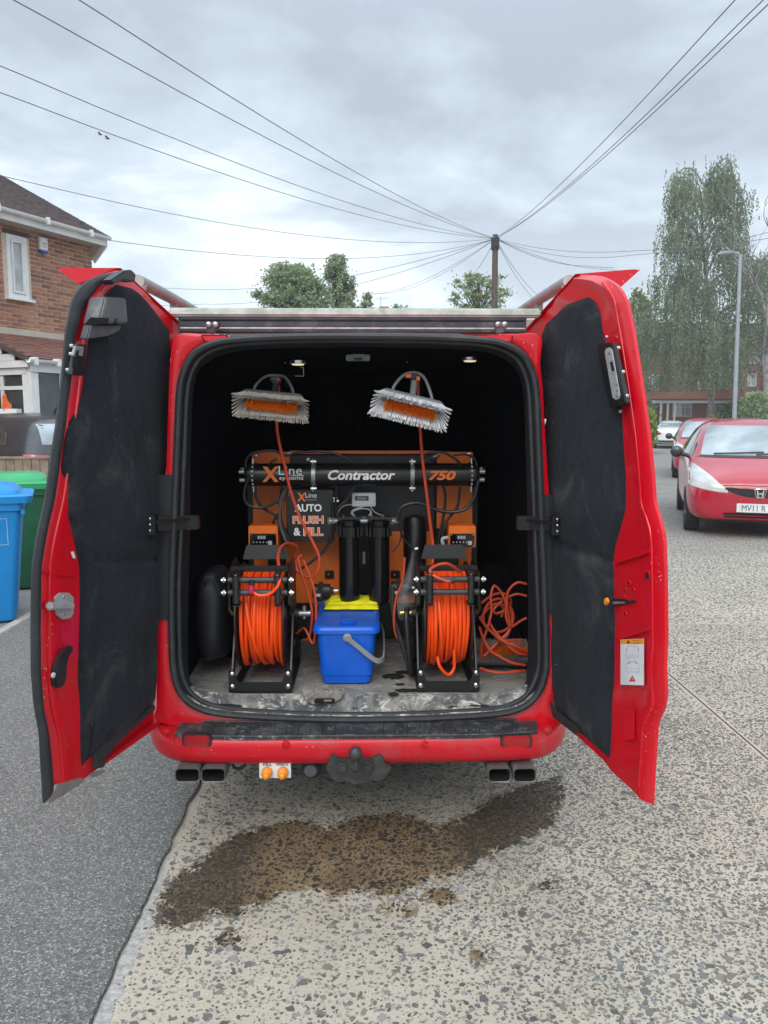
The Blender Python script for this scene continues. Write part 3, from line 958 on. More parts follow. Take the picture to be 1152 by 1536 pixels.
def bushy(px, y, top_v, low_v, half_px, label, seed, m, n=5200, name='broadleaf_tree', lobes=16, size=.22, tall=1.0, gaps=.5, flat=False):
    rng = np.random.default_rng(seed)
    b = PY(px, 626, y); base = Vector((b.x, y, 0))
    top = PY(px, top_v, y).z; lo = max(1.2, PY(px, low_v, y).z); hw = half_px / FPX * y
    root = thing(name, label, 'tree', base)
    tr = MB()
    tr.tube(catmull([base, base + Vector((.1, 0, lo * .6)), base + Vector((0, .1, lo + (top - lo) * .5)), base + Vector((.05, 0, lo + (top - lo) * .93))], 5), [.26 * (1 - .06 * i) + .0 if i < 15 else .03 for i in range(16)], 8)
    cs = []
    lobes = lobes * 3
    for k in range(lobes):
        f = rng.uniform(0.02, 1) ** .85
        az = rng.uniform(0, 2 * math.pi)
        wprof = math.sin(math.pi * min(1, (.16 + f * .80))) ** .7 if not flat else (0.45 + .55 * f) * (1 if f < .82 else .75)
        rr = hw * wprof * math.sqrt(rng.uniform(.05, 1)) * .92
        c = Vector((base.x + math.cos(az) * rr, y + math.sin(az) * rr, lo + (top - lo) * f * .96))
        st = base + Vector((0, 0, lo + (c.z - lo) * .45))
        tr.tube([st, st.lerp(c, .5) + Vector((0, 0, .2)), c], [.035, .022, .006], 4)
        lr = hw * rng.uniform(.12, .26)
        per = int(n / lobes * rng.uniform(.5, 1.5))
        d = rng.normal(0, 1, (per, 3)); d /= np.linalg.norm(d, axis=1)[:, None]
        rad_ = lr * np.abs(rng.normal(0, .62, per))
        P = np.array(c) + d * rad_[:, None] * np.array([1, 1, tall * (.5 if flat else 1)])
        for p in P:
            if noise.noise(Vector(p) * 2.2) > -0.3 + (gaps - .5):
                cs.append(p)
    cs = [p for p in cs if p[2] < top]
    V, F = leaf_mesh(cs, size, rng)
    tr.build('trunk', M['twig'], root)
    np_mesh('crown', V, F, m, root)
    return root
bushy(440, 34, 396, 520, 62, 'round leafy tree showing above the van roof next to the taller narrow one', 31, M['leaf_mid'], 34000, lobes=52, size=.10, gaps=.4)
bushy(508, 36, 382, 520, 30, 'narrow upright poplar showing above the van roof', 32, M['leaf_mid'], 19000, name='poplar_tree', lobes=40, tall=2.2, size=.10, gaps=.4)
bushy(549, 48, 438, 520, 20, 'little rounded treetop just above the van roof bar', 33, M['leaf_mid'], 3000, lobes=10, size=.15)
bushy(715, 42, 410, 520, 58, 'open spreading pale green tree behind the telegraph pole', 34, M['leaf_pale'], 17000, name='spreading_tree', lobes=54, size=.09, gaps=.66, flat=True)
bushy(955, 52, 428, 640, 40, 'bright green tree behind the weeping birch and the van door', 35, M['leaf_pale'], 8000, lobes=20, size=.17)
bushy(600, 75, 457, 540, 40, 'distant low tree line top above the van roof bar', 36, M['leaf_mid'], 3000, lobes=14, size=.2)

def shrub(name, label, cat, x0, x1, y0, y1, z0, z1, m, n, seed, size=.1, round_=True):
    rng = np.random.default_rng(seed)
    root = thing(name, label, cat, ((x0 + x1) / 2, (y0 + y1) / 2, 0))
    c = np.array([(x0 + x1) / 2, (y0 + y1) / 2, (z0 + z1) / 2]); h = np.array([(x1 - x0) / 2, (y1 - y0) / 2, (z1 - z0) / 2])
    pts = []
    while len(pts) < n:
        p = rng.uniform(-1, 1, 3)
        q = (np.abs(p) ** (2.2 if round_ else 6)).sum()
        nn = noise.noise(Vector(c + p * h) * 1.3) * .35
        if q < 1.0 + nn and q > .35:
            pts.append(c + p * h)
    V, F = leaf_mesh(pts, size, rng)
    np_mesh('foliage', V, F, m, root)
    st = MB()
    for k in range(9):
        bx = (x0 + x1) / 2 + (x1 - x0) * rng.uniform(-.3, .3); by = (y0 + y1) / 2 + (y1 - y0) * rng.uniform(-.3, .3)
        st.tube([(bx, by, -.02), (bx + rng.normal(0, .1), by, z0 + (z1 - z0) * .4), (bx + rng.normal(0, .25), by + rng.normal(0, .2), z0 + (z1 - z0) * .8)], [.03, .02, .008], 5)
    st.build('stem', M['twig'], root)
    return root
q = PY(980, 640, 33)
shrub('garden_shrub', 'yellow-green rounded shrub beside the white car', 'shrub', q.x - 1.4, q.x + .35, 32.4, 35, 0, 2.1, M['leaf_lime'], 3600, 41, .13)
q = PY(1118, 600, 40)
shrub('hedge', 'dark clipped hedge beside the street lamp foot', 'hedge', PY(1102, 600, 41).x, PY(1136, 600, 41).x, 40, 43, 0, 2.35, M['leaf_hedge'], 4200, 42, .15, False)
shrub('hedge', 'tall lighter green hedge behind the nearest red car roof', 'hedge', PY(1134, 600, 36).x, PY(1190, 600, 36).x, 35, 38, 0, 2.75, M['leaf_mid'], 4600, 43, .15, False)
shrub('low_hedge', 'low pale hedge in front of the far white windows', 'hedge', PY(1066, 620, 50).x, PY(1100, 620, 50).x, 49.5, 50.6, 0, 1.75, M['leaf_lime'], 2400, 44, .13, False)

# ---- street lamp
lb = PY(1101, 640, 30)
lamp = thing('street_lamp', 'grey steel street lamp with short outreach head in front of the birch', 'street lamp', (lb.x, 30, 0))
tp = PY(1110, 382, 30)
MB().tube([(lb.x, 30, 0), (lb.x, 30, 1.3), (lb.x, 30, 1.32), (lb.x + (tp.x - lb.x) * .9, 30, tp.z)], [.115, .115, .085, .062], 12).build('post', M['lamp_steel'], lamp)
hd = PY(1091, 380, 30)
MB().tube([(tp.x, 30, tp.z - .05), (tp.x - .08, 30, tp.z + .06), (hd.x, 30, hd.z + .02)], [.04, .05, .035], 8).build('outreach_arm', M['lamp_steel'], lamp)
MB().tube([(hd.x + .25, 30, hd.z + .03), (hd.x + .1, 30, hd.z + .02), (hd.x - .25, 30, hd.z - .02), (hd.x - .4, 30, hd.z - .04)], [.05, .09, .09, .03], 10).build('lamp_head', M['mid_grey'], lamp)

# ---- telegraph pole
PT = PY(743, 352, 30)
pole = thing('telegraph_pole', 'wooden telegraph pole with a fan of overhead cables at its top', 'telegraph pole', (PT.x, 30, 0))
MB().tube([(PT.x, 30, -.03), (PT.x + .02, 30, 4), (PT.x, 30, PT.z)], [.15, .135, .105], 12).build('post', M['pole_wood'], pole)
mb = MB().cyl((PT.x, 30, PT.z - .55), (PT.x, 30, PT.z - .1), .16, 12)
mb.box((PT.x, 29.86, PT.z - .32), (.16, .12, .3))
mb.build('junction_box', M['black_plastic'], pole, bevel=.01)
mb = MB()
for k in range(6):
    a = k * math.pi / 3
    mb.tube([(PT.x + math.cos(a) * .12, 30 + math.sin(a) * .12, PT.z - .15), (PT.x + math.cos(a) * .2, 30 + math.sin(a) * .2, PT.z - .12)], .02, 6)
mb.build('cable_hook', M['galv'], pole)
mb = MB()
for k in range(14):
    mb.cyl((PT.x - .14 * (1 if k % 2 else -1), 30, 3 + k * .3), (PT.x - .24 * (1 if k % 2 else -1), 30, 3 + k * .3), .012, 6)
mb.build('climbing_step', M['galv'], pole)

def cable(end, sag, label, r=.0072, n=22, beyond=1.35):
    """hangs from the pole top to a far fixing; carried on past the picture's edge"""
    a = Vector((PT.x, 30, PT.z - .14)); b = Vector(end)
    e = a + (b - a) * beyond
    pts = []
    for i in range(n + 1):
        t = i / n
        p = a.lerp(e, t)
        tt = t * beyond
        p.z -= sag * 4 * tt * (1 - tt) if tt <= 1 else sag * 4 * tt * (1 - tt) * .6
        pts.append(p)
    o = MB().tube(pts, r, 5).build('overhead_cable', M['cable'])
    tag(o, label, 'cable', 'overhead cables from the telegraph pole')
cable(PY(22, 0, 9.5), .30, 'outer of the two overhead cables climbing most steeply above the brick house')
cable(PY(120, 0, 9.5), .30, 'steepest overhead cable on the brick house side of the pole')
cable(PY(0, 98, 11.5), .38, 'upper cable of the pair passing high above the brick house roof')
cable(PY(0, 138, 12), .42, 'lower cable of the pair passing high above the brick house roof')
cable(PY(10, 265, 15.2), .55, 'overhead cable running to the roof slope of the brick house', beyond=1.12)
cable(PY(140, 357, 15.7), .55, 'overhead cable running to the gutter end of the brick house', beyond=1.0)
cable(PY(255, 432, 42), .7, 'faint overhead cable running low towards the far rooftops, upper one', r=.010)
cable(PY(300, 456, 44), .7, 'faint overhead cable running low towards the far rooftops, lowest one', r=.010)
cable(PY(548, 442, 48), .5, 'short overhead cable dropping behind the van roof beside the little treetop', r=.009, beyond=1.05)
cable(PY(560, 440, 50), .6, 'second short overhead cable dropping behind the van roof beside the little treetop', r=.009, beyond=1.05)
cable(PY(1102, 0, 9.5), .25, 'steepest overhead cable on the birch side of the pole')
cable(PY(1140, 4, 9.5), .28, 'middle overhead cable of the three on the birch side')
cable(PY(1152, 6, 9.3), .28, 'lowest overhead cable of the three on the birch side')
cable(PY(952, 376, 26), .22, 'nearly level overhead cable passing behind the birch crown', r=.008, beyond=1.9)
cable(PY(952, 382, 27), .34, 'slightly lower near-level overhead cable passing behind the birch crown', r=.008, beyond=1.9)
cable(PY(910, 404, 38), .25, 'overhead cable falling to the top of the open van door', r=.009)
cable(PY(880, 399, 34), .25, 'overhead cable ending just above the open van door', r=.010)
cable(PY(806, 442, 46), .2, 'steep thin cable falling from the pole to the roof rail', r=.010)
cable(PY(790, 436, 40), .15, 'thin stay cable falling close beside the pole', r=.010)
cable(PY(705, 415, 44), .2, 'thin cable falling from the pole into the spreading pale tree', r=.010)

# ---- two birds
for (u, v, y_, lab) in ((151, 202, 30, 'small dark bird gliding high over the brick house'), (162, 208, 27, 'second bird just below and behind the first, wings spread')):
    p = PY(u, v, y_)
    t = thing('bird', lab, 'bird', p, group='birds in the sky')
    mb = MB().sphere(p, .028, 10, 6, sc=(2.4, .9, .8))
    mb.add([p + Vector((.04, 0, 0)), p + Vector((-.035, 0, 0)), p + Vector((-.07, -.14, .04)), p + Vector((.0, -.16, .05))], [(0, 1, 2, 3)])
    mb.add([p + Vector((.04, 0, 0)), p + Vector((-.035, 0, 0)), p + Vector((-.07, .14, .04)), p + Vector((.0, .16, .05))], [(3, 2, 1, 0)])
    mb.add([p + Vector((-.05, 0, 0)), p + Vector((-.12, -.025, 0)), p + Vector((-.12, .025, 0))], [(0, 1, 2)])
    mb.build('body', M['black_plastic'], t)

# ---- brick terrace at the end of the road
def window(parent, x, z, w, h, y, bars=1, depth=.09, top=False):
    f = MB()
    t_ = .07
    f.box2((x, y - .03, z), (x + w, y + .05, z + t_)); f.box2((x, y - .03, z + h - t_), (x + w, y + .05, z + h))
    f.box2((x, y - .028, z + t_), (x + t_, y + .05, z + h - t_)); f.box2((x + w - t_, y - .028, z + t_), (x + w, y + .05, z + h - t_))
    for k in range(1, bars + 1):
        cx_ = x + w * k / (bars + 1)
        f.box2((cx_ - .03, y - .025, z + t_), (cx_ + .03, y + .045, z + h - t_))
    if top:
        f.box2((x + t_, y - .022, z + h * .70), (x + w - t_, y + .043, z + h * .70 + .05))
    fo = f.build('window_frame', M['white_plastic'], parent, local=True, smooth=0)
    MB().box2((x + t_, y + .01, z + t_), (x + w - t_, y + .03, z + h - t_)).build('window_pane', M['house_glass'], fo, local=True, smooth=0)
    return fo
hx0 = PY(955, 600, 55).x; hx1 = PY(1112, 600, 55).x
th = thing('terraced_house', 'brick terraced house with flat white porch canopy behind the birch', 'house', (hx0, 55, 0))
Wd = hx1 - hx0
MB().box2((0, 0, -.03), (Wd, 7, 6.3)).build('wall', M['brick_far'], th, local=True, smooth=0)
MB().add([(-.2, -.35, 6.2), (Wd + .2, -.35, 6.2), (Wd + .2, 3.5, 8.6), (-.2, 3.5, 8.6), (Wd + .2, 7.35, 6.2), (-.2, 7.35, 6.2)], [(0, 1, 2, 3), (3, 2, 4, 5), (0, 3, 5), (1, 4, 2)]).build('roof', M['far_roof'], th, local=True, smooth=0)
def hz(v): return PY(1040, v, 55).z
def hxl(u): return PY(u, 600, 55).x - hx0
window(th, hxl(1078), hz(584), hxl(1096) - hxl(1078), hz(562) - hz(584), -.02, 0)
window(th, hxl(972), hz(584), hxl(977) - hxl(972) + .5, hz(562) - hz(584), -.02, 1)
window(th, hxl(1045), hz(584), hxl(1062) - hxl(1045), hz(562) - hz(584), -.02, 1)
window(th, hxl(1009), hz(625), hxl(1038) - hxl(1009), hz(605) - hz(625), -.02, 2, top=True)
window(th, hxl(1063), hz(620), hxl(1084) - hxl(1063), hz(604) - hz(620), -.02, 1, top=True)
MB().box2((hxl(973), -1.3, hz(605)), (hxl(1088), -.01, hz(601))).build('porch_canopy', M['white_plastic'], th, local=True, smooth=0)
MB().box2((hxl(972), -1.4, hz(601) + .004), (hxl(1089), -.01, hz(599))).build('canopy_felt', M['far_roof'], th, local=True, smooth=0)
for u in (983, 993, 1003):
    MB().box2((hxl(u) - .06, -1.2, 0), (hxl(u) + .06, -1.08, hz(605) - .003)).build('porch_post', M['white_plastic'], th, local=True, smooth=0)
d_ = MB().box2((hxl(985), -.06, 0), (hxl(992), -.005, hz(606))).build('door', M['tile_red'], th, local=True, smooth=0)
MB().box2((hxl(996), -.05, 0), (hxl(1002), -.004, hz(606))).build('door', M['tile_red'], th, local=True, smooth=0)
MB().tube([(hxl(1116), -.05, 0), (hxl(1116), -.05, 6.2)], .05, 6).build('drainpipe', M['black_plastic'], th, local=True)
gh_x = PY(1116, 600, 50).x
gh = thing('gabled_house', 'taller brick house with stepped white windows behind the hedges', 'house', (gh_x, 50, 0), rad(-14))
MB().box2((0, 0, -.03), (9, 7, 5.6)).build('wall', M['brick_far'], gh, local=True, smooth=0)
MB().add([(-.2, -.3, 5.5), (9.2, -.3, 5.5), (9.2, 3.5, 7.9), (-.2, 3.5, 7.9), (9.2, 7.3, 5.5), (-.2, 7.3, 5.5)], [(0, 1, 2, 3), (3, 2, 4, 5), (0, 3, 5), (1, 4, 2)]).build('roof', M['far_roof'], gh, local=True, smooth=0)
window(gh, .12, PY(1120, 580, 50).z, .55, .85, -.02, 0)
window(gh, .0, PY(1115, 546, 50).z, 1.0, .75, -.02, 0)
window(gh, 1.6, PY(1148, 580, 50).z, 1.0, 1.0, -.02, 1)
# far rooftop with chimney and aerial seen over the van
c0 = PY(577, 460, 70)
fh = thing('distant_house', 'distant house roof with chimney and television aerial just above the van roof bar', 'house', (c0.x, 70, 0))
MB().box2((-4, 0, -.03), (5, 7, 6.0)).build('wall', M['brick_far'], fh, local=True, smooth=0)
MB().add([(-4.2, -.3, 5.9), (5.2, -.3, 5.9), (5.2, 3.5, 8.6), (-4.2, 3.5, 8.6), (5.2, 7.3, 5.9), (-4.2, 7.3, 5.9)], [(0, 1, 2, 3), (3, 2, 4, 5), (0, 3, 5), (1, 4, 2)]).build('roof', M['far_roof'], fh, local=True, smooth=0)
MB().box2((-.45, 3.1, 8.0), (.45, 3.9, c0.z + .45)).build('chimney', M['brick_far'], fh, local=True, smooth=0)
mb = MB().tube([(-.3, 3.0, 8.3), (-.3, 3.0, c0.z + 1.3)], .03, 5)
mb.tube([(-.8, 3.0, c0.z + 1.1), (.4, 3.0, c0.z + 1.2)], .02, 4)
for k in range(6): mb.tube([(-.7 + k * .2, 2.7, c0.z + 1.12 + k * .015), (-.7 + k * .2, 3.3, c0.z + 1.12 + k * .015)], .012, 4)
mb.build('aerial', M['galv'], fh, local=True)

# ================================================================== BRICK HOUSE, FENCE, BINS
HC = PY(137, 372, 15.6)
EX = Vector((-0.44, -0.898, 0)).normalized()
NRM = Vector((0.898, -0.44, 0)).normalized()
house = thing('brick_house', 'two-storey brick house with brown tiled roof, alarm box and lean-to porch', 'house', (HC.x, HC.y, 0), math.atan2(EX.y, EX.x))
P0 = Vector((HC.x, HC.y, 0))
def HL(u, v, b=0.0):                      # picture point on the wall (b metres proud) -> house coordinates
    p = PP(u, v, P0 + NRM * b, NRM)
    q = p - P0
    return Vector((q.dot(EX), q.dot(NRM), p.z))
EAVE = 4.86
wall = MB().box2((0, -7, -.03), (9, -.009, EAVE)).build('wall', M['mortar'], house, local=True, smooth=0)
w0 = HL(7, 350); w1 = HL(45, 447)
WIN = (HL(45, 440).x + .02, HL(8, 350).x, HL(30, 448).z, HL(30, 355).z)      # a0, a1, z0, z1
A_MAX, Z_MIN = 2.75, 2.92
# individual bricks of the part of the wall in view
pro = []
for k in range(3):
    for full in (True, False):
        mbk = MB()
        L_ = .215 if full else .1025
        mbk.box((0, 0, 0), (L_, .06, .062))
        pro.append((full, mbk))
meshes = {}
rb = random.Random(4)
for full in (True, False):
    for m_i, mm in enumerate(BRICKS):
        L_ = .215 if full else .1025
        tmp = MB().box((0, 0, 0), (L_ - .002, .06, .062)).build('brick', mm, None, bevel=.004, segs=1, smooth=0)
        meshes[(full, m_i)] = tmp.data
        bpy.data.objects.remove(tmp)
nb = 0
row = 0
z = Z_MIN
rest = MB()
while z < EAVE - .03:
    a = (0 if row % 2 == 0 else -.1125)
    while a < A_MAX:
        lo, hi = a, a + .215
        full = True
        if lo < 0: lo, full = 0, False; hi = .1025
        inside_win = hi > WIN[0] - .03 and lo < WIN[1] + .03 and z + .065 > WIN[2] - .02 and z < WIN[3] + .09
        if inside_win:
            # cut to a half beside the opening
            if lo < WIN[0] - .12: hi, full = lo + .1025, False
            elif hi > WIN[1] + .12: lo, full = hi - .1025, False
            else:
                a += .225; continue
        if nb < 298:
            o = bpy.data.objects.new('brick', meshes[(full, rb.choices(range(5), (3, 4, 3, 2, 1.2))[0])])
            COL.objects.link(o); o.parent = wall
            o.location = ((lo + hi) / 2, -.031 + rb.uniform(0, .004), z + .0325)
            o.rotation_euler = (0, rb.gauss(0, .004), rb.gauss(0, .006))
            nb += 1
        else:
            rest.box(((lo + hi) / 2, -.031, z + .0325), (hi - lo, .06, .065), mi=rb.randrange(5))
        a += .225
    z += .075; row += 1
if rest.v:
    tag(rest.build('bricks', BRICKS, wall, local=True, smooth=0), kind='stuff')
print('bricks', nb)
# lower wall and the part outside the picture: coursed in one
low = MB()
def brick_rows(mb, a0, a1, z0, z1, step=.225, proud=0.0):
    z = z0; r = 0
    while z < z1 - .05:
        a = a0 - (.1125 if r % 2 else 0)
        while a < a1:
            mb.box((max(a, a0) * .5 + min(a + .215, a1) * .5, -.031 + proud, z + .0325), (min(a + .215, a1) - max(a, a0), .06, .065), mi=rb.randrange(5)) if min(a + .215, a1) - max(a, a0) > .03 else None
            a += step
        z += .075; r += 1
brick_rows(low, 0, 9, .0, Z_MIN - .01)
brick_rows(low, A_MAX + .115, 9, Z_MIN, EAVE - .03)
tag(low.build('bricks', BRICKS, wall, local=True, smooth=0), kind='stuff')
# window
a0, a1, z0, z1 = WIN
f = MB()
T_ = .075
f.box2((a0, -.05, z0), (a1, .012, z0 + T_)); f.box2((a0, -.05, z1 - T_), (a1, .012, z1))
f.box2((a0, -.049, z0 + T_), (a0 + T_, .012, z1 - T_)); f.box2((a1 - T_, -.049, z0 + T_), (a1, .012, z1 - T_))
wf = f.build('window', M['white_plastic'], house, local=True, bevel=.006)
f = MB(); i_ = .045
A0, A1, Z0, Z1 = a0 + T_ + .006, a1 - T_ - .006, z0 + T_ + .006, z1 - T_ - .006
f.box2((A0, -.04, Z0), (A1, .03, Z0 + i_)); f.box2((A0, -.04, Z1 - i_), (A1, .03, Z1)); f.box2((A0, -.039, Z0 + i_), (A0 + i_, .03, Z1 - i_)); f.box2((A1 - i_, -.039, Z0 + i_), (A1, .03, Z1 - i_))
f.build('sash', M['white_plastic'], wf, local=True, bevel=.005)
MB().box2((A0 + i_, -.02, Z0 + i_), (A1 - i_, -.004, Z1 - i_)).build('pane', M['house_glass'], wf, local=True, smooth=0)
MB().box2((a0 - .08, -.04, z0 - .045), (a1 + .06, .07, z0 - .003)).build('sill', M['white_plastic'], wf, local=True, bevel=.006)
MB().box2((a0 - .06, -.05, z1 + .004), (a1 + .06, .006, z1 + .085)).build('lintel', M['tile_dark'], wf, local=True, smooth=0)
# alarm box
c = HL(62, 369)
al = MB().box((c.x, .04, c.z + .03), (.17, .075, .22)).build('alarm_box', M['white_plastic'], house, local=True, bevel=.012)
MB().prism([(c.x - .085, .0, c.z - .083), (c.x + .085, .0, c.z - .083), (c.x + .07, .0, c.z - .12), (c.x + .02, .0, c.z - .138), (c.x - .02, .0, c.z - .138), (c.x - .07, .0, c.z - .12)], (0, .074, 0)).build('strobe_lens', mat('blue_strobe', (.01, .06, .35), .2), al, local=True, bevel=.004)
for k in range(3):
    MB().add([(c.x - .05, .0785, c.z + .03 - k * .03), (c.x + .05, .0785, c.z + .03 - k * .03), (c.x + .05, .0785, c.z + .044 - k * .03), (c.x - .05, .0785, c.z + .044 - k * .03)], [(0, 1, 2, 3)]).build('printed_line', M['grey_print'] if k else M['dark_print'], al, local=True, smooth=0)
# fascia, gutter, main roof with verge
MB().box2((-.075, .30, EAVE - .02), (6, .325, EAVE + .15)).build('fascia', M['white_plastic'], house, local=True, smooth=0)
MB().box2((-.06, .012, EAVE - .02), (6, .298, EAVE - .002)).build('soffit', M['cream'], house, local=True, smooth=0)
g_ = MB()
pr = [(math.cos(a) * .06, math.sin(a) * .06) for a in [math.pi + math.pi * k / 8 for k in range(9)]]
G = [[Vector((x, .39 + c_, EAVE + .14 + s_)) for (c_, s_) in pr] + [Vector((x, .39 + c_ * .93, EAVE + .14 + s_ * .93)) for (c_, s_) in reversed(pr)] for x in (-.09, 1.2, 1.21, 6)]
g_.grid(G, closeu=True)
g_.add(G[0], [tuple(range(18))])
for x in (.4, 1.4, 2.4): g_.box((x, .39, EAVE + .115), (.05, .135, .12))
g_.build('gutter', M['white_plastic'], house, local=True)
PITCH_R = rad(27.5)
up = Vector((0, -math.cos(PITCH_R), math.sin(PITCH_R))); nr = Vector((0, math.sin(PITCH_R), math.cos(PITCH_R)))
def roof_tiles(a0, a1, start, slope_len, upv, nv, w, gauge, mi=0, clip=None, seed=0):
    mb = MB(); r_ = random.Random(seed)
    ncol = int((a1 - a0) / w)
    nrow = int(slope_len / gauge)
    ax = Vector((1, 0, 0))
    for i in range(nrow):
        for j in range(-1, ncol):
            x = a0 + j * w + (w / 2 if i % 2 else 0)
            xa, xb = max(x + .002, a0), min(x + w - .002, a1)
            if xb - xa < .02: continue
            if clip and clip(xa, i * gauge): continue
            p = start + upv * (i * gauge) + nv * r_.uniform(0, .004)
            lift = .022
            vs = []
            for (xx) in (xa, xb):
                vs += [Vector((xx, 0, 0)) + p + nv * lift, Vector((xx, 0, 0)) + p + nv * (lift - .012), Vector((xx, 0, 0)) + p + upv * gauge * 1.5 + nv * (lift - .018 + .004)]
            mb.add(vs, [(0, 2, 5, 3), (0, 3, 4, 1), (0, 1, 2), (3, 5, 4)], mi=0)
    return mb
st = Vector((0, .40, EAVE + .14))
tl = roof_tiles(-.09, 4.6, st, 5.4, up, nr, .165, .10, seed=2)
ro = MB().add([st + Vector((-.08, 0, 0)), st + Vector((9.3, 0, 0)), st + Vector((9.3, 0, 0)) + up * 5.6, st + Vector((-.08, 0, 0)) + up * 5.6,
               st + Vector((9.3, -7.6, 0)), st + Vector((-.08, -7.6, 0))], [(0, 1, 2, 3), (3, 2, 4, 5)]).build('roof', M['tile_dark'], house, local=True, smooth=0)
tag(tl.build('roof_tiles', M['tile_dark'], ro, local=True, smooth=0), kind='stuff')
MB().prism([(-.055, .30, EAVE + .10), (-.055, -3.5, EAVE + .10 + 3.80 * math.tan(PITCH_R)), (-.055, -3.5, EAVE - .12 + 3.80 * math.tan(PITCH_R)), (-.055, .30, EAVE - .02)], (.025, 0, 0)).build('bargeboard', M['white_plastic'], house, local=True, smooth=0)
MB().prism([(-.05, .295, EAVE + .02), (-.05, .295, EAVE - .025), (-.05, .012, EAVE - .27), (-.05, .012, EAVE + .02)], (.07, 0, 0)).build('soffit_box', M['cream'], house, local=True, smooth=0)
MB().prism([(-.078, .34, EAVE + .10), (-.078, .34, EAVE - .03), (-.078, .02, EAVE - .31), (-.078, -.02, EAVE - .31), (-.078, -.02, EAVE - .22), (-.078, .24, EAVE + .10)], (.022, 0, 0)).build('box_end', M['white_plastic'], house, local=True, smooth=0)
MB().prism([(-.02, -.06, EAVE), (-.02, -7, EAVE), (-.02, -3.5, EAVE + 1.78)], (.1, 0, 0)).build('gable', M['brick_far'], house, local=True, smooth=0)
# lean-to porch: K is the near bottom corner of its roof
PB = 1.35
K = HL(41, 538, PB)
ptop_z = HL(60, 507).z
pz = K.z
prise = ptop_z - pz
pl = math.hypot(PB, prise)
upp = Vector((0, -PB, prise)).normalized(); nrp = Vector((0, prise, PB)).normalized()
aN = K.x; aF = K.x - 2.6
porch = MB().add([Vector((aF, PB, pz)), Vector((aN, PB, pz)), Vector((aN, 0.004, ptop_z)), Vector((aF, 0.004, ptop_z))], [(0, 1, 2, 3)]).build('porch_roof', M['tile_red'], house, local=True, smooth=0)
tag(roof_tiles(aF, aN, Vector((0, PB + .03, pz)), pl - .02, upp, nrp, .165, .10, seed=5).build('roof_tiles', M['tile_red'], porch, local=True, smooth=0), kind='stuff')
MB().box2((aF, .004, ptop_z - .01), (aN + .1, .05, ptop_z + .11)).build('flashing', M['cream'], porch, local=True, smooth=0)
MB().prism([(aN + .02, PB + .04, pz - .05), (aN + .02, .01, ptop_z - .03), (aN + .02, .01, ptop_z + .06), (aN + .02, PB + .04, pz + .04)], (.03, 0, 0)).build('verge_trim', M['tile_dark'], porch, local=True, smooth=0)
# shiplap boards of the porch end, one by one
zb = pz - .13
k = 0
while zb < ptop_z - .12:
    b_end = PB * (1 - max(0, (zb + .1 - pz + .03)) / prise) if zb + .1 > pz - .03 else PB
    if b_end > .1:
        MB().prism([(aN - .03, .01, zb), (aN - .012, b_end, zb), (aN - .012, b_end, zb + .107), (aN - .03, .01, zb + .107)], (.022, 0, 0)).build('board', M['white_plastic'], porch, local=True, smooth=0)
    zb += .11; k += 1
gq = MB()
G = [[Vector((x, PB + .09 + c_, pz - .01 + s_)) for (c_, s_) in pr] + [Vector((x, PB + .09 + c_ * .93, pz - .01 + s_ * .93)) for (c_, s_) in reversed(pr)] for x in (aF, aN + .06)]
gq.grid(G, closeu=True); gq.add(G[1], [tuple(range(18))])
for x in (aN - .05, aN - .5): gq.box((x, PB + .09, pz - .035), (.06, .135, .12))
gq.build('gutter', M['white_plastic'], porch, local=True)
MB().box2((aF, PB - .09, pz - .20), (aN - .05, PB + .018, pz - .04)).build('beam', M['white_plastic'], house, local=True, smooth=0)
MB().box2((aN - .15, .0, pz - .24), (aN - .04, PB - .095, pz - .135)).build('beam', M['white_plastic'], house, local=True, smooth=0)
PBASE = 0.012
MB().box2((aN - .20, PB - .20, PBASE), (aN - .04, PB, pz - .205)).build('porch_post', M['white_plastic'], house, local=True, bevel=.01)
pf = MB()
for x in (aN - .72, aN - 1.3, aN - 1.9): pf.box2((x, PB - .1, PBASE), (x + .07, PB - .03, pz - .205))
pf.box2((aF, PB - .11, .85), (aN - .21, PB - .02, .93))
fr = pf.build('porch_window', M['white_plastic'], house, local=True, smooth=0)
MB().box2((aF, PB - .075, .05), (aN - .205, PB - .055, pz - .21)).build('pane', M['dark_glass'], fr, local=True, smooth=0)
pe = MB()
for b_ in (.05, .62): pe.box2((aN - .13, b_, PBASE), (aN - .06, b_ + .07, pz - .245))
pe.box2((aN - .14, .02, .95), (aN - .05, PB - .205, 1.03))
pe.box2((aN - .135, .12, pz - .48), (aN - .055, PB - .205, pz - .42))
fe = pe.build('porch_window', M['white_plastic'], house, local=True, smooth=0)
MB().box2((aN - .105, .03, .05), (aN - .085, PB - .205, pz - .25)).build('pane', M['dark_glass'], fe, local=True, smooth=0)
# panelled white door seen through the porch glass, on the house wall side
pd = MB().box2((aN - .98, PB - .145, .1), (aN - .42, PB - .12, pz - .55))
dd_ = pd.build('door', M['light_grey'], house, local=True, smooth=0)

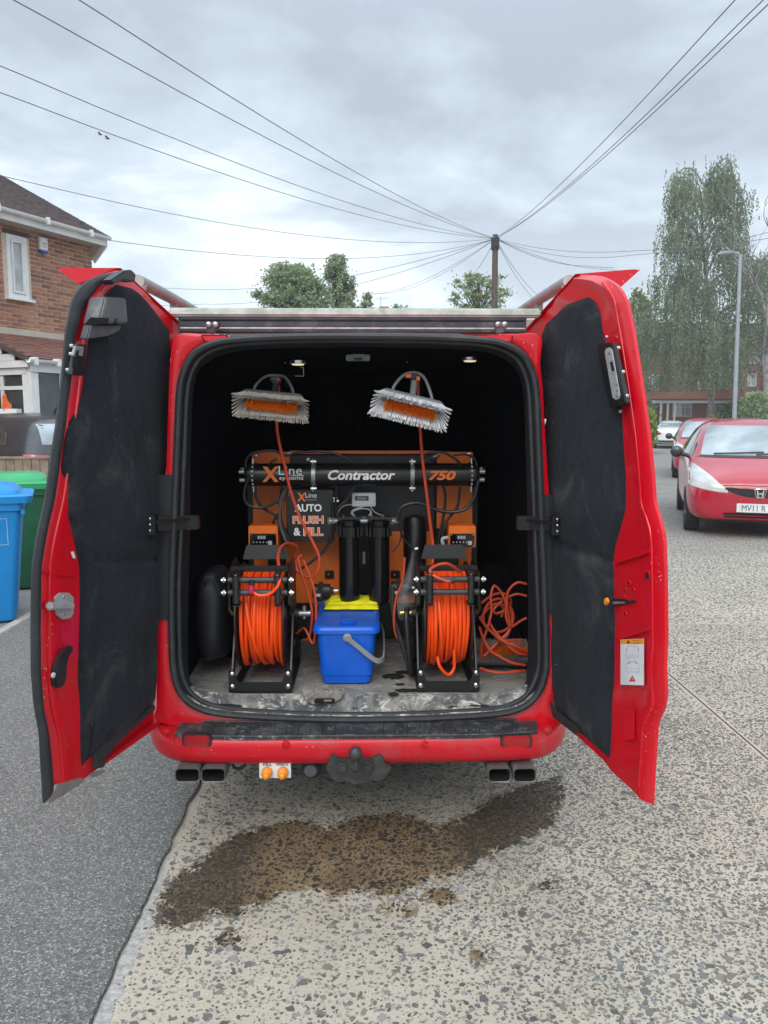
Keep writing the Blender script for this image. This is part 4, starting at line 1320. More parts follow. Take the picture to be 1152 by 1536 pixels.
# ---- timber fence
fy = 8.7
ftop = PY(30, 687, fy).z
fence = thing('timber_fence', 'low weathered board fence behind the wheelie bins', 'fence', (-5.0, fy, 0))
rf = random.Random(9)
x = PY(70, 690, fy).x + .5
k = 0
while x > -7.2:
    w = .095
    h = ftop + rf.uniform(-.008, .006)
    MB().box2((x - w, fy - .012 + rf.uniform(-.004, .004), .02), (x - .005, fy + .012, h)).build('board', M['fence_wood'], fence, bevel=.003, segs=1)
    x -= w
MB().box2((-7.2, fy - .025, ftop - .012), (PY(70, 690, fy).x + .5, fy + .035, ftop + .016)).build('capping_rail', M['fence_wood'], fence, bevel=.004)
for z in (.3, .75): MB().box2((-7.2, fy + .02, z), (PY(70, 690, fy).x + .5, fy + .06, z + .07)).build('rail', M['fence_wood'], fence, bevel=.004)
for xx in (-6.9, -5.1, PY(70, 690, fy).x + .4): MB().box2((xx - .045, fy + .03, -.02), (xx + .045, fy + .12, ftop - .02)).build('post', M['fence_wood'], fence, bevel=.005)

# ---- wheelie bins
def wheelie_bin(x, y, rz, body_m, lid_m, label, sticker=None, sc=1.0):
    t = thing('wheelie_bin', label, 'wheelie bin', (x, y, .012), rz, 'wheelie bins on the driveway')
    W_, D_, Hh = .58 * sc, .66 * sc, .94 * sc
    def ring(z, fw, fd, r=.05):
        pts = []
        hw, hd = W_ / 2 * fw, D_ / 2 * fd
        for cx_, cy_, a0 in ((hw - r, hd - r, 0), (-hw + r, hd - r, 90), (-hw + r, -hd + r, 180), (hw - r, -hd + r, 270)):
            for q in range(5):
                a = rad(a0 + q * 22.5)
                pts.append(Vector((cx_ + math.cos(a) * r, cy_ + math.sin(a) * r, z)))
        return pts
    b = MB()
    rows = [ring(0.02, .78, .70), ring(.05, .80, .72), ring(.40, .87, .82), ring(Hh - .09, .955, .955), ring(Hh - .085, 1.0, 1.0), ring(Hh - .012, 1.01, 1.01), ring(Hh - .012, .96, .96)]
    b.grid(rows, closeu=True); b.add(rows[0], [tuple(reversed(range(20)))]); b.add(rows[-1], [tuple(range(20))])
    body = b.build('body', body_m, t, local=True, smooth=40)
    l = MB()
    sh_ = lambda R_: [Vector((p.x, p.y - .035 if p.y < 0 else p.y, p.z)) for p in R_]
    rows = [sh_(ring(Hh - .03, 1.05, 1.06)), sh_(ring(Hh + .02, 1.06, 1.09)), sh_(ring(Hh + .030, 1.02, 1.05)), ring(Hh + .034, .93, .93), ring(Hh + .06, .90, .90), ring(Hh + .068, .86, .86), ring(Hh + .09, .80, .78), ring(Hh + .105, .6, .6)]
    l.grid(rows, closeu=True); l.add(rows[0], [tuple(reversed(range(20)))]); l.add(rows[-1], [tuple(range(20))])
    lid = l.build('lid', lid_m, t, local=True, smooth=40)
    h = MB()
    h.box2((-W_ * .30, D_ / 2 * 1.04, Hh + .0), (-W_ * .24, D_ / 2 * 1.04 + .12, Hh + .05)); h.box2((W_ * .24, D_ / 2 * 1.04, Hh), (W_ * .30, D_ / 2 * 1.04 + .12, Hh + .05))
    h.cyl((-W_ * .42, D_ / 2 * 1.04 + .11, Hh + .025), (W_ * .42, D_ / 2 * 1.04 + .11, Hh + .025), .018, 10)
    h.build('handle', body_m, t, local=True, bevel=.004)
    gp = MB()
    gp.box((0, -D_ / 2 * 1.07, Hh + .005), (W_ * .55, .05, .03)); gp.build('lid_grip', lid_m, lid, local=True, bevel=.008)
    dk = MB().box((W_ * .1, -D_ / 2 * 1.065 - .004, Hh + .018), (W_ * .34, .02, .025)).build('grip_recess', M['shade_black'], lid, local=True, bevel=.003)
    for s in (-1, 1):
        MB().lathe([(.02, -.02), (.1, -.025), (.1, .025), (.02, .02)], (s * W_ * .42, D_ / 2 * .82, .088), (1, 0, 0), 20).build('wheel', M['tyre'], t, local=True)
    for s in (-1, 1):
        MB().box((s * W_ * .44, -D_ / 2 * .98, Hh - .10), (.05, .03, .04)).build('lug', body_m, body, local=True, bevel=.005)
    if sticker:
        z0, z1, xl, xr = sticker
        xx = lambda z: -W_ / 2 * (.87 + (.955 - .87) * (z - .40) / (Hh - .09 - .40)) - .003
        def q(x_, z_, o=0): return Vector((xx(z_) - o, -x_, z_))
        fr_ = MB()
        for (xa, za, xb, zb_) in ((xl, z0, xr, z0 + .004), (xl, z1 - .004, xr, z1), (xl, z0 + .004, xl + .004, z1 - .004), (xr - .004, z0 + .004, xr, z1 - .004)):
            fr_.add([q(xa, za), q(xb, za), q(xb, zb_), q(xa, zb_)], [(0, 1, 2, 3)])
        lb_ = fr_.build('council_label', M['bin_print'], body, local=True, smooth=0)
        e = MB()
        n = 16
        e.add([q(xl + (xr - xl) * .28 + math.cos(2 * math.pi * k / n) * .018, z1 - .06 + math.sin(2 * math.pi * k / n) * .018, .0008) for k in range(n)], [tuple(range(n))])
        for k, (wd, zz_) in enumerate(((.11, z1 - .05), (.10, z1 - .065), (.06, z1 - .08), (.18, z1 - .135), (.16, z1 - .15))):
            xs = xl + (xr - xl) * .42 if k < 3 else xl + .03
            e.add([q(xs, zz_, .0008), q(xs + wd * .8, zz_, .0008), q(xs + wd * .8, zz_ + .006, .0008), q(xs, zz_ + .006, .0008)], [(0, 1, 2, 3)])
        tag(e.build('print', M['bin_print'], body, local=True, smooth=0), kind=None)
    return t
M['bin_print'] = mat('pale_blue_print', (.45, .62, .82), .5)
bx = PY(34, 830, 5.72).x - .378
wheelie_bin(bx, 5.84, rad(112), M['bin_blue'], M['bin_blue'], 'blue wheelie bin with a pale printed label at the kerb', (.60, .80, -.05, .215))
wheelie_bin(PY(68, 720, 6.9).x - .36, 7.0, rad(110), M['bin_green'], M['bin_green_lid'], 'dark green wheelie bin with bright green lid behind the blue one')

# ================================================================== CARS
def car_shell(stations):
    """stations: (y, [half section points (x,z)] bottom centre -> top centre), mirrored and smoothed"""
    bm = bmesh.new()
    rings = []
    for (y, pts) in stations:
        full = [(x, z) for (x, z) in pts] + [(-x, z) for (x, z) in reversed(pts[1:-1])]
        rings.append([bm.verts.new((x, y, z)) for (x, z) in full])
    n = len(rings[0])
    for a, b in zip(rings, rings[1:]):
        for k in range(n):
            l = (k + 1) % n
            bm.faces.new((a[k], a[l], b[l], b[k]))
    bm.faces.new(rings[0]); bm.faces.new(list(reversed(rings[-1])))
    bmesh.ops.recalc_face_normals(bm, faces=bm.faces)
    me = bpy.data.meshes.new('body')
    bm.to_mesh(me); bm.free()
    o = bpy.data.objects.new('tmp', me)
    COL.objects.link(o)
    md = o.modifiers.new('s', 'SUBSURF'); md.levels = 3; md.render_levels = 3
    dg = bpy.context.evaluated_depsgraph_get()
    ev = o.evaluated_get(dg)
    me2 = bpy.data.meshes.new_from_object(ev)
    bpy.data.objects.remove(o)
    bv = BVHTree.FromPolygons([v.co.copy() for v in me2.vertices], [tuple(p.vertices) for p in me2.polygons])
    me2.name = 'body'
    return me2, bv

class Car:
    def __init__(s, name, label, loc, rz, stations, paint_, group=None):
        s.t = thing(name, label, 'car', loc, rz, group)
        me, s.bv = car_shell(stations)
        me.materials.append(paint_); me.shade_smooth()
        s.body = bpy.data.objects.new('body', me); COL.objects.link(s.body); s.body.parent = s.t
        s.paint = paint_
    def cast(s, axis, a, b):
        """front: (x,z) along +y; rear: (x,z) along -y; side: (y,z) from -x; other: (y,z) from +x; top: (x,y) from above"""
        o, d = {'front': (Vector((a, -3, b)), Vector((0, 1, 0))), 'rear': (Vector((a, 8, b)), Vector((0, -1, 0))),
                'side': (Vector((-3, a, b)), Vector((1, 0, 0))), 'other': (Vector((3, a, b)), Vector((-1, 0, 0))), 'top': (Vector((a, b, 4)), Vector((0, 0, -1)))}[axis]
        h = s.bv.ray_cast(o, d)
        return h
    def skin(s, name, L, R, m, axis, off=.004, rows=10, cols=10, parent=None, edge=True):
        def fn(a, b, s_, t_):
            h = s.cast(axis, a, b)
            k = 0
            while h[0] is None and k < 14:
                a *= .97; k += 1
                h = s.cast(axis, a, b)
            if h[0] is None: return Vector((a, 0, b)) if axis in ('front', 'rear') else Vector((0, a, b))
            e = off
            return h[0] + h[1] * e
        G = patch_pts(L, R, rows, cols, fn)
        return MB().grid(G).build(name, m, parent or s.t, local=True, smooth=50)
    def wheel(s, x, y, r, w=.19, spokes=5):
        sg = 1 if x > 0 else -1
        ax = (sg, 0, 0)
        o = MB().lathe([(r * .62, -w / 2), (r * .95, -w / 2), (r, -w * .3), (r, w * .3), (r * .95, w / 2), (r * .66, w / 2), (r * .62, w * .3)], (x, y, r), ax, 28).build('wheel', M['tyre'], s.t, local=True)
        rm = MB().lathe([(r * .64, w * .32), (r * .64, w * .40), (r * .58, w * .42), (r * .56, w * .1), (.01, w * .12)], (x, y, r), ax, 28, cap=False)
        for k in range(spokes):
            a = 2 * math.pi * k / spokes
            p = Vector((x + sg * w * .34, y, r)); q = p + Vector((0, math.cos(a) * r * .6, math.sin(a) * r * .6))
            rm.bar(p, q, .07, .03, up=(1, 0, 0))
        rm.lathe([(r * .17, w * .1), (r * .17, w * .44), (.01, w * .46)], (x, y, r), ax, 14, cap=False)
        rm.build('rim', M['alloy'], o, local=True)
        ar = MB()
        hw = abs(x) + w / 2 + .012
        s.arch(x, y, r)
        return o
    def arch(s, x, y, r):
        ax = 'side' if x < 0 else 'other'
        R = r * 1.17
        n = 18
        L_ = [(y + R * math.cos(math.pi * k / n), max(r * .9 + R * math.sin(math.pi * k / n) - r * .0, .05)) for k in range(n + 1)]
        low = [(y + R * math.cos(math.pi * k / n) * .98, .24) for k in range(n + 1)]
        s.skin('wheel_arch', L_, low, M['shade_black'], ax, .003, n + 1, 6)  # black patch on the flank paints the dark hollow behind the wheel

HATCH = [
 (0.00, [(0, .26), (.50, .26), (.62, .33), (.66, .48), (.63, .60), (.54, .665), (.38, .685), (.2, .69), (0, .69)]),
 (0.10, [(0, .19), (.64, .19), (.77, .28), (.80, .50), (.775, .66), (.68, .73), (.48, .765), (.24, .775), (0, .775)]),
 (0.38, [(0, .19), (.74, .19), (.84, .28), (.855, .55), (.835, .77), (.75, .85), (.52, .90), (.26, .92), (0, .925)]),
 (0.78, [(0, .19), (.76, .19), (.85, .28), (.855, .6), (.84, .84), (.775, .95), (.58, 1.005), (.28, 1.03), (0, 1.035)]),
 (1.02, [(0, .19), (.76, .19), (.85, .28), (.855, .62), (.845, .90), (.79, 1.00), (.64, 1.13), (.33, 1.19), (0, 1.20)]),
 (1.70, [(0, .19), (.76, .19), (.85, .28), (.855, .62), (.845, .95), (.80, 1.02), (.62, 1.43), (.34, 1.49), (0, 1.50)]),
 (2.30, [(0, .19), (.76, .19), (.85, .28), (.855, .62), (.845, .97), (.80, 1.05), (.61, 1.49), (.33, 1.545), (0, 1.555)]),
 (3.20, [(0, .19), (.76, .19), (.85, .28), (.855, .62), (.84, .99), (.79, 1.07), (.60, 1.46), (.32, 1.52), (0, 1.53)]),
 (3.62, [(0, .22), (.75, .22), (.84, .30), (.845, .62), (.82, 1.0), (.77, 1.07), (.57, 1.38), (.31, 1.45), (0, 1.46)]),
 (3.84, [(0, .30), (.70, .30), (.80, .40), (.81, .62), (.78, .90), (.72, 1.0), (.52, 1.08), (.26, 1.11), (0, 1.115)]),
 (3.92, [(0, .36), (.60, .36), (.72, .44), (.735, .62), (.70, .82), (.62, .90), (.42, .93), (.2, .94), (0, .94)]),
]
def lateral(t): return t
def dress_hatch(c, detail=True, plate=None):
    # glass
    c.skin('windscreen', [(-.66, 1.035), (-.60, 1.25), (-.535, 1.43)], [(.66, 1.035), (.60, 1.25), (.535, 1.43)], M['windscreen'], 'front', .004, 12, 16)
    ws = c.skin('screen_border', [(-.70, 1.005), (-.66, 1.035)], [(.70, 1.005), (.66, 1.035)], M['black_plastic'], 'front', .005, 3, 16)
    for ax in ('side', 'other'):
        c.skin('front_window', [(1.36, 1.02), (1.72, 1.26), (1.92, 1.38)], [(2.24, 1.04), (2.27, 1.22), (2.29, 1.40)], M['glass'], ax, .004, 8, 8)
        c.skin('rear_window', [(2.33, 1.045), (2.36, 1.22), (2.37, 1.40)], [(3.22, 1.09), (3.14, 1.26), (3.02, 1.38)], M['glass'], ax, .004, 8, 8)
        c.skin('quarter_window', [(1.06, 1.005), (1.30, 1.14), (1.46, 1.20)], [(1.30, 1.01), (1.38, 1.10), (1.49, 1.16)], M['glass'], ax, .004, 6, 5)
        for yy in (1.33, 2.31, 3.15):
            c.skin('door_gap', [(yy, .36), (yy, .98)], [(yy + .008, .36), (yy + .008, .98)], M['shade_black'], ax, .0025, 10, 2)
    c.skin('rear_screen', [(-.52, 1.12), (-.50, 1.25), (-.47, 1.36)], [(.52, 1.12), (.50, 1.25), (.47, 1.36)], M['glass'], 'rear', .004, 8, 12)
    for s in (-1, 1):
        # mirrors: dark shell on a short arm
        mb = MB().sphere((s * .965, 1.30, 1.06), .1, 14, 9, sc=(.88, .52, .84))
        mo = mb.build('door_mirror', M['mirror_shell'], c.t, local=True)
        MB().tube([(s * .80, 1.32, 1.0), (s * .90, 1.31, 1.03)], .03, 8).build('mirror_arm', M['black_plastic'], mo, local=True)
        for yy in (.74, 3.22):
            c.wheel(s * .755, yy, .295)
        def mir(P): return [(s * x, z) for (x, z) in P]
        hl = c.skin('headlight', mir([(.825, .955), (.74, .915), (.60, .815), (.47, .70), (.375, .625)]), mir([(.835, .675), (.74, .645), (.62, .620), (.50, .60), (.375, .592)]), M['lens_clear'], 'front', .006, 14, 8)
        inner = c.skin('lamp_bowl', mir([(.77, .86), (.68, .81), (.59, .75)]), mir([(.78, .74), (.69, .70), (.60, .665)]), M['light_grey'], 'front', .0085, 7, 6, parent=hl)
        if detail:
            c.skin('bumper_crease', mir([(.52, .60), (.44, .46), (.36, .34)]), mir([(.505, .60), (.425, .46), (.345, .34)]), M['red_car'], 'front', .010, 8, 2)
    # grille, emblem, intake, wipers
    c.skin('grille', [(-.41, .635), (-.30, .585), (-.16, .545), (0, .535), (.16, .545), (.30, .585), (.41, .635)], [(-.41, .655), (-.30, .655), (-.16, .645), (0, .64), (.16, .645), (.30, .655), (.41, .655)], M['black_gloss'], 'front', .006, 16, 6)
    c.skin('lower_intake', [(-.42, .335), (-.40, .275)], [(.42, .335), (.40, .275)], M['shade_black'], 'front', .005, 4, 16)
    c.skin('intake_bar', [(-.44, .310), (-.44, .302)], [(.44, .310), (.44, .302)], c.paint, 'front', .012, 2, 16)
    c.skin('lower_lip', [(-.60, .245), (-.56, .215)], [(.60, .245), (.56, .215)], M['black_plastic'], 'front', .006, 3, 16)

M['mirror_shell'] = mat('mirror_shell_dark', (0.03, .032, .034), .35, coat=.5)
CY = rad(-19.7)
def at_row(t):                    # along the parked row
    return Vector((4.35 + .337 * t, 10.55 + .9415 * t, 0))
def car_loc(front_corner, hw, rz, y_corner):
    """car origin (nose centre at ground) from the ground place of its near front wheel"""
    R = Matrix.Rotation(rz, 3, 'Z')
    return Vector(front_corner) - R @ Vector((-hw, y_corner, 0))
fc = PZ(1033, 794)
loc = car_loc(fc, .78, CY, .74)
c1 = Car('red_hatchback', 'nearest parked red hatchback facing us with its number plate showing', loc, CY, HATCH, M['red_car'], 'red cars parked along the road')
dress_hatch(c1)
c1.skin('bonnet_gap', [(-.43, .690), (-.43, .682)], [(.43, .690), (.43, .682)], M['shade_black'], 'front', .0025, 2, 20)
# plate with its characters
def on_front(c, x, z, off):
    h = c.cast('front', x, z); return h[0] + Vector((0, -off, 0))
zc = .405
p_c = on_front(c1, 0, zc, .012); 
pl_ = MB().box((0, p_c.y - .002, zc), (.53, .012, .112)).build('number_plate', M['label_white'], c1.t, local=True, bevel=.004)
base_m = wm(c1.t)
def loc_text(name, txt, x0, z0, w, h, y, m, par, c, **k):
    bl = wm(c.t) @ Vector((x0, y, z0)); r = wm(c.t).to_3x3() @ Vector((w, 0, 0)); u = Vector((0, 0, h))
    return text_obj(name, txt, bl, r, u, m, par, **k)
loc_text('plate_lettering', 'MV11 R', -.205, zc - .038, .275, .076, p_c.y - .0095, M['dark_print'], pl_, c1, bold=0)
# H emblem in its rounded frame
e_c = on_front(c1, 0, .592, .010)
em = MB()
fr = [(-.066, .05), (-.05, -.03), (-.04, -.05), (.04, -.05), (.05, -.03), (.066, .05), (.05, .058), (-.05, .058)]
ye = e_c.y - .01
em.tube([Vector((a, ye, .592 + b)) for a, b in fr], .0075, 6, closed=True)
em.bar((-.036, ye, .592 + .044), (-.026, ye, .592 - .038), .017, .012, up=(0, 1, 0)); em.bar((.036, ye, .592 + .044), (.026, ye, .592 - .038), .017, .012, up=(0, 1, 0))
em.bar((-.03, ye - .001, .592), (.03, ye - .001, .592), .017, .011, up=(0, 1, 0))
em.build('badge', M['chrome'], c1.t, local=True)
# wipers lying at the foot of the screen
wp = MB()
for (xa, xb, za, zb) in ((-.50, .12, 1.045, 1.07), (.02, .56, 1.04, 1.075)):
    P = []
    for k in range(8):
        x = xa + (xb - xa) * k / 7; z = za + (zb - za) * (k / 7)
        h = c1.cast('front', x, z); P.append(h[0] + h[1] * .016)
    wp.tube(P, .009, 6)
wp.build('wiper', M['black_plastic'], c1.t, local=True)
MB().sphere((.15, 2.1, 1.30), .07, 12, 8, sc=(1.4, .3, .5)).build('rear_view_mirror', M['black_plastic'], c1.t, local=True)

fc2 = PZ(1012, 716)
c2 = Car('red_hatchback', 'second red hatchback parked behind the nearest one, mostly hidden', car_loc(fc2, .78, rad(-21), .74), rad(-21), HATCH, M['red_car_b'], 'red cars parked along the road')
dress_hatch(c2, False)

COUPE = [
 (0.00, [(0, .24), (.55, .24), (.68, .30), (.72, .45), (.69, .56), (.58, .62), (.40, .64), (.2, .645), (0, .65)]),
 (0.20, [(0, .18), (.74, .18), (.85, .27), (.875, .50), (.85, .66), (.74, .72), (.5, .75), (.25, .76), (0, .76)]),
 (1.10, [(0, .18), (.78, .18), (.885, .27), (.895, .55), (.875, .80), (.79, .88), (.56, .92), (.28, .94), (0, .945)]),
 (1.55, [(0, .18), (.78, .18), (.885, .27), (.90, .55), (.88, .86), (.80, .92), (.64, 1.03), (.33, 1.08), (0, 1.09)]),
 (2.20, [(0, .18), (.78, .18), (.885, .27), (.90, .55), (.88, .88), (.80, .95), (.58, 1.32), (.32, 1.38), (0, 1.39)]),
 (2.80, [(0, .18), (.78, .18), (.885, .27), (.90, .55), (.88, .90), (.80, .97), (.57, 1.35), (.31, 1.40), (0, 1.41)]),
 (3.50, [(0, .18), (.78, .18), (.885, .27), (.905, .58), (.885, .92), (.80, .99), (.55, 1.27), (.30, 1.32), (0, 1.33)]),
 (4.15, [(0, .20), (.78, .20), (.88, .29), (.90, .62), (.87, .93), (.78, .99), (.55, 1.04), (.28, 1.06), (0, 1.065)]),
 (4.55, [(0, .25), (.74, .25), (.85, .33), (.87, .62), (.83, .90), (.73, .96), (.50, .985), (.25, .995), (0, 1.0)]),
 (4.69, [(0, .30), (.62, .30), (.74, .38), (.76, .60), (.72, .80), (.62, .87), (.42, .90), (.2, .905), (0, .91)]),
]
fw = PZ(981, 672)
rzw = rad(160)
lw = car_loc(fw, .80, rzw, 3.75)
# near side of the white car is its local +x after turning round
R_ = Matrix.Rotation(rzw, 3, 'Z')
lw = Vector(fw) - R_ @ Vector((.80, 3.75, 0))
c3 = Car('white_coupe', 'white coupe parked facing away, with red tail lamps and dark lower bumper', lw, rzw, COUPE, M['white_car'])
c3.skin('rear_screen', [(-.60, 1.07), (-.56, 1.18), (-.50, 1.28)], [(.60, 1.07), (.56, 1.18), (.50, 1.28)], M['windscreen'], 'rear', .005, 8, 12)
for s in (-1, 1):
    c3.skin('tail_lamp', [(s * .86, .84), (s * .84, .73), (s * .78, .67)], [(s * .50, .80), (s * .50, .74), (s * .56, .69)], M['lens_red'], 'rear', .006, 8, 8)
    for yy in (.85, 3.75): c3.wheel(s * .80, yy, .33, .22)
c3.skin('diffuser', [(-.70, .42), (-.66, .31)], [(.70, .42), (.66, .31)], M['black_plastic'], 'rear', .006, 5, 14)
c3.skin('chrome_strip', [(-.66, .345), (-.66, .325)], [(.66, .345), (.66, .325)], M['chrome'], 'rear', .012, 2, 14)
c3.skin('number_plate', [(-.26, .64), (-.26, .53)], [(.26, .64), (.26, .53)], mat('yellow_plate', (.7, .55, .05), .4), 'rear', .012, 3, 6)
for ax in ('side', 'other'):
    c3.skin('side_window', [(1.75, .97), (2.05, 1.16), (2.25, 1.28)], [(3.75, 1.02), (3.5, 1.16), (3.2, 1.26)], M['glass'], ax, .005, 8, 14)
for s in (-1, 1):
    MB().sphere((s * .99, 1.75, .98), .09, 12, 8, sc=(1.0, .6, .75)).build('door_mirror', M['white_car'], c3.t, local=True)

# charcoal hatchback behind the fence: its rear and near flank show
DARK = [(y * 1.08, [(x * 1.05, z * (1.0 if z < .7 else .985)) for (x, z) in P]) for (y, P) in HATCH]
rz4 = rad(-128)
rc = PY(60, 660, 10.3)
R4 = Matrix.Rotation(rz4, 3, 'Z')
l4 = Vector((rc.x, rc.y, .10)) - R4 @ Vector((0.55, 3.95, 0))
l4.z = .10
c4 = Car('charcoal_hatchback', 'dark charcoal hatchback behind the fence with whip aerial and red tail lamp', l4, rz4, DARK, M['dark_car'])
k_ = 1.08
for ax in ('side', 'other'):
    c4.skin('front_window', [(1.36 * k_, 1.0), (1.72 * k_, 1.22), (1.92 * k_, 1.34)], [(2.24 * k_, 1.01), (2.27 * k_, 1.2), (2.29 * k_, 1.37)], M['glass'], ax, .004, 8, 8)
    c4.skin('rear_window', [(2.33 * k_, 1.02), (2.36 * k_, 1.2), (2.37 * k_, 1.37)], [(3.30 * k_, 1.10), (3.16 * k_, 1.24), (2.95 * k_, 1.35)], M['glass'], ax, .004, 8, 8)
    c4.skin('chrome_trim', [(2.33 * k_, 1.005), (2.9 * k_, 1.04), (3.31 * k_, 1.09), (3.17 * k_, 1.25)], [(2.33 * k_, 1.018), (2.9 * k_, 1.056), (3.28 * k_, 1.10), (3.14 * k_, 1.245)], M['chrome'], ax, .007, 12, 2)
c4.skin('rear_screen', [(-.60, 1.09), (-.56, 1.24), (-.52, 1.36)], [(.60, 1.09), (.56, 1.24), (.52, 1.36)], M['windscreen'], 'rear', .005, 8, 12)
c4.skin('windscreen', [(-.69, 1.02), (-.62, 1.23), (-.55, 1.41)], [(.69, 1.02), (.62, 1.23), (.55, 1.41)], M['windscreen'], 'front', .004, 10, 12)
for s in (-1, 1):
    c4.skin('tail_lamp', [(s * .82, .97), (s * .83, .86), (s * .80, .78)], [(s * .50, .95), (s * .52, .86), (s * .58, .80)], M['lens_red'], 'rear', .006, 8, 8)
    for yy in (.74 * k_, 3.22 * k_): c4.wheel(s * .79, yy, .31)
    MB().sphere((s * 1.0, 1.40, 1.05), .1, 12, 8, sc=(1.05, .62, .78)).build('door_mirror', M['dark_car'], c4.t, local=True)
hh = c4.cast('top', 0, 3.15 * k_)[0]
MB().tube([hh, hh + Vector((0, -.02, .03)), hh + Vector((0, .34, .34))], [.022, .014, .004], 6).build('whip_aerial', M['black_plastic'], c4.t, local=True)

# orange plastic toy seen through the porch glass
oz = HL(8, 600, 1.0)
ow = P0 + EX * oz.x + NRM * .75
toy = thing('plastic_toy', 'bright orange plastic toy with two prongs in front of the porch window', 'toy', (ow.x, ow.y, .012))
tp_ = [PP(u, v, P0 + NRM * 1.42, NRM) for (u, v) in ((3, 613), (3, 597), (4, 592), (5, 596), (6.5, 596), (7, 591), (9, 600), (12, 604), (15.5, 607), (15.5, 613))]
mb = MB().prism(tp_, -NRM * -.03)
mb.build('toy_body', mat('orange_toy_plastic', (.85, .14, .02), .4), toy)
b0 = tp_[0].lerp(tp_[-1], .5)
MB().box2((b0.x - .18, b0.y - .05, .012), (b0.x + .18, b0.y + .12, b0.z - .002)).build('stand', M['white_plastic'], toy)

# ================================================================== THE VAN
YR = 2.68                                   # plane of the rear opening
VC = PY(537, 800, YR).x                     # its middle
van = thing('panel_van', 'red panel van seen from behind with both rear doors swung wide open', 'van', (VC, YR + 2.2, 0))

def nz(p, s, k=0):
    return noise.noise(Vector((p.x * s + k, p.y * s, p.z * s)))

# ---- rear frame ring between the outer silhouette and the opening
AP_PX = [(537, 505), (640, 506), (720, 510), (757, 517), (783, 532), (797, 556), (804, 590), (808, 680), (812, 780), (816, 880), (819, 970), (817, 1010), (805, 1040), (782, 1060), (740, 1070), (640, 1076), (537, 1078),
         (435, 1076), (340, 1070), (298, 1060), (273, 1040), (262, 1010), (259, 970), (258, 880), (262, 780), (266, 680), (270, 590), (277, 556), (291, 532), (317, 517), (354, 510), (434, 506)]
AP = catmull([PY(u, v, YR) for u, v in AP_PX], 5, True)
OUT_PX = [(537, 499), (640, 500), (720, 502), (770, 500), (812, 503), (811, 545), (815, 590), (820, 680), (828, 780), (841, 880), (842, 970), (842, 1020), (842, 1060), (842, 1085), (750, 1098), (640, 1103), (537, 1105),
          (435, 1103), (325, 1098), (234, 1085), (233, 1060), (233, 1020), (234, 970), (236, 880), (245, 780), (249, 680), (252, 590), (254, 545), (262, 503), (304, 500), (354, 502), (434, 500)]
OUT = catmull([PY(u, v, YR) for u, v in OUT_PX], 5, True)
def shrink(ring, fx, fz, y, c=None):
    c = c or Vector((VC, 0, 1.15))
    return [Vector((c.x + (p.x - c.x) * fx, y, c.z + (p.z - c.z) * fz)) for p in ring]
bm_ = MB()
mid = [a.lerp(b, .45) + Vector((0, -.004, 0)) for a, b in zip(OUT, AP)]
mid2 = [a.lerp(b, .85) + Vector((0, .002, 0)) for a, b in zip(OUT, AP)]
lipo = [p + Vector((0, .012, 0)) for p in OUT]
rings = [lipo, [a.lerp(b, .06) + Vector((0, .001, 0)) for a, b in zip(OUT, AP)], mid, mid2, [p + Vector((0, .014, 0)) for p in AP]]
# body sides, roof and nose carried forward from the outline
fw_r = [OUT]
for (dy, fx, fz, cz) in ((.10, 1.035, 1.01, 1.15), (.5, 1.145, 1.02, 1.15), (2.6, 1.16, 1.03, 1.15), (3.3, 1.12, 1.02, 1.15), (3.75, 1.02, .86, 1.02), (4.15, .98, .66, .86), (4.6, .90, .50, .76), (4.8, .70, .36, .70)):
    fw_r.append([Vector((VC + (p.x - VC) * fx, YR + dy, (1.15 + (p.z - 1.15) * fz) - (1.15 - cz) * .55)) for p in OUT])
shell = [lipo] + fw_r[1:]
bm_.grid([list(r) for r in reversed(rings)], closeu=True)
bm_.grid([list(r) for r in reversed(shell)], closeu=True)
nn_ = len(OUT)
o0 = len(bm_.v); bm_.add(shell[-1], [tuple(range(nn_))])
body = bm_.build('body', M['red'], van, smooth=40, fix=True)
# windscreen, side glass, wheels of the van (seen only from other sides)
mb = MB()
mb.add([Vector((VC - .62, YR + 3.42, 1.78)), Vector((VC + .62, YR + 3.42, 1.78)), Vector((VC + .70, YR + 4.22, 1.22)), Vector((VC - .70, YR + 4.22, 1.22))], [(0, 1, 2, 3)])
mb.build('windscreen', M['windscreen'], van, smooth=0)
for s in (-1, 1):
    MB().box((VC + s * .80, YR + 3.0, 1.38), (.012, .72, .42)).build('side_window', M['glass'], van, bevel=.005)
    for dy in (1.05, 3.75):
        w = MB().lathe([(.2, -.09), (.29, -.1), (.305, -.07), (.305, .07), (.29, .1), (.2, .09)], (VC + s * .70, YR + dy, .305), (s, 0, 0), 26).build('wheel', M['tyre'], van)
        MB().lathe([(.2, .07), (.19, .09), (.06, .07), (.01, .075)], (VC + s * .70, YR + dy, .305), (s, 0, 0), 20, cap=False).build('rim', M['alloy'], w)
mb = MB().box2((VC - .66, YR + .12, .34), (VC + .66, YR + 4.4, .44))
mb.box2((VC - .60, YR + .3, .26), (VC - .48, YR + 4.2, .339)); mb.box2((VC + .48, YR + .3, .26), (VC + .60, YR + 4.2, .339))
mb.cyl((VC - .6, YR + 1.05, .3), (VC + .6, YR + 1.05, .3), .05, 10)
mb.box2((VC - .25, YR + .5, .27), (VC + .28, YR + .95, .339))
mb.build('underbody', M['shade_black'], van, smooth=0)

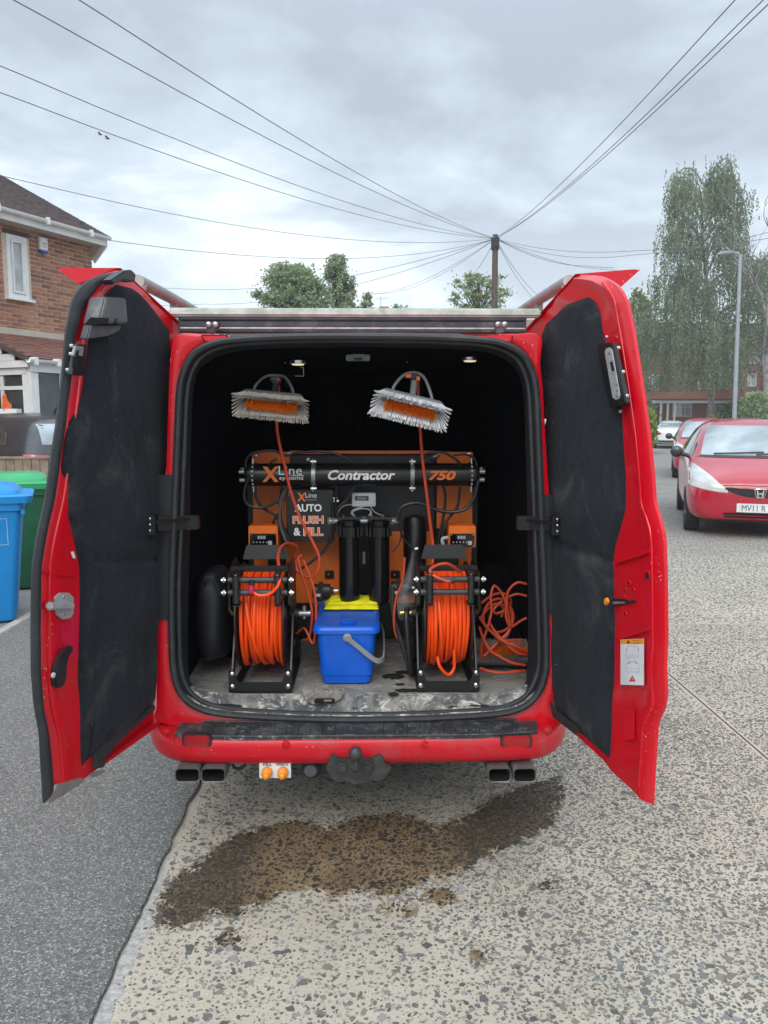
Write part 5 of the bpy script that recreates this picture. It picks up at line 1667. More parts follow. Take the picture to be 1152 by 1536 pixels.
# ---- seals round the opening (two ribs) and the dark inner pillar trim
sl = MB()
r1 = [a + Vector((0, -.010, 0)) for a in AP]
sl.tube(r1, .0125, 8, closed=True)
AP2 = shrink(AP, .968, .982, YR + .012)
sl.tube(AP2, .009, 8, closed=True)
sl.build('weatherstrip', M['rubber'], van)
IN_PX = [(537, 521), (640, 522), (710, 526), (745, 534), (770, 549), (782, 572), (787, 610), (790, 700), (792, 800), (793, 900), (793, 980), (791, 1010), (788, 1030), (775, 1040), (740, 1042), (640, 1043), (537, 1043),
         (435, 1043), (340, 1042), (300, 1040), (285, 1030), (281, 1010), (280, 980), (281, 900), (283, 800), (284, 700), (287, 610), (292, 572), (304, 549), (329, 534), (364, 526), (434, 522)]
INN = catmull([PY(u, v, YR + .075) for u, v in IN_PX], 5, True)
tr_ = MB()
wob = lambda p, k: Vector((nz(p, 9, k) * .004, nz(p, 7, k) * .004, nz(p, 8, k + 3) * .003))
tr_.grid([[p + Vector((0, .012, 0)) for p in AP], [p + wob(p, 0) for p in AP2], [a.lerp(b, .5) + Vector((0, .0, 0)) + wob(a, 2) for a, b in zip(AP2, INN)], [p + wob(p, 4) for p in INN], [p + Vector((0, .07, 0)) + (Vector((VC, p.y, 1.2)) - p) * -.02 for p in INN]], closeu=True)
tr_.build('pillar_trim', M['trim'], van, smooth=50)
# ---- lined load space
LS = [INN and [p + Vector((0, .06, 0)) for p in INN]]
def boxify(ring, y, xw, z0, z1):
    res = []
    for p in ring:
        dx, dz = p.x - VC, p.z - 1.15
        res.append(Vector((VC + max(-xw, min(xw, dx * 1.16)), y, max(z0, min(z1, 1.15 + dz * 1.08)))))
    return res
FZ = .528
L1 = boxify(INN, YR + .16, .67, FZ - .012, 1.80)
L2 = boxify(INN, YR + .9, .70, FZ - .012, 1.82)
L3 = boxify(INN, YR + 2.4, .70, FZ - .012, 1.82)
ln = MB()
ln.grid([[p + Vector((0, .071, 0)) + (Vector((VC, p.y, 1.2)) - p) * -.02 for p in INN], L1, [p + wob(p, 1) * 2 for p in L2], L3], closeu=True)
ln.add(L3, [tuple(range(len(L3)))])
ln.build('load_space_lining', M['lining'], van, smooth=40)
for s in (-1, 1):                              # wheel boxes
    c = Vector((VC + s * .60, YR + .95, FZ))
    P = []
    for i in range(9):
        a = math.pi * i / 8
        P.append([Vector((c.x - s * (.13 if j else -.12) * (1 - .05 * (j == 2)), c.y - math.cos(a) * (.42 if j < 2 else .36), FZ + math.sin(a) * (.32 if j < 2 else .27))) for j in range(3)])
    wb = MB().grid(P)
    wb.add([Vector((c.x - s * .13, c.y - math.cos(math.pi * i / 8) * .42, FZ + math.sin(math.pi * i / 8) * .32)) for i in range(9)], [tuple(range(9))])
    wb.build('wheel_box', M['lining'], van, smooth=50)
# ---- floor board with stains, and the grubby sill
fl = MB()
X = [VC - .70 + 1.40 * k / 60 for k in range(61)]
Yg = [YR + .065 + 2.3 * (k / 60) ** 1.4 for k in range(61)]
fl.grid([[Vector((x, y, FZ + .0025 * noise.noise(Vector((x * 6, y * 6, 0))) + .0015 * noise.noise(Vector((x * 23, y * 23, 5))))) for x in X] for y in Yg])
fl.build('load_floor', M['van_floor'], van, smooth=60)
wetm = mat('wet_floor_patch', (.035, .032, .028), .25, col2=(.02, .02, .02), vs=30)
for (u, v, a, b) in ((590, 1014, .045, .02), (604, 1008, .03, .012), (612, 1035, .05, .010), (590, 1041, .02, .012), (600, 1026, .02, .006)):
    c = PZ(u, v, FZ + .005)
    n = 22
    pts = [Vector((c.x + math.cos(2 * math.pi * k / n) * a * (1 + .45 * noise.noise(Vector((u, k * .9, v)))), c.y + math.sin(2 * math.pi * k / n) * b * 1.6 * (1 + .45 * noise.noise(Vector((v, k * .9, u)))), FZ + .0052)) for k in range(n)]
    MB().add(pts, [tuple(range(n))]).build('wet_patch', wetm, van, smooth=0)
SB = [(272, 1044), (300, 1062), (340, 1071), (440, 1076), (537, 1078), (640, 1076), (740, 1071), (782, 1061), (806, 1042)]
ST = [(288, 1028), (310, 1038), (350, 1040), (440, 1041), (537, 1041), (640, 1041), (730, 1040), (770, 1036), (790, 1026)]
def rows_between(A, B, n, fn):
    A = resample([Vector((*a, 0)) for a in A], 61); B = resample([Vector((*a, 0)) for a in B], 61)
    return [[fn(A[j].lerp(B[j], i / (n - 1)), i / (n - 1), j / 60) for j in range(61)] for i in range(n)]
def sillp(q, t, s):
    y = YR - .004 + .075 * t
    p = PY(q.x, q.y, y)
    p.z += .006 * math.sin(t * math.pi * 3) * (1 - t) + .003 * noise.noise(Vector((p.x * 18, t * 3, 0)))
    return p
MB().grid(rows_between(SB, ST, 12, sillp)).build('sill_plate', M['sill'], van, smooth=50)
# chalky latch recess in the sill
lq = MB()
pa = [(452, 1040), (458, 1052), (468, 1059), (500, 1058), (512, 1049), (518, 1039)]
pts = [PY(u, v, YR + .0 + (.052 if v < 1040 else .016 if v > 1060 else .03)) + Vector((0, -.004, .004)) for u, v in pa]
lq.prism(pts, (0, .022, .010))
lc = lq.build('sill_latch_block', M['chalk'], van, bevel=.004, smooth=40, fix=True)
a_ = PY(487, 1051, YR + .018)
MB().box(a_ + Vector((0, -.003, .0)), (.075, .014, .018)).build('latch_slot', M['shade_black'], lc, bevel=.004)
MB().box(a_ + Vector((.012, -.008, .004)), (.03, .012, .006)).build('striker', M['dull_alu'], lc, bevel=.002)

# ---- bumper: a profile swept round the tail
PATH = [(-.79, 3.10), (-.79, 2.95), (-.778, 2.82), (-.745, 2.70), (-.69, 2.615), (-.61, 2.572), (-.45, 2.557), (0, 2.55), (.45, 2.557), (.61, 2.572), (.69, 2.615), (.745, 2.70), (.778, 2.82), (.79, 2.95), (.79, 3.10)]
path = catmull([(VC + x, y, 0) for x, y in PATH], 6)
PROF = [(-.12, .437), (-.035, .442), (-.008, .445), (.002, .444), (.008, .438), (.012, .415), (.012, .390), (.005, .366), (-.012, .350), (-.045, .341), (-.13, .338)]
G = []
for i, p in enumerate(path):
    d = (path[min(i + 1, len(path) - 1)] - path[max(i - 1, 0)]).normalized()
    nrm = Vector((d.y, -d.x, 0))
    G.append([p + nrm * o + Vector((0, 0, z)) for o, z in PROF])
bump = MB().grid(G).build('bumper', M['red_dirty'], van, smooth=50)
def bump_at(u, v):
    """point on the bumper face"""
    d = ray(u, v)
    t = 2.54 / d.y
    for _ in range(60):
        p = EYEV + d * t
        best = min(path, key=lambda q: (q.x - p.x) ** 2)
        if p.y >= best.y - .0125: break
        t += .004 / d.y
    return EYEV + d * t
for k, (ua, va, ub, vb) in enumerate(((276, 1102, 314, 1119), (754, 1104, 795, 1121))):
    pts = [bump_at(u, v) + Vector((0, -.004, 0)) for u, v in ((ua + 3, va), (ub - 3, va + (1 if k == 0 else -1)), (ub, va + 4), (ub, vb - 3), (ub - 3, vb), (ua + 3, vb - 1), (ua, vb - 4), (ua, va + 3))]
    c = sum(pts, Vector()) / 8
    sur = MB().prism([c + (p - c) * 1.17 + Vector((0, .003, 0)) for p in pts], (0, .02, 0)).build('reflector_surround', M['black_plastic'], bump, bevel=.001, fix=True)
    MB().prism(pts, (0, .016, 0)).build('reflector', M['reflector'], bump, bevel=.0025, fix=True)
for (u, v) in ((248, 1099), (429, 1117), (637, 1117), (823, 1096)):
    p = bump_at(u, v)
    sgn = Vector(((-.75 if u < 300 else .75 if u > 800 else 0), -.7 if (u < 300 or u > 800) else -1, 0)).normalized()
    ss_ = MB().lathe([(.0135, -.01), (.0135, .003), (.0105, .004), (.0105, .0025), (.009, .004), (.001, .0045)], p, sgn, 18).build('parking_sensor', M['red_dirty'], bump)
for u_ in (262, 804):
    MB().tube([bump_at(u_, v_) + Vector((0, -.0005, 0)) for v_ in (1106, 1112, 1120, 1128, 1134)], .0014, 5).build('panel_gap', M['shade_black'], bump)
# black tread pad on the bumper top
TB = [(270, 1066), (300, 1076), (340, 1081), (440, 1086), (537, 1088), (640, 1086), (740, 1081), (775, 1076), (806, 1064)]
TF = [(262, 1093), (300, 1100), (340, 1102), (440, 1104), (537, 1105), (640, 1104), (740, 1102), (772, 1100), (806, 1091)]
def padp(q, t, s):
    y = YR - .012 - .118 * t + .03 * (abs(s - .5) * 2) ** 6
    p = PY(q.x, q.y, y)
    return p
G = rows_between(TB, TF, 8, padp)
G.append([p + Vector((0, -.002, -.02)) for p in G[-1]])
G = [[Vector((p.x, p.y, .4515 + .004 * (1 - i / 8))) for p in r] for i, r in enumerate(G[:-1])] + [[Vector((p.x, p.y, .436)) for p in G[-1]]]
pad = MB().grid(G).build('step_pad', M['step'], van, smooth=50)
rb_ = MB()
for j in range(3, 58):
    if j % 2: continue
    if 26 < j < 34: continue
    rb_.bar(G[1][j] + Vector((0, 0, .002)), G[6][j] + Vector((0, 0, .002)), .010, .006)
rb_.build('tread_rib', M['step'], pad, bevel=.0015, segs=1)
for i in (0,):
    rb2 = MB()
    rb2.tube([p + Vector((0, .0, .004)) for p in G[0]], .0055, 6)
    rb2.tube([p + Vector((0, .0, .003)) for p in G[7]], .0045, 6)
    rb2.build('pad_edge', M['step'], pad)

# ---- tail pipes (two pairs), rounded rectangles
def rr(cx_, cz_, w, h, r, y, n=4):
    pts = []
    for sx, sz, a0 in ((1, 1, 0), (-1, 1, 90), (-1, -1, 180), (1, -1, 270)):
        for q in range(n + 1):
            a = rad(a0 + 90 * q / n)
            pts.append(Vector((cx_ + sx * (w / 2 - r) + math.cos(a) * r, y, cz_ + sz * (h / 2 - r) + math.sin(a) * r)))
    return pts
for (u0, u1, v0, v1) in ((262, 299, 1153, 1174), (301, 338, 1153, 1174), (732, 767, 1153, 1174), (770, 805, 1153, 1174)):
    y0 = 2.53
    a, b = PY(u0, v1, y0), PY(u1, v0, y0)
    cx_, cz_ = (a.x + b.x) / 2, (a.z + b.z) / 2
    w_, h_ = b.x - a.x, b.z - a.z
    R0 = rr(cx_, cz_, w_ * .99, h_, .016, y0); 
    t_ = MB().grid([rr(cx_, cz_, w_ * .88, h_ * .86, .013, y0 + .10), rr(cx_, cz_, w_ * .91, h_ * .88, .013, y0 + .003), R0, rr(cx_, cz_, w_, h_, .016, y0 + .012), rr(cx_, cz_ + .003, w_ * .99, h_ * 1.0, .018, y0 + .12), rr(cx_, cz_ + .012, w_ * .55, h_ * .8, .018, y0 + .24)], closeu=True)
    to = t_.build('tail_pipe', M['exhaust'], van, smooth=40)
    MB().add(rr(cx_, cz_, w_ * .87, h_ * .85, .013, y0 + .09), [tuple(range(20))]).build('pipe_bore', M['shade_black'], to, smooth=0)
    MB().grid([rr(cx_, cz_, w_ * .875, h_ * .855, .013, y0 + .088), rr(cx_, cz_, w_ * .905, h_ * .875, .013, y0 + .0035)], closeu=True).build('pipe_inside', M['shade_black'], to, smooth=40)

# ---- tow bar with ball, socket, filler plate
yt = 2.50
tb = MB()
tp_ = [(494, 1136), (500, 1130), (508, 1137), (560, 1137), (568, 1130), (575, 1136), (577, 1148), (588, 1150), (578, 1168), (566, 1174), (556, 1170), (548, 1176), (530, 1177), (520, 1172), (506, 1175), (496, 1166), (488, 1150), (493, 1147)]
tb.prism([PY(u, v, yt + .03) for u, v in tp_], (0, .03, 0))
tow = tb.build('tow_bar', M['towbar'], van, bevel=.004, fix=True)
pb = PY(533, 1130, yt - .05)
b2 = MB().sphere(pb, .0235, 18, 12).lathe([(.014, 0), (.012, .03), (.02, .045)], pb + Vector((0, 0, -.055)), (0, 0, 1), 14)
b2.tube(catmull([pb + Vector((0, 0, -.045)), pb + Vector((0, .03, -.062)), PY(533, 1152, yt + .03)], 4), .015, 10)
b2.build('tow_ball', M['towbar'], tow)
bp = MB().prism([PY(u, v, yt + .018) for u, v in ((509, 1139), (557, 1139), (560, 1160), (545, 1166), (521, 1166), (506, 1160))], (0, .012, 0))
bp.build('mounting_plate', M['towbar'], tow, bevel=.003, fix=True)
for u in (513, 552):
    p = PY(u, 1150, yt + .016)
    MB().lathe([(.019, 0), (.019, .006), (.013, .007), (.013, .018), (.001, .019)], p, (0, -1, 0), 6).build('nut', M['towbar'], tow)
ps = PY(466, 1154, 2.60)
so = MB().lathe([(.032, .04), (.034, .0), (.030, -.004), (.026, -.008), (.001, -.009)], ps, (0, 1, 0), 20)
so.box(ps + Vector((.03, .035, -.005)), (.06, .006, .06))
so = so.build('tow_socket', M['black_plastic'], van, bevel=.002)
MB().lathe([(.022, 0), (.022, .004), (.001, .006)], ps + Vector((0, -.009, 0)), (0, -1, 0), 20).build('socket_cap', M['grey_plastic'], so)
rg = PY(358, 1146, 2.66)
MB().tube([rg + Vector((math.cos(a) * .022, 0, math.sin(a) * .018)) for a in [2 * math.pi * k / 14 for k in range(14)]], .006, 6, closed=True).build('towing_eye', M['towbar'], van)
pl0, pl1 = PY(389, 1168, 2.56), PY(436, 1140, 2.56)
plate = MB().box2((pl0.x, 2.562, pl0.z), (pl1.x, 2.567, pl1.z)).build('filler_plate', M['label_white'], van, bevel=.0015)
MB().box2((pl0.x + .01, 2.567, pl0.z + .01), (pl1.x - .01, 2.64, pl1.z + .01)).build('plate_bracket', M['black_plastic'], plate, smooth=0)
text_obj('lettering', 'FILL', PY(395, 1149, 2.5605), Vector((.030, 0, 0)), Vector((0, 0, .0115)), M['dark_print'], plate, bold=.02)
text_obj('lettering', 'WASTE', PY(414, 1149, 2.5605), Vector((.043, 0, 0)), Vector((0, 0, .0115)), M['dark_print'], plate, bold=.02)
for u in (401, 425):
    p = PY(u, 1157, 2.562)
    q = MB().lathe([(.019, 0), (.019, -.012), (.017, -.014), (.0175, -.022), (.013, -.026), (.012, -.034), (.009, -.036), (.006, -.041), (.001, -.042)], p, Vector((.06, 1, .12)), 18)
    q.build('valve', M['valve_orange'], plate)

# ---- third brake lamp housing strip / black trim across the top, panel notches
mb = MB()
A_ = [(345, 501), (440, 500), (537, 499), (690, 500)]; B_ = [(345, 512), (440, 508), (537, 506), (690, 512)]
mb.grid(rows_between(A_, B_, 4, lambda q, t, s: PY(q.x, q.y, YR - .010 - .004 * math.sin(t * 3.14))))
mb.build('header_trim', M['black_plastic'], van, smooth=50)
for (ua, ub) in ((300, 343), (692, 770)):
    MB().prism([PY(u, v, YR - .006) for u, v in ((ua, 502), (ub, 502), (ub - 3, 514), (ua + 8, 514))], (0, -.008, 0)).build('header_pad', M['red'], van, bevel=.004, fix=True)
for A__, B__ in (([(236, 712), (236, 800), (235, 930)], [(266, 712), (261, 800), (257, 930)]), ([(808, 742), (812, 830), (816, 922)], [(832, 742), (834, 830), (838, 922)])):
    MB().grid(patch_pts(A__, B__, 14, 6, lambda u, v, s, t: PY(u, v, YR - .0065) + Vector((0, -.004 * math.sin(math.pi * s), 0)))).build('dark_frame_strip', M['trim'], van, smooth=60)  # dark strip over the red frame on each side of the opening
# roof-lining lamps and latch plate
for (u, v) in ((447, 546), (705, 541)):
    p = PY(u, v, YR + .25)
    lm = MB().lathe([(.030, .012), (.030, .002), (.027, 0), (.001, -.001)], p, (0, 0, 1), 20).build('interior_lamp', M['lamp_bezel'] if 'lamp_bezel' in M else M['steel'], van)
    MB().lathe([(.024, 0), (.022, -.004), (.001, -.006)], p + Vector((0, 0, .0)), (0, 0, 1), 18).build('lamp_lens', M['lit_lens'] if 'lit_lens' in M else M['lamp_lens'], lm)
p = PY(537, 537, YR + .09)
lp_ = MB().box(p, (.085, .03, .022)).box(p + Vector((0, -.012, .004)), (.045, .02, .016)).build('roof_latch', M['grey_plastic'], van, bevel=.003)
MB().box(p + Vector((0, -.024, -.004)), (.03, .006, .006)).build('latch_slot', M['shade_black'], lp_)
mb = MB()
for (u, v) in ((428, 544), (452, 551), (611, 543)):
    q_ = PY(u, v, YR + .2); mb.sphere(q_, .003, 8, 6)
q0 = PY(455, 550, YR + .22); mb.tube([q0, q0 + Vector((.001, 0, -.035)), q0 + Vector((-.03, 0, -.034))], .0015, 5)
mb.build('pole_hook', M['galv'], van)

# ================================================================== DOORS
class DoorPlane:
    def __init__(s, hinge, free, side):
        s.A = Vector((hinge.x, hinge.y, 0)); s.B = Vector((free.x, free.y, 0))
        s.d = (s.B - s.A).normalized()              # hinge -> free edge
        s.n = Vector((-s.d.y, s.d.x, 0))
        if s.n.x * side > 0: s.n = -s.n             # inner face looks to the middle
        s.side = side
    def at(s, u, v, off=0.0):
        return PP(u, v, s.A + s.n * off, s.n)
def door(side, FREE, HINGE, hinge_p, free_p, CL, CR, seal_out=None):
    D = DoorPlane(hinge_p, free_p, side)
    rows, cols = 60, 16
    def inner(u, v, s, t):
        # pressed-steel inner face: return flange at the free edge, swage, recess under the lining
        o = -.010 + .010 * min(1, s / .05) + .006 * math.exp(-((s - .07) / .025) ** 2) - .012 * min(1, max(0, (s - .42) / .08))
        return D.at(u, v) + D.n * o
    G = patch_pts(FREE, HINGE, rows, cols, inner)
    mb = MB()
    edge1 = [r[0] - D.n * .020 + D.d * .0 for r in G]
    skin = []
    for i, r in enumerate(G):
        t = i / (rows - 1)
        o = [p - D.n * (.010 + .060 * math.sin(math.pi * min(1, (j / (cols - 1)) * 1.02)) ** .8 + .012 * (j / (cols - 1))) for j, p in enumerate(r)]
        skin.append(o)
    strip = lambda A, B: mb.grid([A, B])
    mb.grid(G)
    mb.grid(skin)
    strip([r[0] for r in G], [r[0] for r in skin]); strip([r[-1] for r in G], [r[-1] for r in skin])
    strip(G[0], skin[0]); strip(G[-1], skin[-1])
    dm = mb.build('door', M['red'], van, smooth=45, fix=True)
    # fabric lining, wrinkled, its edge tucked down
    cr_, cc = 110, 44
    def lin(u, v, s, t):
        e = min(1, min(s, 1 - s) / .045) * min(1, min(t, 1 - t) / .02)
        p = D.at(u, v)
        b = .014 * e + .012 * math.sin(math.pi * s) * math.sin(math.pi * t) * e
        b += (.0055 * noise.noise(Vector((p.y * 7, p.z * 5, side * 3))) + .0035 * noise.noise(Vector((p.y * 17, p.z * 13, side * 9)))) * e
        # pressed crease one third up and along the free side
        b -= .011 * math.exp(-((t - .585) / .008) ** 2) * (1 if .15 < s < .98 else 0)
        b -= .011 * math.exp(-((s - .20 if side < 0 else s - .22) / .012) ** 2) * (1 if t > .585 else 0)
        b += .010 * math.exp(-((t - .50) / .05) ** 2) * math.exp(-((s - .55) / .35) ** 2)
        return p + D.n * (b - .004)
    lg = MB().grid(patch_pts(CL, CR, cr_, cc, lin)).build('lining', M['carpet'], dm, smooth=60)
    return D, dm

LF = [(180, 405), (158, 413), (140, 430), (126, 452), (117, 492), (111, 560), (101, 640), (92, 700), (85, 750), (70, 815), (65, 850), (64, 900), (64, 960), (64, 1010), (68, 1060), (78, 1100), (82, 1140), (85, 1172), (84, 1200)]
LH = [(284, 497), (272, 512), (259, 540), (258, 580), (257, 640), (252, 700), (248, 760), (244, 830), (241, 900), (238, 980), (236, 1040), (235, 1075), (235, 1086)]
LCL = [(178, 424), (158, 440), (141, 462), (130, 500), (120, 560), (110, 615), (99, 660), (94, 700), (96, 740), (101, 775), (111, 820), (117, 850), (118, 900), (117, 960), (115, 1020), (119, 1070), (119, 1110), (121, 1155)]
LCR = [(196, 430), (232, 468), (256, 494), (257, 540), (257, 640), (251, 700), (246, 780), (241, 880), (238, 960), (237, 1010), (232, 1050), (196, 1082), (160, 1108)]
hl_, fl_ = PY(238, 1083, 2.66), PY(65, 1212, 2.05)
DL, doorL = door(-1, LF, LH, hl_, fl_, LCL, LCR)
doorL['label'] = 'open door with black rubber edge, slam lock box and curved black handle'
RF = [(868, 412), (893, 413), (918, 424), (934, 448), (943, 490), (951, 540), (960, 600), (967, 650), (973, 710), (976, 755), (983, 775), (990, 805), (992, 860), (993, 960), (991, 1000), (993, 1040), (990, 1062), (979, 1085), (976, 1130), (973, 1180), (972, 1207)]
RH = [(783, 501), (796, 512), (806, 545), (812, 590), (816, 640), (819, 700), (821, 760), (823, 850), (826, 950), (829, 1030), (832, 1078)]
RCL = [(850, 456), (838, 472), (818, 486), (807, 512), (806, 545), (809, 590), (821, 612), (816, 640), (819, 700), (821, 760), (824, 850), (825, 950), (828, 1020), (834, 1068)]
RCR = [(880, 442), (893, 451), (901, 467), (904, 490), (909, 512), (917, 560), (934, 606), (937, 660), (941, 720), (941, 760), (930, 800), (921, 830), (920, 880), (922, 940), (920, 1020), (919, 1090), (916, 1141)]
hr_, fr_ = PY(832, 1078, 2.66), PY(972, 1207, 2.05)
DR, doorR = door(1, RF, RH, hr_, fr_, RCL, RCR)
doorR['label'] = 'open door with bare red edge, white warning sticker and steel slam lock'

# red raised ribs following the free edges
for D, dm, FREE, shift in ((DL, doorL, LF, 10), (DR, doorR, RF, -13)):
    pts = catmull([D.at(u + shift, v, .002) for u, v in FREE[2:-1]], 3)
    MB().tube(pts, .0045 if D is DL else .006, 8).build('edge_swage', M['red'], dm)

# left door: rubber seal along its meeting edge
SO = [(172, 408), (150, 412), (126, 424), (109, 447), (100, 490), (94, 560), (84, 640), (75, 700), (68, 750), (55, 808), (49, 850), (48, 900), (48, 960), (48, 1010), (52, 1055), (60, 1100), (63, 1150), (66, 1205)]
SI = [(182, 417), (160, 426), (143, 444), (130, 468), (119, 505), (112, 565), (102, 642), (94, 700), (86, 752), (71, 816), (66, 852), (65, 900), (65, 960), (65, 1010), (69, 1058), (79, 1100), (83, 1140), (85, 1168)]
def sealp(u, v, s, t):
    p = DL.at(u, v)
    return p + DL.n * (-.012 + .022 * math.sin(math.pi * min(1, s * .8 + .2)) + .0015 * noise.noise(p * 14))
sg = MB()
Gs = patch_pts(SO, SI, 60, 7, sealp)
sg.grid(Gs)
bk = [[r[0] - DL.n * .006 for r in Gs], [r[0] for r in Gs]]
sg.grid(bk)
sg.grid([[r[-1] - DL.n * .02 for r in Gs], [r[-1] for r in Gs]])
sg.build('door_seal', M['rubber'], doorL, smooth=60)

# roof-edge fins carried by the doors: a blade along the top, thick at the free end
def fin(D, dm, inner_f, tip_f, low_f, inner_h):
    a = D.at(*inner_f); b = D.at(*tip_f); c = D.at(*low_f)
    b = PP(*tip_f, D.A + D.d * ((a - D.A).dot(D.d)), D.d); c = PP(*low_f, D.A + D.d * ((a - D.A).dot(D.d) - .0), D.d)
    h = D.at(*inner_h)
    pl = lambda q: PP(*q, D.A + D.d * ((a - D.A).dot(D.d)), D.d)
    e1, e2 = pl((tip_f[0] + 10 * D.side * -1, tip_f[1] - 1)), pl((tip_f[0] + 9 * D.side * -1, tip_f[1] + 8))
    S0 = [a, e1, b, e2, c]; S1 = [h + (p - a) * .8 for p in S0]
    mb = MB()
    # a triangular section with its three edges rounded, lofted along the door
    def sec(S, f=1.0):
        cen = sum(S, Vector()) / len(S)
        pts = []
        for i in range(len(S)):
            p0, p1, p2 = S[i - 1], S[i], S[(i + 1) % len(S)]
            for w in (.12, .04, .04):
                pass
            pts += [p1.lerp(p0, .05), p1.lerp(cen, .01), p1.lerp(p2, .05)]
        return [cen + (p - cen) * f for p in pts]
    rows = []
    for k in range(12):
        t = k / 11
        rows.append(sec([x.lerp(y, t) for x, y in zip(S0, S1)]))
    rows.insert(0, [p.lerp(sum(rows[0], Vector()) / 15, .06) - D.d * -.008 for p in rows[0]])
    mb.grid(rows, closeu=True)
    mb.add(rows[0], [tuple(range(15))]); mb.add(rows[-1], [tuple(range(15))])
    return mb.build('roof_fin', M['red'], dm, smooth=50, fix=True)
fin(DL, doorL, (182, 402), (87, 403), (120, 427), (284, 496))
fin(DR, doorR, (862, 411), (960, 405), (931, 431), (783, 499))

def on(D, poly, off, thick):
    return [D.at(u, v, off) for u, v in poly], D.n * thick
def slab(D, name, poly, off, thick, m, parent, bev=.002):
    pts, vec = on(D, poly, off, thick)
    return MB().prism(pts, vec).build(name, m, parent, bevel=bev, fix=True)
def stud(D, u, v, off, r, m, parent, name='bolt', h=.006):
    p = D.at(u, v, off)
    return MB().lathe([(r, -.002), (r, h * .5), (r * .6, h), (.0008, h * 1.05)], p, D.n, 12).build(name, m, parent)
# --- hardware on the door with the seal
hook = slab(DL, 'top_catch', [(151, 421), (172, 407), (183, 405), (190, 412), (188, 424), (170, 421), (155, 428)], .02, .035, M['black_plastic'], doorL, .004)
lb_ = slab(DL, 'lock_box', [(133, 446), (166, 448), (169, 486), (123, 487)], .012, .055, M['grey_plastic'], doorL, .005)
slab(DL, 'lock_recess', [(135, 476), (163, 477), (162, 486), (126, 487)], .068, .002, M['shade_black'], lb_, .0005)
slab(DL, 'lock_base', [(124, 487), (171, 489), (169, 496), (152, 504), (118, 509)], .012, .028, M['grey_plastic'], lb_, .004)
for v in (455, 468):
    p = DL.at(164, v, .05); MB().cyl(p, p + Vector((.016, -.004, 0)), .006, 10).build('lock_pin', M['black_plastic'], lb_)
p = DL.at(166, 482, .05); MB().cyl(p, p + Vector((.02, -.004, 0)), .009, 12).build('lock_knob', M['black_plastic'], lb_)
br_ = slab(DL, 'dead_lock', [(109, 516), (123, 517), (118, 564), (100, 562)], .016, .018, M['black_metal'], doorL, .002)
slab(DL, 'lock_case', [(110, 519), (122, 520), (121, 534), (117, 534), (117, 525), (112, 525), (108, 534), (106, 533)], .034, .008, M['dull_alu'], br_, .001)
slab(DL, 'lock_window', [(109, 535), (117, 536), (114, 553), (107, 552)], .0345, .003, M['shade_black'], br_, .0005)
for (u, v) in ((107, 519), (106, 531), (101, 555)): stud(DL, u, v, .03, .006, M['steel'], br_)
lt = slab(DL, 'latch', [(80, 896), (87, 889), (101, 889), (108, 896), (108, 920), (103, 927), (92, 929), (83, 922)], .005, .006, M['zinc'], doorL, .001)
pa_, pb_ = DL.at(72, 909, .016), DL.at(108, 909, .016)
MB().bar(pa_, pb_, .022, .022).build('latch_bar', M['zinc'], lt, bevel=.005)
for v in (895, 922): stud(DL, 94, v, .008, .006, M['dull_alu'], lt)
hd_ = slab(DL, 'inside_handle', [(74, 1018), (75, 1004), (80, 990), (88, 976), (97, 970), (103, 968), (101, 976), (95, 986), (92, 1000), (92, 1015), (88, 1028), (80, 1032), (75, 1028)], .004, .02, M['black_plastic'], doorL, .004)
stud(DL, 80, 1013, .024, .008, M['light_grey'], hd_, 'pivot_screw', .004)
for k in range(7):
    a, b = DL.at(90 + k * 1.5, 990 - k * 3.2, .025), DL.at(96 + k * 1.2, 988 - k * 3.2, .025)
    MB().bar(a, b, .004, .004).build('grip_rib', M['black_plastic'], hd_)
slab(DL, 'paint_chip', [(106, 828), (110, 827), (112, 832), (113, 838), (109, 837)], .0045, .0006, M['label_white'], doorL, 0)
# bottom corner: bare bracket and scraped edge
slab(DL, 'corner_bracket', [(66, 1207), (68, 1196), (82, 1176), (118, 1166), (122, 1172), (84, 1196)], -.004, .012, M['dull_alu'], doorL, .002)
slab(DL, 'bottom_rubber', [(136, 1152), (138, 1128), (164, 1104), (226, 1056), (226, 1064), (172, 1112), (150, 1138), (150, 1150)], .0, .02, M['rubber'], doorL, .004)
slab(DL, 'bottom_stay', [(133, 1160), (152, 1154), (154, 1158), (136, 1166)], .01, .012, M['dull_alu'], doorL, .002)
slab(DL, 'bottom_flange', [(150, 1148), (152, 1140), (236, 1078), (236, 1087)], -.004, .014, M['red_dirty'], doorL, .003)
for (u, v) in ((183, 1072), (138, 1086), (213, 1066)): stud(DL, u, v, .016, .006, M['black_plastic'], doorL, 'trim_clip', .004)
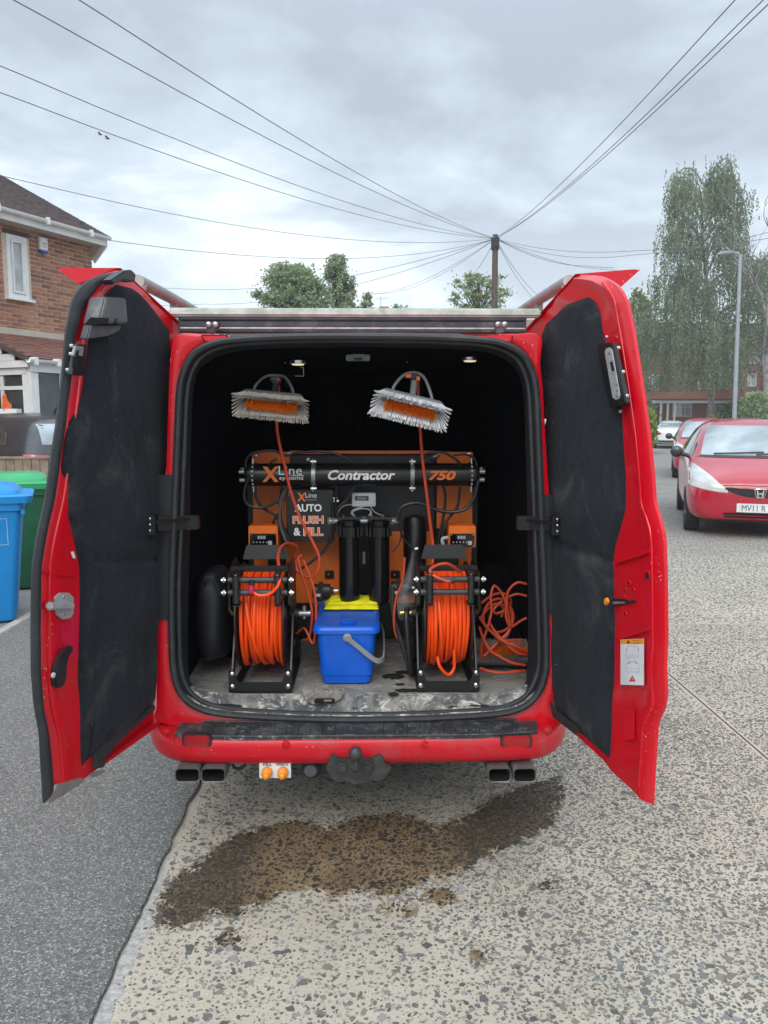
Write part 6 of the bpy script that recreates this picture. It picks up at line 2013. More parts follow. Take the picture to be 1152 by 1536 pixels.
# check straps joining doors and body
def strap(D, dm, u0, u1, v):
    a = D.at(u0, v, .022); b = PY(u1, v - 4, YR + .03)
    s_ = MB().bar(a, b, .012, .050).build('check_strap', M['black_metal'], dm, bevel=.002)
    mb = MB().box(a + D.n * .006, (.036, .040, .066))
    mb.build('strap_end', M['black_metal'], s_, bevel=.003)
    for dv in (-9, 0, 9):
        p = D.at(u0, v + dv, .052)
        MB().sphere(p, .0048, 8, 6).build('bolt', M['steel'], s_)
    e = MB().box(b, (.060, .034, .050)); e.build('strap_bracket', M['black_metal'], s_, bevel=.003)
    MB().bar(a + Vector((0, -.03, .01)), b + Vector((0, -.01, .012)), .014, .01).build('strap_arm', M['black_metal'], s_, bevel=.002)
strap(DL, doorL, 225, 286, 787)
strap(DR, doorR, 836, 788, 788)
for (D, dm, u) in ((DL, doorL, 250), (DR, doorR, 824)):
    for v in (612, 930):
        p = D.at(u, v, -.01)
        MB().cyl(p + Vector((0, .03, -.04)), p + Vector((0, .03, .04)), .014, 12).build('hinge', M['red'], dm)

# --- hardware on the bare red door
lk = slab(DR, 'slam_lock', [(901, 515), (926, 514), (946, 604), (944, 607), (921, 611), (918, 596)], .018, .016, M['black_metal'], doorR, .002)
slab(DR, 'keep_plate', [(908, 528), (910, 523), (915, 521), (919, 524), (931, 592), (930, 598), (925, 600), (920, 597)], .035, .003, M['zinc'], lk, .001)
slab(DR, 'keyhole', [(915, 543), (919, 543), (922, 556), (918, 557)], .0385, .001, M['shade_black'], lk, 0)
for (u, v, r) in ((914, 529, .006), (918, 541, .004), (919, 559, .004), (925, 576, .005), (926, 585, .005), (926, 593, .006)): stud(DR, u, v, .038, r, M['dull_alu'], lk, 'rivet', .002)
for (u, v) in ((928, 522), (935, 558), (941, 594), (911, 506), (931, 617)): stud(DR, u, v, .034 if v < 600 and v > 510 else .012, .006, M['steel'], lk)
for (u, v, r) in ((971, 864, .011), (943, 874, .0065), (937, 885, .0055), (950, 885, .0055), (938, 921, .006)):
    p = DR.at(u, v, .0068)
    MB().lathe([(r * 1.25, -.003), (r * 1.2, .001), (r, .0012)], p, DR.n, 16, cap=False).build('hole_rim', M['red'], doorR)
    MB().lathe([(r, 0), (.0005, .0001)], p, DR.n, 16, cap=False).build('fixing_hole', M['shade_black'], doorR)
slot = slab(DR, 'latch_slot', [(919, 897), (940, 899), (944, 901), (952, 900), (955, 903), (950, 905), (942, 906), (921, 909)], .0062, .001, M['shade_black'], doorR, 0)
slab(DR, 'latch_tongue', [(921, 902), (938, 903), (938, 905), (921, 907)], .0075, .004, M['dull_alu'], doorR, .001)
slab(DR, 'cable_clip', [(909, 898), (913, 896), (915, 903), (912, 908), (909, 906)], .03, .008, M['label_orange'], doorR, .002)
# pressed shapes in the inner panel
for poly in ([(924, 838), (976, 822), (977, 830), (926, 846)], [(924, 952), (977, 938), (977, 946), (930, 960)]):
    slab(DR, 'pressed_swage', poly, .0035, .005, M['red'], doorR, .0022)
slab(DR, 'pressed_pad', [(938, 1062), (953, 1062), (953, 1110), (938, 1112)], .003, .004, M['red'], doorR, .002)
slab(DL, 'pressed_swage', [(67, 856), (112, 862), (112, 866), (67, 862)], .002, .004, M['red'], doorL, .0018)
stk = slab(DR, 'warning_sticker', [(931, 959), (966, 958), (966, 1028), (931, 1027)], .0072, .0006, M['label_white'], doorR, 0)
slab(DR, 'sticker_band', [(931.3, 959), (965.7, 958.3), (965.7, 966), (931.3, 966)], .0079, .0004, M['label_orange'], stk, 0)
slab(DR, 'warning_triangle', [(940, 965), (942.5, 960), (945, 965)], .0084, .0003, M['dark_print'], stk, 0)
def outline(D, poly, w, m, nm, off=.0081):
    mb = MB()
    P = [D.at(u, v, off) for u, v in poly]
    for a, b in zip(P, P[1:]): mb.bar(a, b, w, .0004, up=D.n)
    return mb.build(nm, m, stk)
outline(DR, [(951, 961), (958, 961), (958, 965), (951, 965), (951, 961)], .0008, M['dark_print'], 'book_symbol', .0084)
outline(DR, [(939, 984), (939, 973), (942, 969), (956, 969), (958, 973), (958, 984), (939, 984)], .0012, M['grey_print'], 'van_drawing')
outline(DR, [(939, 984), (939, 987), (958, 987), (958, 984)], .001, M['grey_print'], 'bumper_drawing')
outline(DR, [(940, 977), (940, 972)], .0018, M['red_print'], 'door_mark'); outline(DR, [(957, 977), (957, 972)], .0018, M['red_print'], 'door_mark')
outline(DR, [(948.5, 984), (948.5, 970)], .0008, M['grey_print'], 'centre_line')
outline(DR, [(939, 1008), (939, 997), (943, 992), (955, 992), (959, 997), (959, 1008), (939, 1008)], .0012, M['grey_print'], 'van_drawing')
outline(DR, [(942, 996), (946, 993)], .002, M['red_print'], 'door_mark'); outline(DR, [(956, 996), (952, 993)], .002, M['red_print'], 'door_mark')
outline(DR, [(941, 1003), (957, 1003)], .0008, M['grey_print'], 'shelf_line')
slab(DR, 'hazard_triangle', [(943.5, 1022), (948.5, 1013), (953.5, 1022)], .0081, .0004, M['red_print'], stk, 0)
slab(DR, 'hazard_dot', [(947.8, 1020), (948.5, 1017), (949.2, 1020)], .0087, .0003, M['label_white'], stk, 0)
# torn pile and flap of lining at the hinge side
slab(DR, 'lining_flap', [(813, 634), (816, 618), (823, 609), (822, 622)], .02, .01, M['carpet'], doorR, .003)
fz_ = MB()
rq = random.Random(2)
P = [DR.at(u, v, .03) for u, v in ((823, 812), (820, 822), (823, 830), (820, 842), (822, 850))]
for a, b in zip(P, P[1:]):
    for k in range(7):
        q = a.lerp(b, k / 7); fz_.tube([q, q + Vector((rq.uniform(-.008, .008), rq.uniform(-.004, .004), rq.uniform(-.006, .006)))], .0007, 3)
fz_.build('frayed_thread', M['label_white'], doorR)
slab(DR, 'bottom_rubber', [(828, 1050), (836, 1066), (872, 1094), (868, 1102), (834, 1076)], .012, .014, M['rubber'], doorR, .003)

# ================================================================== ROOF RACK
rack = thing('roof_rack', 'aluminium roof rack with green-filmed rear bar and tubular side rails', 'roof rack', (VC, YR + 1.4, 1.9))
def bar_px(name, ua, ub, va, vb, y, dy, m, par, bev=.004):
    a, b = PY(ua, vb, y), PY(ub, va, y)
    return MB().box2((a.x, y, a.z), (b.x, y + dy, b.z)).build(name, m, par, bevel=bev)
rbar = bar_px('rear_bar', 252, 812, 462.5, 474, 2.86, .055, M['algae_alu'], rack, .007)
pn = bar_px('rear_panel', 268, 790, 475, 500, 2.88, .02, M['rack_panel'], rack, .002)
for (va, vb) in ((475.5, 480), (483, 491), (493.5, 498)):
    bar_px('panel_rib', 270, 788, va, vb, 2.868, .0115, M['rack_panel'], pn, .003)
bar_px('panel_edge', 270, 788, 491.6, 493.0, 2.866, .012, M['algae_alu'], pn, .001)
for u in (318, 752):
    bk_ = MB().prism([PY(a, b, 2.80) for a, b in ((u - 9, 482), (u + 10, 482), (u + 10, 489), (u + 2, 500), (u - 7, 500), (u - 9, 490))], (0, .03, 0)).build('bracket', M['rack_panel'], rack, bevel=.002, fix=True)
    for du in (-5, 5):
        p = PY(u + du, 487, 2.799)
        MB().lathe([(.010, 0), (.010, .004), (.006, .006), (.001, .0065)], p, (0, -1, 0), 14).build('bolt', M['galv'], bk_)
for s, u in ((-1, 213), (1, 849)):
    xr = PY(u, 425, 2.9).x
    zt = PY(u, 424, 2.9).z
    pts = catmull([(xr * 1.0, 2.86, 1.93), (xr, 2.855, zt - .05), (xr, 2.88, zt - .012), (xr, 2.94, zt), (xr, 3.9, zt + .012), (xr, 6.0, zt + .01)], 6)
    MB().tube(pts, .0235, 12).build('side_rail', M['dull_alu'], rack)
    for y in (3.35, 4.4, 5.4):
        MB().bar((xr, y, zt), (xr, y, zt - .16), .03, .012).build('stanchion', M['dull_alu'], rack, bevel=.002)
for y in (3.35, 4.4, 5.4):
    MB().bar((PY(213, 425, 2.9).x, y, 1.945), (PY(849, 425, 2.9).x, y, 1.945), .05, .035).build('cross_bar', M['dull_alu'], rack, bevel=.004)

# ================================================================== CONTENTS OF THE LOAD SPACE
YS = 3.20
# ---- pure-water unit: orange frame, black tank behind, long cylinder in front
c0 = PY(545, 890, 3.4)
unit = thing('water_unit', 'orange-framed water purifying unit with a long black cylinder across its top', 'water unit', (c0.x, 3.4, FZ))
yP = 3.36
def rect(u0, v0, u1, v1, y, dy):
    a, b = PY(u0, v1, y), PY(u1, v0, y)
    return (a.x, y, a.z), (b.x, y + dy, b.z)
fr = MB()
for r in ((380, 678, 434, 793), (655, 678, 710, 793)):
    fr.box2(*rect(*r, yP, .02))
fr.box2(*rect(430, 797, 508, 905, yP - .001, .02)); fr.box2(*rect(583, 797, 650, 905, yP - .001, .02))
fr.box2(*rect(434, 676, 655, 681, yP + .001, .02))
frame = fr.build('frame', M['orange'], unit, bevel=.004)
MB().prism([PY(a, b, yP) for a, b in ((688, 792), (708, 792), (706, 905), (688, 905))], (0, .02, 0)).build('frame_leg', M['orange'], frame, bevel=.003, fix=True)
MB().prism([PY(a, b, yP) for a, b in ((381, 792), (402, 792), (402, 905), (381, 905))], (0, .02, 0)).build('frame_leg', M['orange'], frame, bevel=.003, fix=True)
MB().box2(*rect(437, 683, 652, 815, yP + .004, .03)).build('back_board', M['black_plastic'], unit, bevel=.003)
MB().box2(*rect(488, 684, 600, 700, yP - .004, .01)).build('name_board', mat('dark_board', (.02, .02, .021), .5), unit, bevel=.002)
lo, hi = PY(372, 905, 3.42), PY(720, 690, 3.42)
MB().box2((lo.x, 3.42, FZ + .01), (hi.x, 4.35, hi.z)).build('water_tank', M['black_plastic'], unit, bevel=.05)
for u in (384, 706):
    p = PY(u, 690, yP - .004)
    for v in (684, 700, 760): 
        q = PY(u, v, yP - .003); MB().lathe([(.008, 0), (.006, .004), (.0008, .005)], q, (0, -1, 0), 10).build('bolt', M['steel'], frame)
# long membrane cylinder
tl, trr = PY(372, 712, YS), PY(714, 712, YS)
zt = (tl.z + trr.z) / 2
Rm = .0475
ctr = Vector(((tl.x + trr.x) / 2, YS, zt)); half = (trr.x - tl.x) / 2
cyl = MB().lathe([(.028, -half - .012), (.030, -half), (Rm * .97, -half + .001), (Rm, -half + .012), (Rm, half - .012), (Rm * .97, half - .001), (.030, half), (.028, half + .012)], ctr, (1, 0, 0), 32).build('cylinder', mat('black_tube', (.010, .010, .011), .3), unit, smooth=30)
for u, w in ((381, .010), (706, .010)):
    x = PY(u, 712, YS).x
    MB().lathe([(Rm + .004, -w), (Rm + .004, w)], Vector((x, YS, zt)), (1, 0, 0), 28).build('end_ring', M['black_metal'], cyl)
    for v in (-1, 1):
        MB().cyl((x, YS - .03, zt + v * (Rm + .002)), (x, YS - .03, zt + v * (Rm + .022)), .0055, 8).build('ring_bolt', M['steel'], cyl)
    rm_ = MB()
    for q in range(-3, 4): rm_.box((x, YS - math.cos(q * .38) * (Rm + .004), zt + math.sin(q * .38) * (Rm + .004)), (.006, .005, .008))
    rm_.build('ring_band', M['galv'], cyl)
for u in (471, 618):
    x = PY(u, 712, YS).x
    MB().lathe([(Rm + .002, -.009), (Rm + .0035, -.008), (Rm + .0035, .008), (Rm + .002, .009)], Vector((x, YS, zt)), (1, 0, 0), 32).build('clamp', M['galv'], cyl)
    for s in (-1, 1):
        c = Vector((x, YS - .028, zt + s * (Rm + .008)))
        k_ = MB().cyl(c + Vector((-.012, 0, 0)), c + Vector((.012, 0, 0)), .007, 8).cyl(c + Vector((0, 0, -.012)), c + Vector((0, 0, .012)), .0055, 6)
        k_.build('clamp_bolt', M['steel'], cyl)
for s, u in ((-1, 366), (1, 720)):
    x = PY(u, 712, YS).x
    e = MB().cyl((x - s * .02, YS, zt + .012), (x + s * .02, YS, zt + .012), .010, 10).cyl((x - s * .02, YS, zt - .022), (x + s * .018, YS, zt - .022), .010, 10)
    e.cyl((x + s * .006, YS, zt + .012), (x + s * .006, YS, zt + .03), .009, 8)
    e.build('end_fitting', M['galv'], cyl)
yt_ = YS - Rm - .0015
def txt(name, s, u0, v0, u1, v1, y, m, par, **k):
    a, b = PY(u0, v1, y), PY(u1, v0, y)
    return text_obj(name, s, (a.x, y, a.z), (b.x - a.x, 0, 0), (0, 0, b.z - a.z), m, par, **k)
txt('lettering', 'Contractor', 492, 705, 593, 720, yt_, M['white_print'], cyl, shear=.25, bold=.03)
txt('lettering', '750', 643, 706, 684, 720.5, yt_, M['orange_print'], cyl, shear=.25, bold=.045)
def xmark(u0, v0, u1, v1, y, par):
    mb = MB()
    P = lambda a, b: PY(u0 + (u1 - u0) * a, v0 + (v1 - v0) * b, y)
    mb.prism([P(0, .0), P(.28, 0), P(1.0, 1), P(.74, 1)], (0, -.0008, 0))
    mb.prism([P(.78, -.02), P(1.02, -.02), P(.22, 1.0), P(-.02, 1.0)], (0, -.0011, 0))
    return mb.build('x_mark', M['orange_print'], par, smooth=0, fix=True)
xmark(394, 700, 418, 723, yt_, cyl)
txt('lettering', 'Line', 418, 699, 453, 712.5, yt_, M['white_print'], cyl, bold=.0)
a, b = PY(436, 713.2, yt_), PY(456, 714.2, yt_)
MB().box2((a.x, yt_ - .0006, b.z), (b.x, yt_, a.z)).build('underline', M['white_print'], cyl, smooth=0)
txt('lettering', 'systems', 419, 715.2, 455, 721.2, yt_, M['white_print'], cyl, bold=.01)
# auto flush control box
bx = MB().box2(*rect(430, 735, 500, 813, YS, .09)).build('control_box', M['black_metal'], unit, bevel=.004)
yb = YS - .0012
xmark(446, 739, 459, 752, yb, bx)
txt('lettering', 'Line', 458, 739, 475, 746.5, yb, M['white_print'], bx)
txt('lettering', 'systems', 459, 748.5, 475, 751.5, yb, M['grey_print'], bx)
txt('lettering', 'AUTO', 442, 756, 482.5, 767.5, yb, M['white_print'], bx, bold=.035)
txt('lettering_outline', 'FLUSH', 439, 773.5, 485.5, 786, yb + .0004, M['white_print'], bx, bold=.06)
txt('lettering', 'FLUSH', 440, 774, 484.5, 785.5, yb, M['orange_print'], bx, bold=.025)
txt('lettering', '&', 440.5, 791.5, 451, 803.5, yb, M['white_print'], bx, bold=.03)
txt('lettering_outline', 'FILL', 455, 791, 485, 804, yb + .0004, M['white_print'], bx, bold=.06)
txt('lettering', 'FILL', 456, 791.5, 484, 803.5, yb, M['orange_print'], bx, bold=.025)
for (u, v) in ((433, 739), (433, 743), (496, 739), (432, 809), (497, 809)):
    MB().sphere(PY(u, v, YS - .001), .0028, 8, 5).build('screw', M['steel'], bx)
for (u, v) in ((499, 748), (501, 752)):
    p = PY(u, v, YS + .03); MB().cyl(p, p + Vector((.02, 0, 0)), .006, 8).build('cable_gland', M['steel'], bx)
# small grey meter
mt = MB().box2(*rect(528, 739.5, 563.5, 760, YS + .02, .03)).build('meter', M['light_grey'], unit, bevel=.003)
MB().box2(*rect(532.5, 744, 553, 751, YS + .0185, .002)).build('meter_screen', mat('lcd', (.05, .055, .05), .2), mt, bevel=.0006)
MB().box2(*rect(536, 746, 549, 749.5, YS + .0178, .001)).build('meter_digits', mat('lcd_digits', (.16, .17, .15), .3), mt, smooth=0)
for u in (534, 539):
    MB().sphere(PY(u, 755, YS + .0195), .0018, 8, 5).build('meter_button', M['dark_print'], mt)
def pxtube(name, pts, y, r, m, par, n=8, seg=8):
    P = [PY(p[0], p[1], y + (p[2] if len(p) > 2 else 0)) for p in pts]
    return MB().tube(catmull(P, n), r, seg).build(name, m, par)
pxtube('meter_lead', [(545, 760), (532, 764), (527, 770), (538, 776), (552, 774), (556, 766), (545, 763), (530, 767), (533, 775), (548, 777), (557, 770), (553, 763)], YS + .015, .0022, M['light_grey'], unit)
pxtube('meter_lead', [(556, 760), (562, 768), (570, 772), (582, 776)], YS + .015, .0018, M['light_grey'], unit)
pxtube('meter_lead', [(541, 760), (526, 757), (514, 760), (507, 770), (505, 790)], YS + .03, .0018, M['light_grey'], unit)
# twin filter housings
yF = 3.17
for u in (524.5, 568.5):
    a, b = PY(u, 778, yF), PY(u, 905, yF)
    r = .047
    h = a.z - b.z
    fh_ = MB().lathe([(.034, 0), (.040, .006), (r * .93, .03), (r * .95, h - .075), (r * 1.10, h - .072), (r * 1.12, h - .03), (r * 1.0, h - .026), (r * 1.0, h - .006), (r * .8, h)], b, (0, 0, 1), 28)
    for k in range(16):
        aa = 2 * math.pi * k / 16
        q = b + Vector((math.cos(aa) * r * 1.11, math.sin(aa) * r * 1.11, h - .051)); fh_.box(q, (.006, .006, .040))
    fh_ = fh_.build('filter_housing', M['black_gloss'], unit, smooth=30)
    MB().lathe([(.012, 0), (.012, .010), (.006, .014), (.0008, .0145)], a + Vector((0, 0, .0)), (0, 0, 1), 14).build('vent_cap', M['black_plastic'], fh_)
hb = MB().box2(*rect(506, 776, 588, 783, yF - .02, .07)).build('filter_bracket', M['black_plastic'], unit, bevel=.003)
for u in (515, 532, 558, 575): MB().cyl(PY(u, 776, yF - .01), PY(u, 772, yF - .01), .004, 8).build('bolt', M['steel'], hb)
for u0, u1 in ((494, 506), (588, 599)):
    a, b = PY(u0, 781, yF), PY(u1, 781, yF)
    mb = MB().cyl(a, b, .010, 10).cyl(a + Vector((0, 0, -.014)), a + Vector((0, 0, .014)), .008, 8)
    mb.lathe([(.013, -.006), (.013, .006)], b.lerp(a, .5), (1, 0, 0), 6)
    mb.build('pipe_elbow', M['galv'], hb)
mb = MB().cyl(PY(541, 781, yF - .012), PY(551, 781, yF - .012), .011, 10).cyl(PY(546, 784, yF - .012), PY(546, 775, yF - .012), .008, 8); mb.build('pipe_joint', M['galv'], hb)
p = PY(546, 828, yF + .02); MB().cyl(p, p + Vector((0, 0, -.05)), .006, 8).build('drain_tap', M['galv'], hb)
for u in (494, 593):
    p_ = MB().box2(*rect(u - 7, 856, u + 7, 868, yP - .012, .011)).build('frame_bracket', M['black_metal'], frame, bevel=.003)
    MB().sphere(PY(u - 1, 862, yP - .013), .006, 10, 6).build('bolt', M['steel'], p_)
# round tank column to the side
a, b = PY(622, 772, 3.33), PY(622, 880, 3.33)
MB().lathe([(.04, 0), (.050, .01), (.050, a.z - b.z - .03), (.040, a.z - b.z - .008), (.01, a.z - b.z)], b, (0, 0, 1), 24).build('resin_vessel', M['black_metal'], unit, smooth=40)
# two flow controllers on orange boxes
for k, (u0, v0, u1, v1) in enumerate(((373, 789, 416, 822), (673, 789, 714, 822))):
    ob = MB().box2(*rect(u0, v0, u1, v1, 3.12, .11)).build('controller', M['orange'], unit, bevel=.004)
    pb = MB().box2(*rect(u0 + 2, v0 + 11.5, u1 - 2, v1 - 1, 3.115, .006)).build('control_panel', M['black_gloss'], ob, bevel=.002)
    sc = MB().box2(*rect(u0 + 12.5, v0 + 14, u0 + 26, v0 + 20, 3.1135, .002)).build('panel_screen', mat('dim_screen', (.06, .062, .065), .2), pb, smooth=0)
    for q in range(3):
        MB().box2(*rect(u0 + 13.5 + q * 4.2, v0 + 15, u0 + 16.5 + q * 4.2, v0 + 19.2, 3.1128, .001)).build('digit', M['grey_print'], sc, smooth=0)
    for q in range(5):
        MB().sphere(PY(u0 + 7 + q * 5, v0 + 24.5, 3.1145), .0032, 8, 5).build('button', M['light_grey'], pb)
    MB().box2(*rect(u0 + 29, v0 + 22.5, u0 + 35, v0 + 28.5, 3.1125, .003)).build('button', M['light_grey'], pb, bevel=.001)
    for (u, v) in ((u0 + 4, v0 + 13.5), (u1 - 4, v0 + 13.5), (u0 + 4, v1 - 3), (u1 - 4, v1 - 3)):
        MB().sphere(PY(u, v, 3.1145), .002, 6, 4).build('screw', M['steel'], pb)
mb = MB().tube(catmull([PY(668, 822, 3.16), PY(664, 815, 3.16), PY(664, 808, 3.16), PY(672, 806, 3.16)], 4), .007, 8); mb.build('white_elbow', M['light_grey'], unit)
# pumps low down behind the bucket
for (u, v) in ((483, 886), (600, 882)):
    p = PY(u, v, 3.22)
    mb = MB().cyl(p + Vector((-.04, 0, 0)), p + Vector((.035, 0, 0)), .03, 16).box(p + Vector((-.005, 0, 0)), (.02, .064, .064)).cyl(p + Vector((.035, 0, 0)), p + Vector((.05, 0, 0)), .016, 10)
    pm = mb.build('pump', M['black_plastic'], unit, bevel=.002)
    MB().box(p + Vector((-.015, -.033, -.012)), (.02, .002, .012)).build('pump_label', M['label_white'], pm)
    MB().cyl(p + Vector((.05, 0, .0)), p + Vector((.068, 0, 0)), .010, 8).build('pump_fitting', M['galv'], pm)
mb = MB().cyl(PY(470, 905, 3.24), PY(500, 905, 3.24), .03, 14); mb.build('pump', M['grey_plastic'], unit)
# black and grey plumbing loops
for pts, r in (
    ([(372, 716), (366, 740), (372, 757), (395, 761), (425, 748)], .006), ([(368, 704), (370, 688), (382, 679), (410, 676), (428, 683), (445, 679), (480, 677), (505, 681), (530, 693)], .0055),
    ([(384, 722), (384, 745), (395, 762), (415, 775), (428, 800), (432, 818)], .0065), ([(424, 728), (420, 760), (424, 790), (434, 812)], .007), ([(418, 770), (410, 785), (420, 800), (430, 815)], .005),
    ([(415, 688), (405, 696), (398, 720)], .005), ([(505, 728), (503, 760), (504, 775)], .005), ([(532, 730), (520, 750), (506, 764), (502, 790), (490, 820), (468, 842), (440, 860)], .006),
    ([(597, 782), (600, 765), (610, 757), (630, 755), (655, 765), (680, 768), (700, 762), (712, 745), (718, 720)], .0075), ([(664, 726), (668, 745), (665, 775), (660, 800), (656, 822)], .006),
    ([(690, 726), (686, 760), (668, 785), (662, 815)], .006), ([(625, 692), (640, 680), (665, 679), (685, 690), (692, 700)], .0055), ([(660, 684), (640, 690), (632, 700)], .004),
    ([(599, 786), (604, 805), (614, 818), (622, 826)], .005), ([(602, 790), (600, 812), (590, 828)], .003), ([(716, 706), (713, 690), (700, 682), (680, 683)], .005), ([(498, 756), (500, 790), (496, 815)], .006)):
    pxtube('plumbing_hose', pts, YS - .045 if pts[0][0] in (597, 372) else YS - .02, r, M['black_hose'], unit)
pxtube('plumbing_hose', [(428, 735), (421, 752), (420, 785), (430, 815)], YS - .05, .0065, M['grey_plastic'], unit)
for (u, v) in ((432, 681), (460, 690), (650, 686), (700, 682), (622, 824), (425, 728)):
    p = PY(u, v, YS - .01); MB().cyl(p, p + Vector((.014, 0, .004)), .008, 8).build('hose_fitting', M['galv'], unit)

# ---- hose reels
def hose_reel(uc, label, seed, tail):
    rg_ = random.Random(seed)
    x0 = PY(uc, 1020, 2.78).x
    yc, zc = 2.965, FZ + .255
    t = thing('hose_reel', label, 'hose reel', (x0, yc, FZ + .003), 0, 'hose reels bolted to the van floor')
    HW = .117                                    # half width of the frame
    fr_ = MB()
    def px_side(s, x): return None
    # base: front plate with upturned ends, rear plate, side angle
    yf = 2.765
    fp = [(-HW, 0), (HW, 0), (HW, .090), (HW - .022, .090), (HW - .030, .062), (-HW + .030, .062), (-HW + .022, .090), (-HW, .090)]
    fp = [(-HW, .004), (HW, .004), (HW, .092), (HW - .020, .092), (HW - .036, .046), (-HW + .036, .046), (-HW + .020, .092), (-HW, .092)]
    fr_.prism([Vector((x0 + a, yf, FZ + b)) for a, b in fp], (0, .006, 0))
    fr_.prism([Vector((x0 + a, yf + .39, FZ + b)) for a, b in fp], (0, .006, 0))
    fr_.box2((x0 - HW, yf + .0065, FZ + .004), (x0 - HW + .03, yf + .389, FZ + .012)); fr_.box2((x0 + HW - .03, yf + .0065, FZ + .004), (x0 + HW, yf + .389, FZ + .012))
    base = fr_.build('base_frame', M['black_metal'], t, bevel=.0025, fix=True)
    for s in (-1, 1):
        for dz in (.024, .072):
            p = Vector((x0 + s * (HW - .0135), yf - .0005, FZ + dz + .006))
            MB().lathe([(.0095, 0), (.0095, .003), (.0065, .006), (.0008, .0075)], p, (0, -1, 0), 14).build('bolt', M['steel'], base)
    for s in (-1, 1):
        # side plate: splayed legs up to the axle, arm forward to the rollers
        xs = x0 + s * (HW - .004)
        poly = [(yf + .007, .01), (yf + .05, .01), (yc - .02, .215), (yc + .02, .215), (yf + .34, .01), (yf + .388, .01), (yc + .06, .27), (yc + .05, .44), (yc - .03, .49), (yf + .06, .47), (yf + .012, .455), (yf + .012, .335), (yf + .07, .315), (yc - .055, .27)]
        MB().prism([Vector((xs, a, FZ + b)) for a, b in poly], (-s * .006, 0, 0)).build('side_plate', M['black_metal'], t, bevel=.002, fix=True)
        # drum flange
        MB().lathe([(.03, 0), (.198, 0), (.205, s * -.002), (.205, s * -.006), (.198, s * -.008), (.03, s * -.008)], Vector((x0 + s * .093, yc, zc)), (1, 0, 0), 40).build('drum_flange', M['black_metal'], t)
        hubm = MB().cyl((x0 + s * .08, yc, zc), (x0 + s * (HW + .012), yc, zc), .02, 14)
        hubm.build('hub', M['black_plastic'], t)
    # top plate behind the drum
    tpz = FZ + .470
    MB().prism([Vector((x0 - .09, yc + .01, tpz)), Vector((x0 + .09, yc + .01, tpz)), Vector((x0 + .075, yc + .02, tpz + .055)), Vector((x0 - .075, yc + .02, tpz + .055))], (0, .006, 0)).build('guard_plate', M['black_metal'], t, bevel=.002, fix=True)
    MB().bar((x0 - HW + .01, yf + .05, FZ + .465), (x0 + HW - .01, yf + .05, FZ + .465), .02, .02).build('top_rail', M['black_metal'], t, bevel=.002)
    # fairlead rollers
    for dz in (.435, .388):
        r_ = MB().cyl((x0 - HW + .01, yf - .012, FZ + dz), (x0 + HW - .01, yf - .012, FZ + dz), .0115, 14).build('roller', M['grey_roller'], t)
        for s in (-1, 1):
            p = Vector((x0 + s * (HW - .002), yf - .012, FZ + dz))
            b_ = MB().cyl(p, p + Vector((s * .016, 0, 0)), .0065, 8).cyl(p + Vector((s * .004, 0, 0)), p + Vector((s * .010, 0, 0)), .011, 6)
            b_.build('bolt', M['steel'], r_)
    for s in (-1, 1):
        xv = x0 + s * (HW - .042)
        v_ = MB().cyl((xv, yf - .037, FZ + .355), (xv, yf - .037, FZ + .455), .0125, 14).build('roller', M['black_plastic'], t)
        MB().sphere((xv, yf - .037, FZ + .459), .007, 10, 6).build('bolt', M['steel'], v_)
        MB().box2((xv - .012, yf - .048, FZ + .462), (xv + .012, yf + .05, FZ + .466)).build('roller_bracket', M['black_metal'], v_)
        MB().box2((xv - .012, yf - .048, FZ + .345), (xv + .012, yf + .02, FZ + .349)).build('roller_bracket', M['black_metal'], v_)
    # brass and steel swivel on the axle
    s = 1 if seed == 1 else -1
    p = Vector((x0 + s * (HW + .012), yc, zc))
    sw = MB().cyl(p, p + Vector((s * .045, 0, 0)), .012, 12).cyl(p + Vector((s * .02, 0, -.02)), p + Vector((s * .02, 0, .03)), .008, 10)
    sw.build('swivel_joint', M['galv'] if seed == 1 else M['brass'], t)
    p = Vector((x0 - s * (HW + .006), yc - .05, zc + .01))
    MB().tube([p, p + Vector((-s * .012, 0, .02)), p + Vector((-s * .006, 0, .05))], .006, 8).build('brake_lever', M['brass'], t)
    # wound hose, laid in uneven turns over two buried layers
    hb_ = MB()
    r = .0068
    W_ = .079
    for layer, R in ((0, .150), (1, .163), (2, .176)):
        n = 11
        for k in range(n):
            x = -W_ + 2 * W_ * (k + .5) / n + rg_.gauss(0, .0012)
            a0, sk = rg_.uniform(0, 6.28), rg_.gauss(0, .0032 if layer == 2 else .002)
            sk2 = rg_.gauss(0, .003)
            dr = rg_.uniform(-.003, .004)
            sag = rg_.uniform(.006, .022) if layer == 2 else .004
            pts = []
            m_ = 44
            for q in range(m_):
                a = 2 * math.pi * q / m_
                rr_ = R + dr + sag * max(0, -math.sin(a)) ** 3
                xx = max(-W_ - .004, min(W_ + .004, x + sk * math.cos(a + a0) + sk2 * math.sin(2 * a + a0)))
                pts.append(Vector((x0 + xx, yc + math.cos(a) * rr_, zc + math.sin(a) * rr_)))
            hb_.tube(pts, r, 7, closed=True)
    # a few crossing top turns
    for k in range(2):
        xa, xb = rg_.uniform(-W_, W_), rg_.uniform(-W_, W_)
        pts = []
        for q in range(40):
            a = 2 * math.pi * q / 39 * .92 + 1.0
            f = .5 - .5 * math.cos(math.pi * q / 39)
            pts.append(Vector((x0 + xa + (xb - xa) * f, yc + math.cos(a) * (.1865 + .004 * math.sin(a * 2 + k)), zc + math.sin(a) * (.1865 + .003 * math.sin(a * 3 + k)))))
        hb_.tube(pts, r, 7)
    hb_.build('wound_hose', M['hose'], t)
    MB().cyl((x0 - W_ - .006, yc, zc), (x0 + W_ + .006, yc, zc), .142, 30).build('drum', M['black_metal'], t)
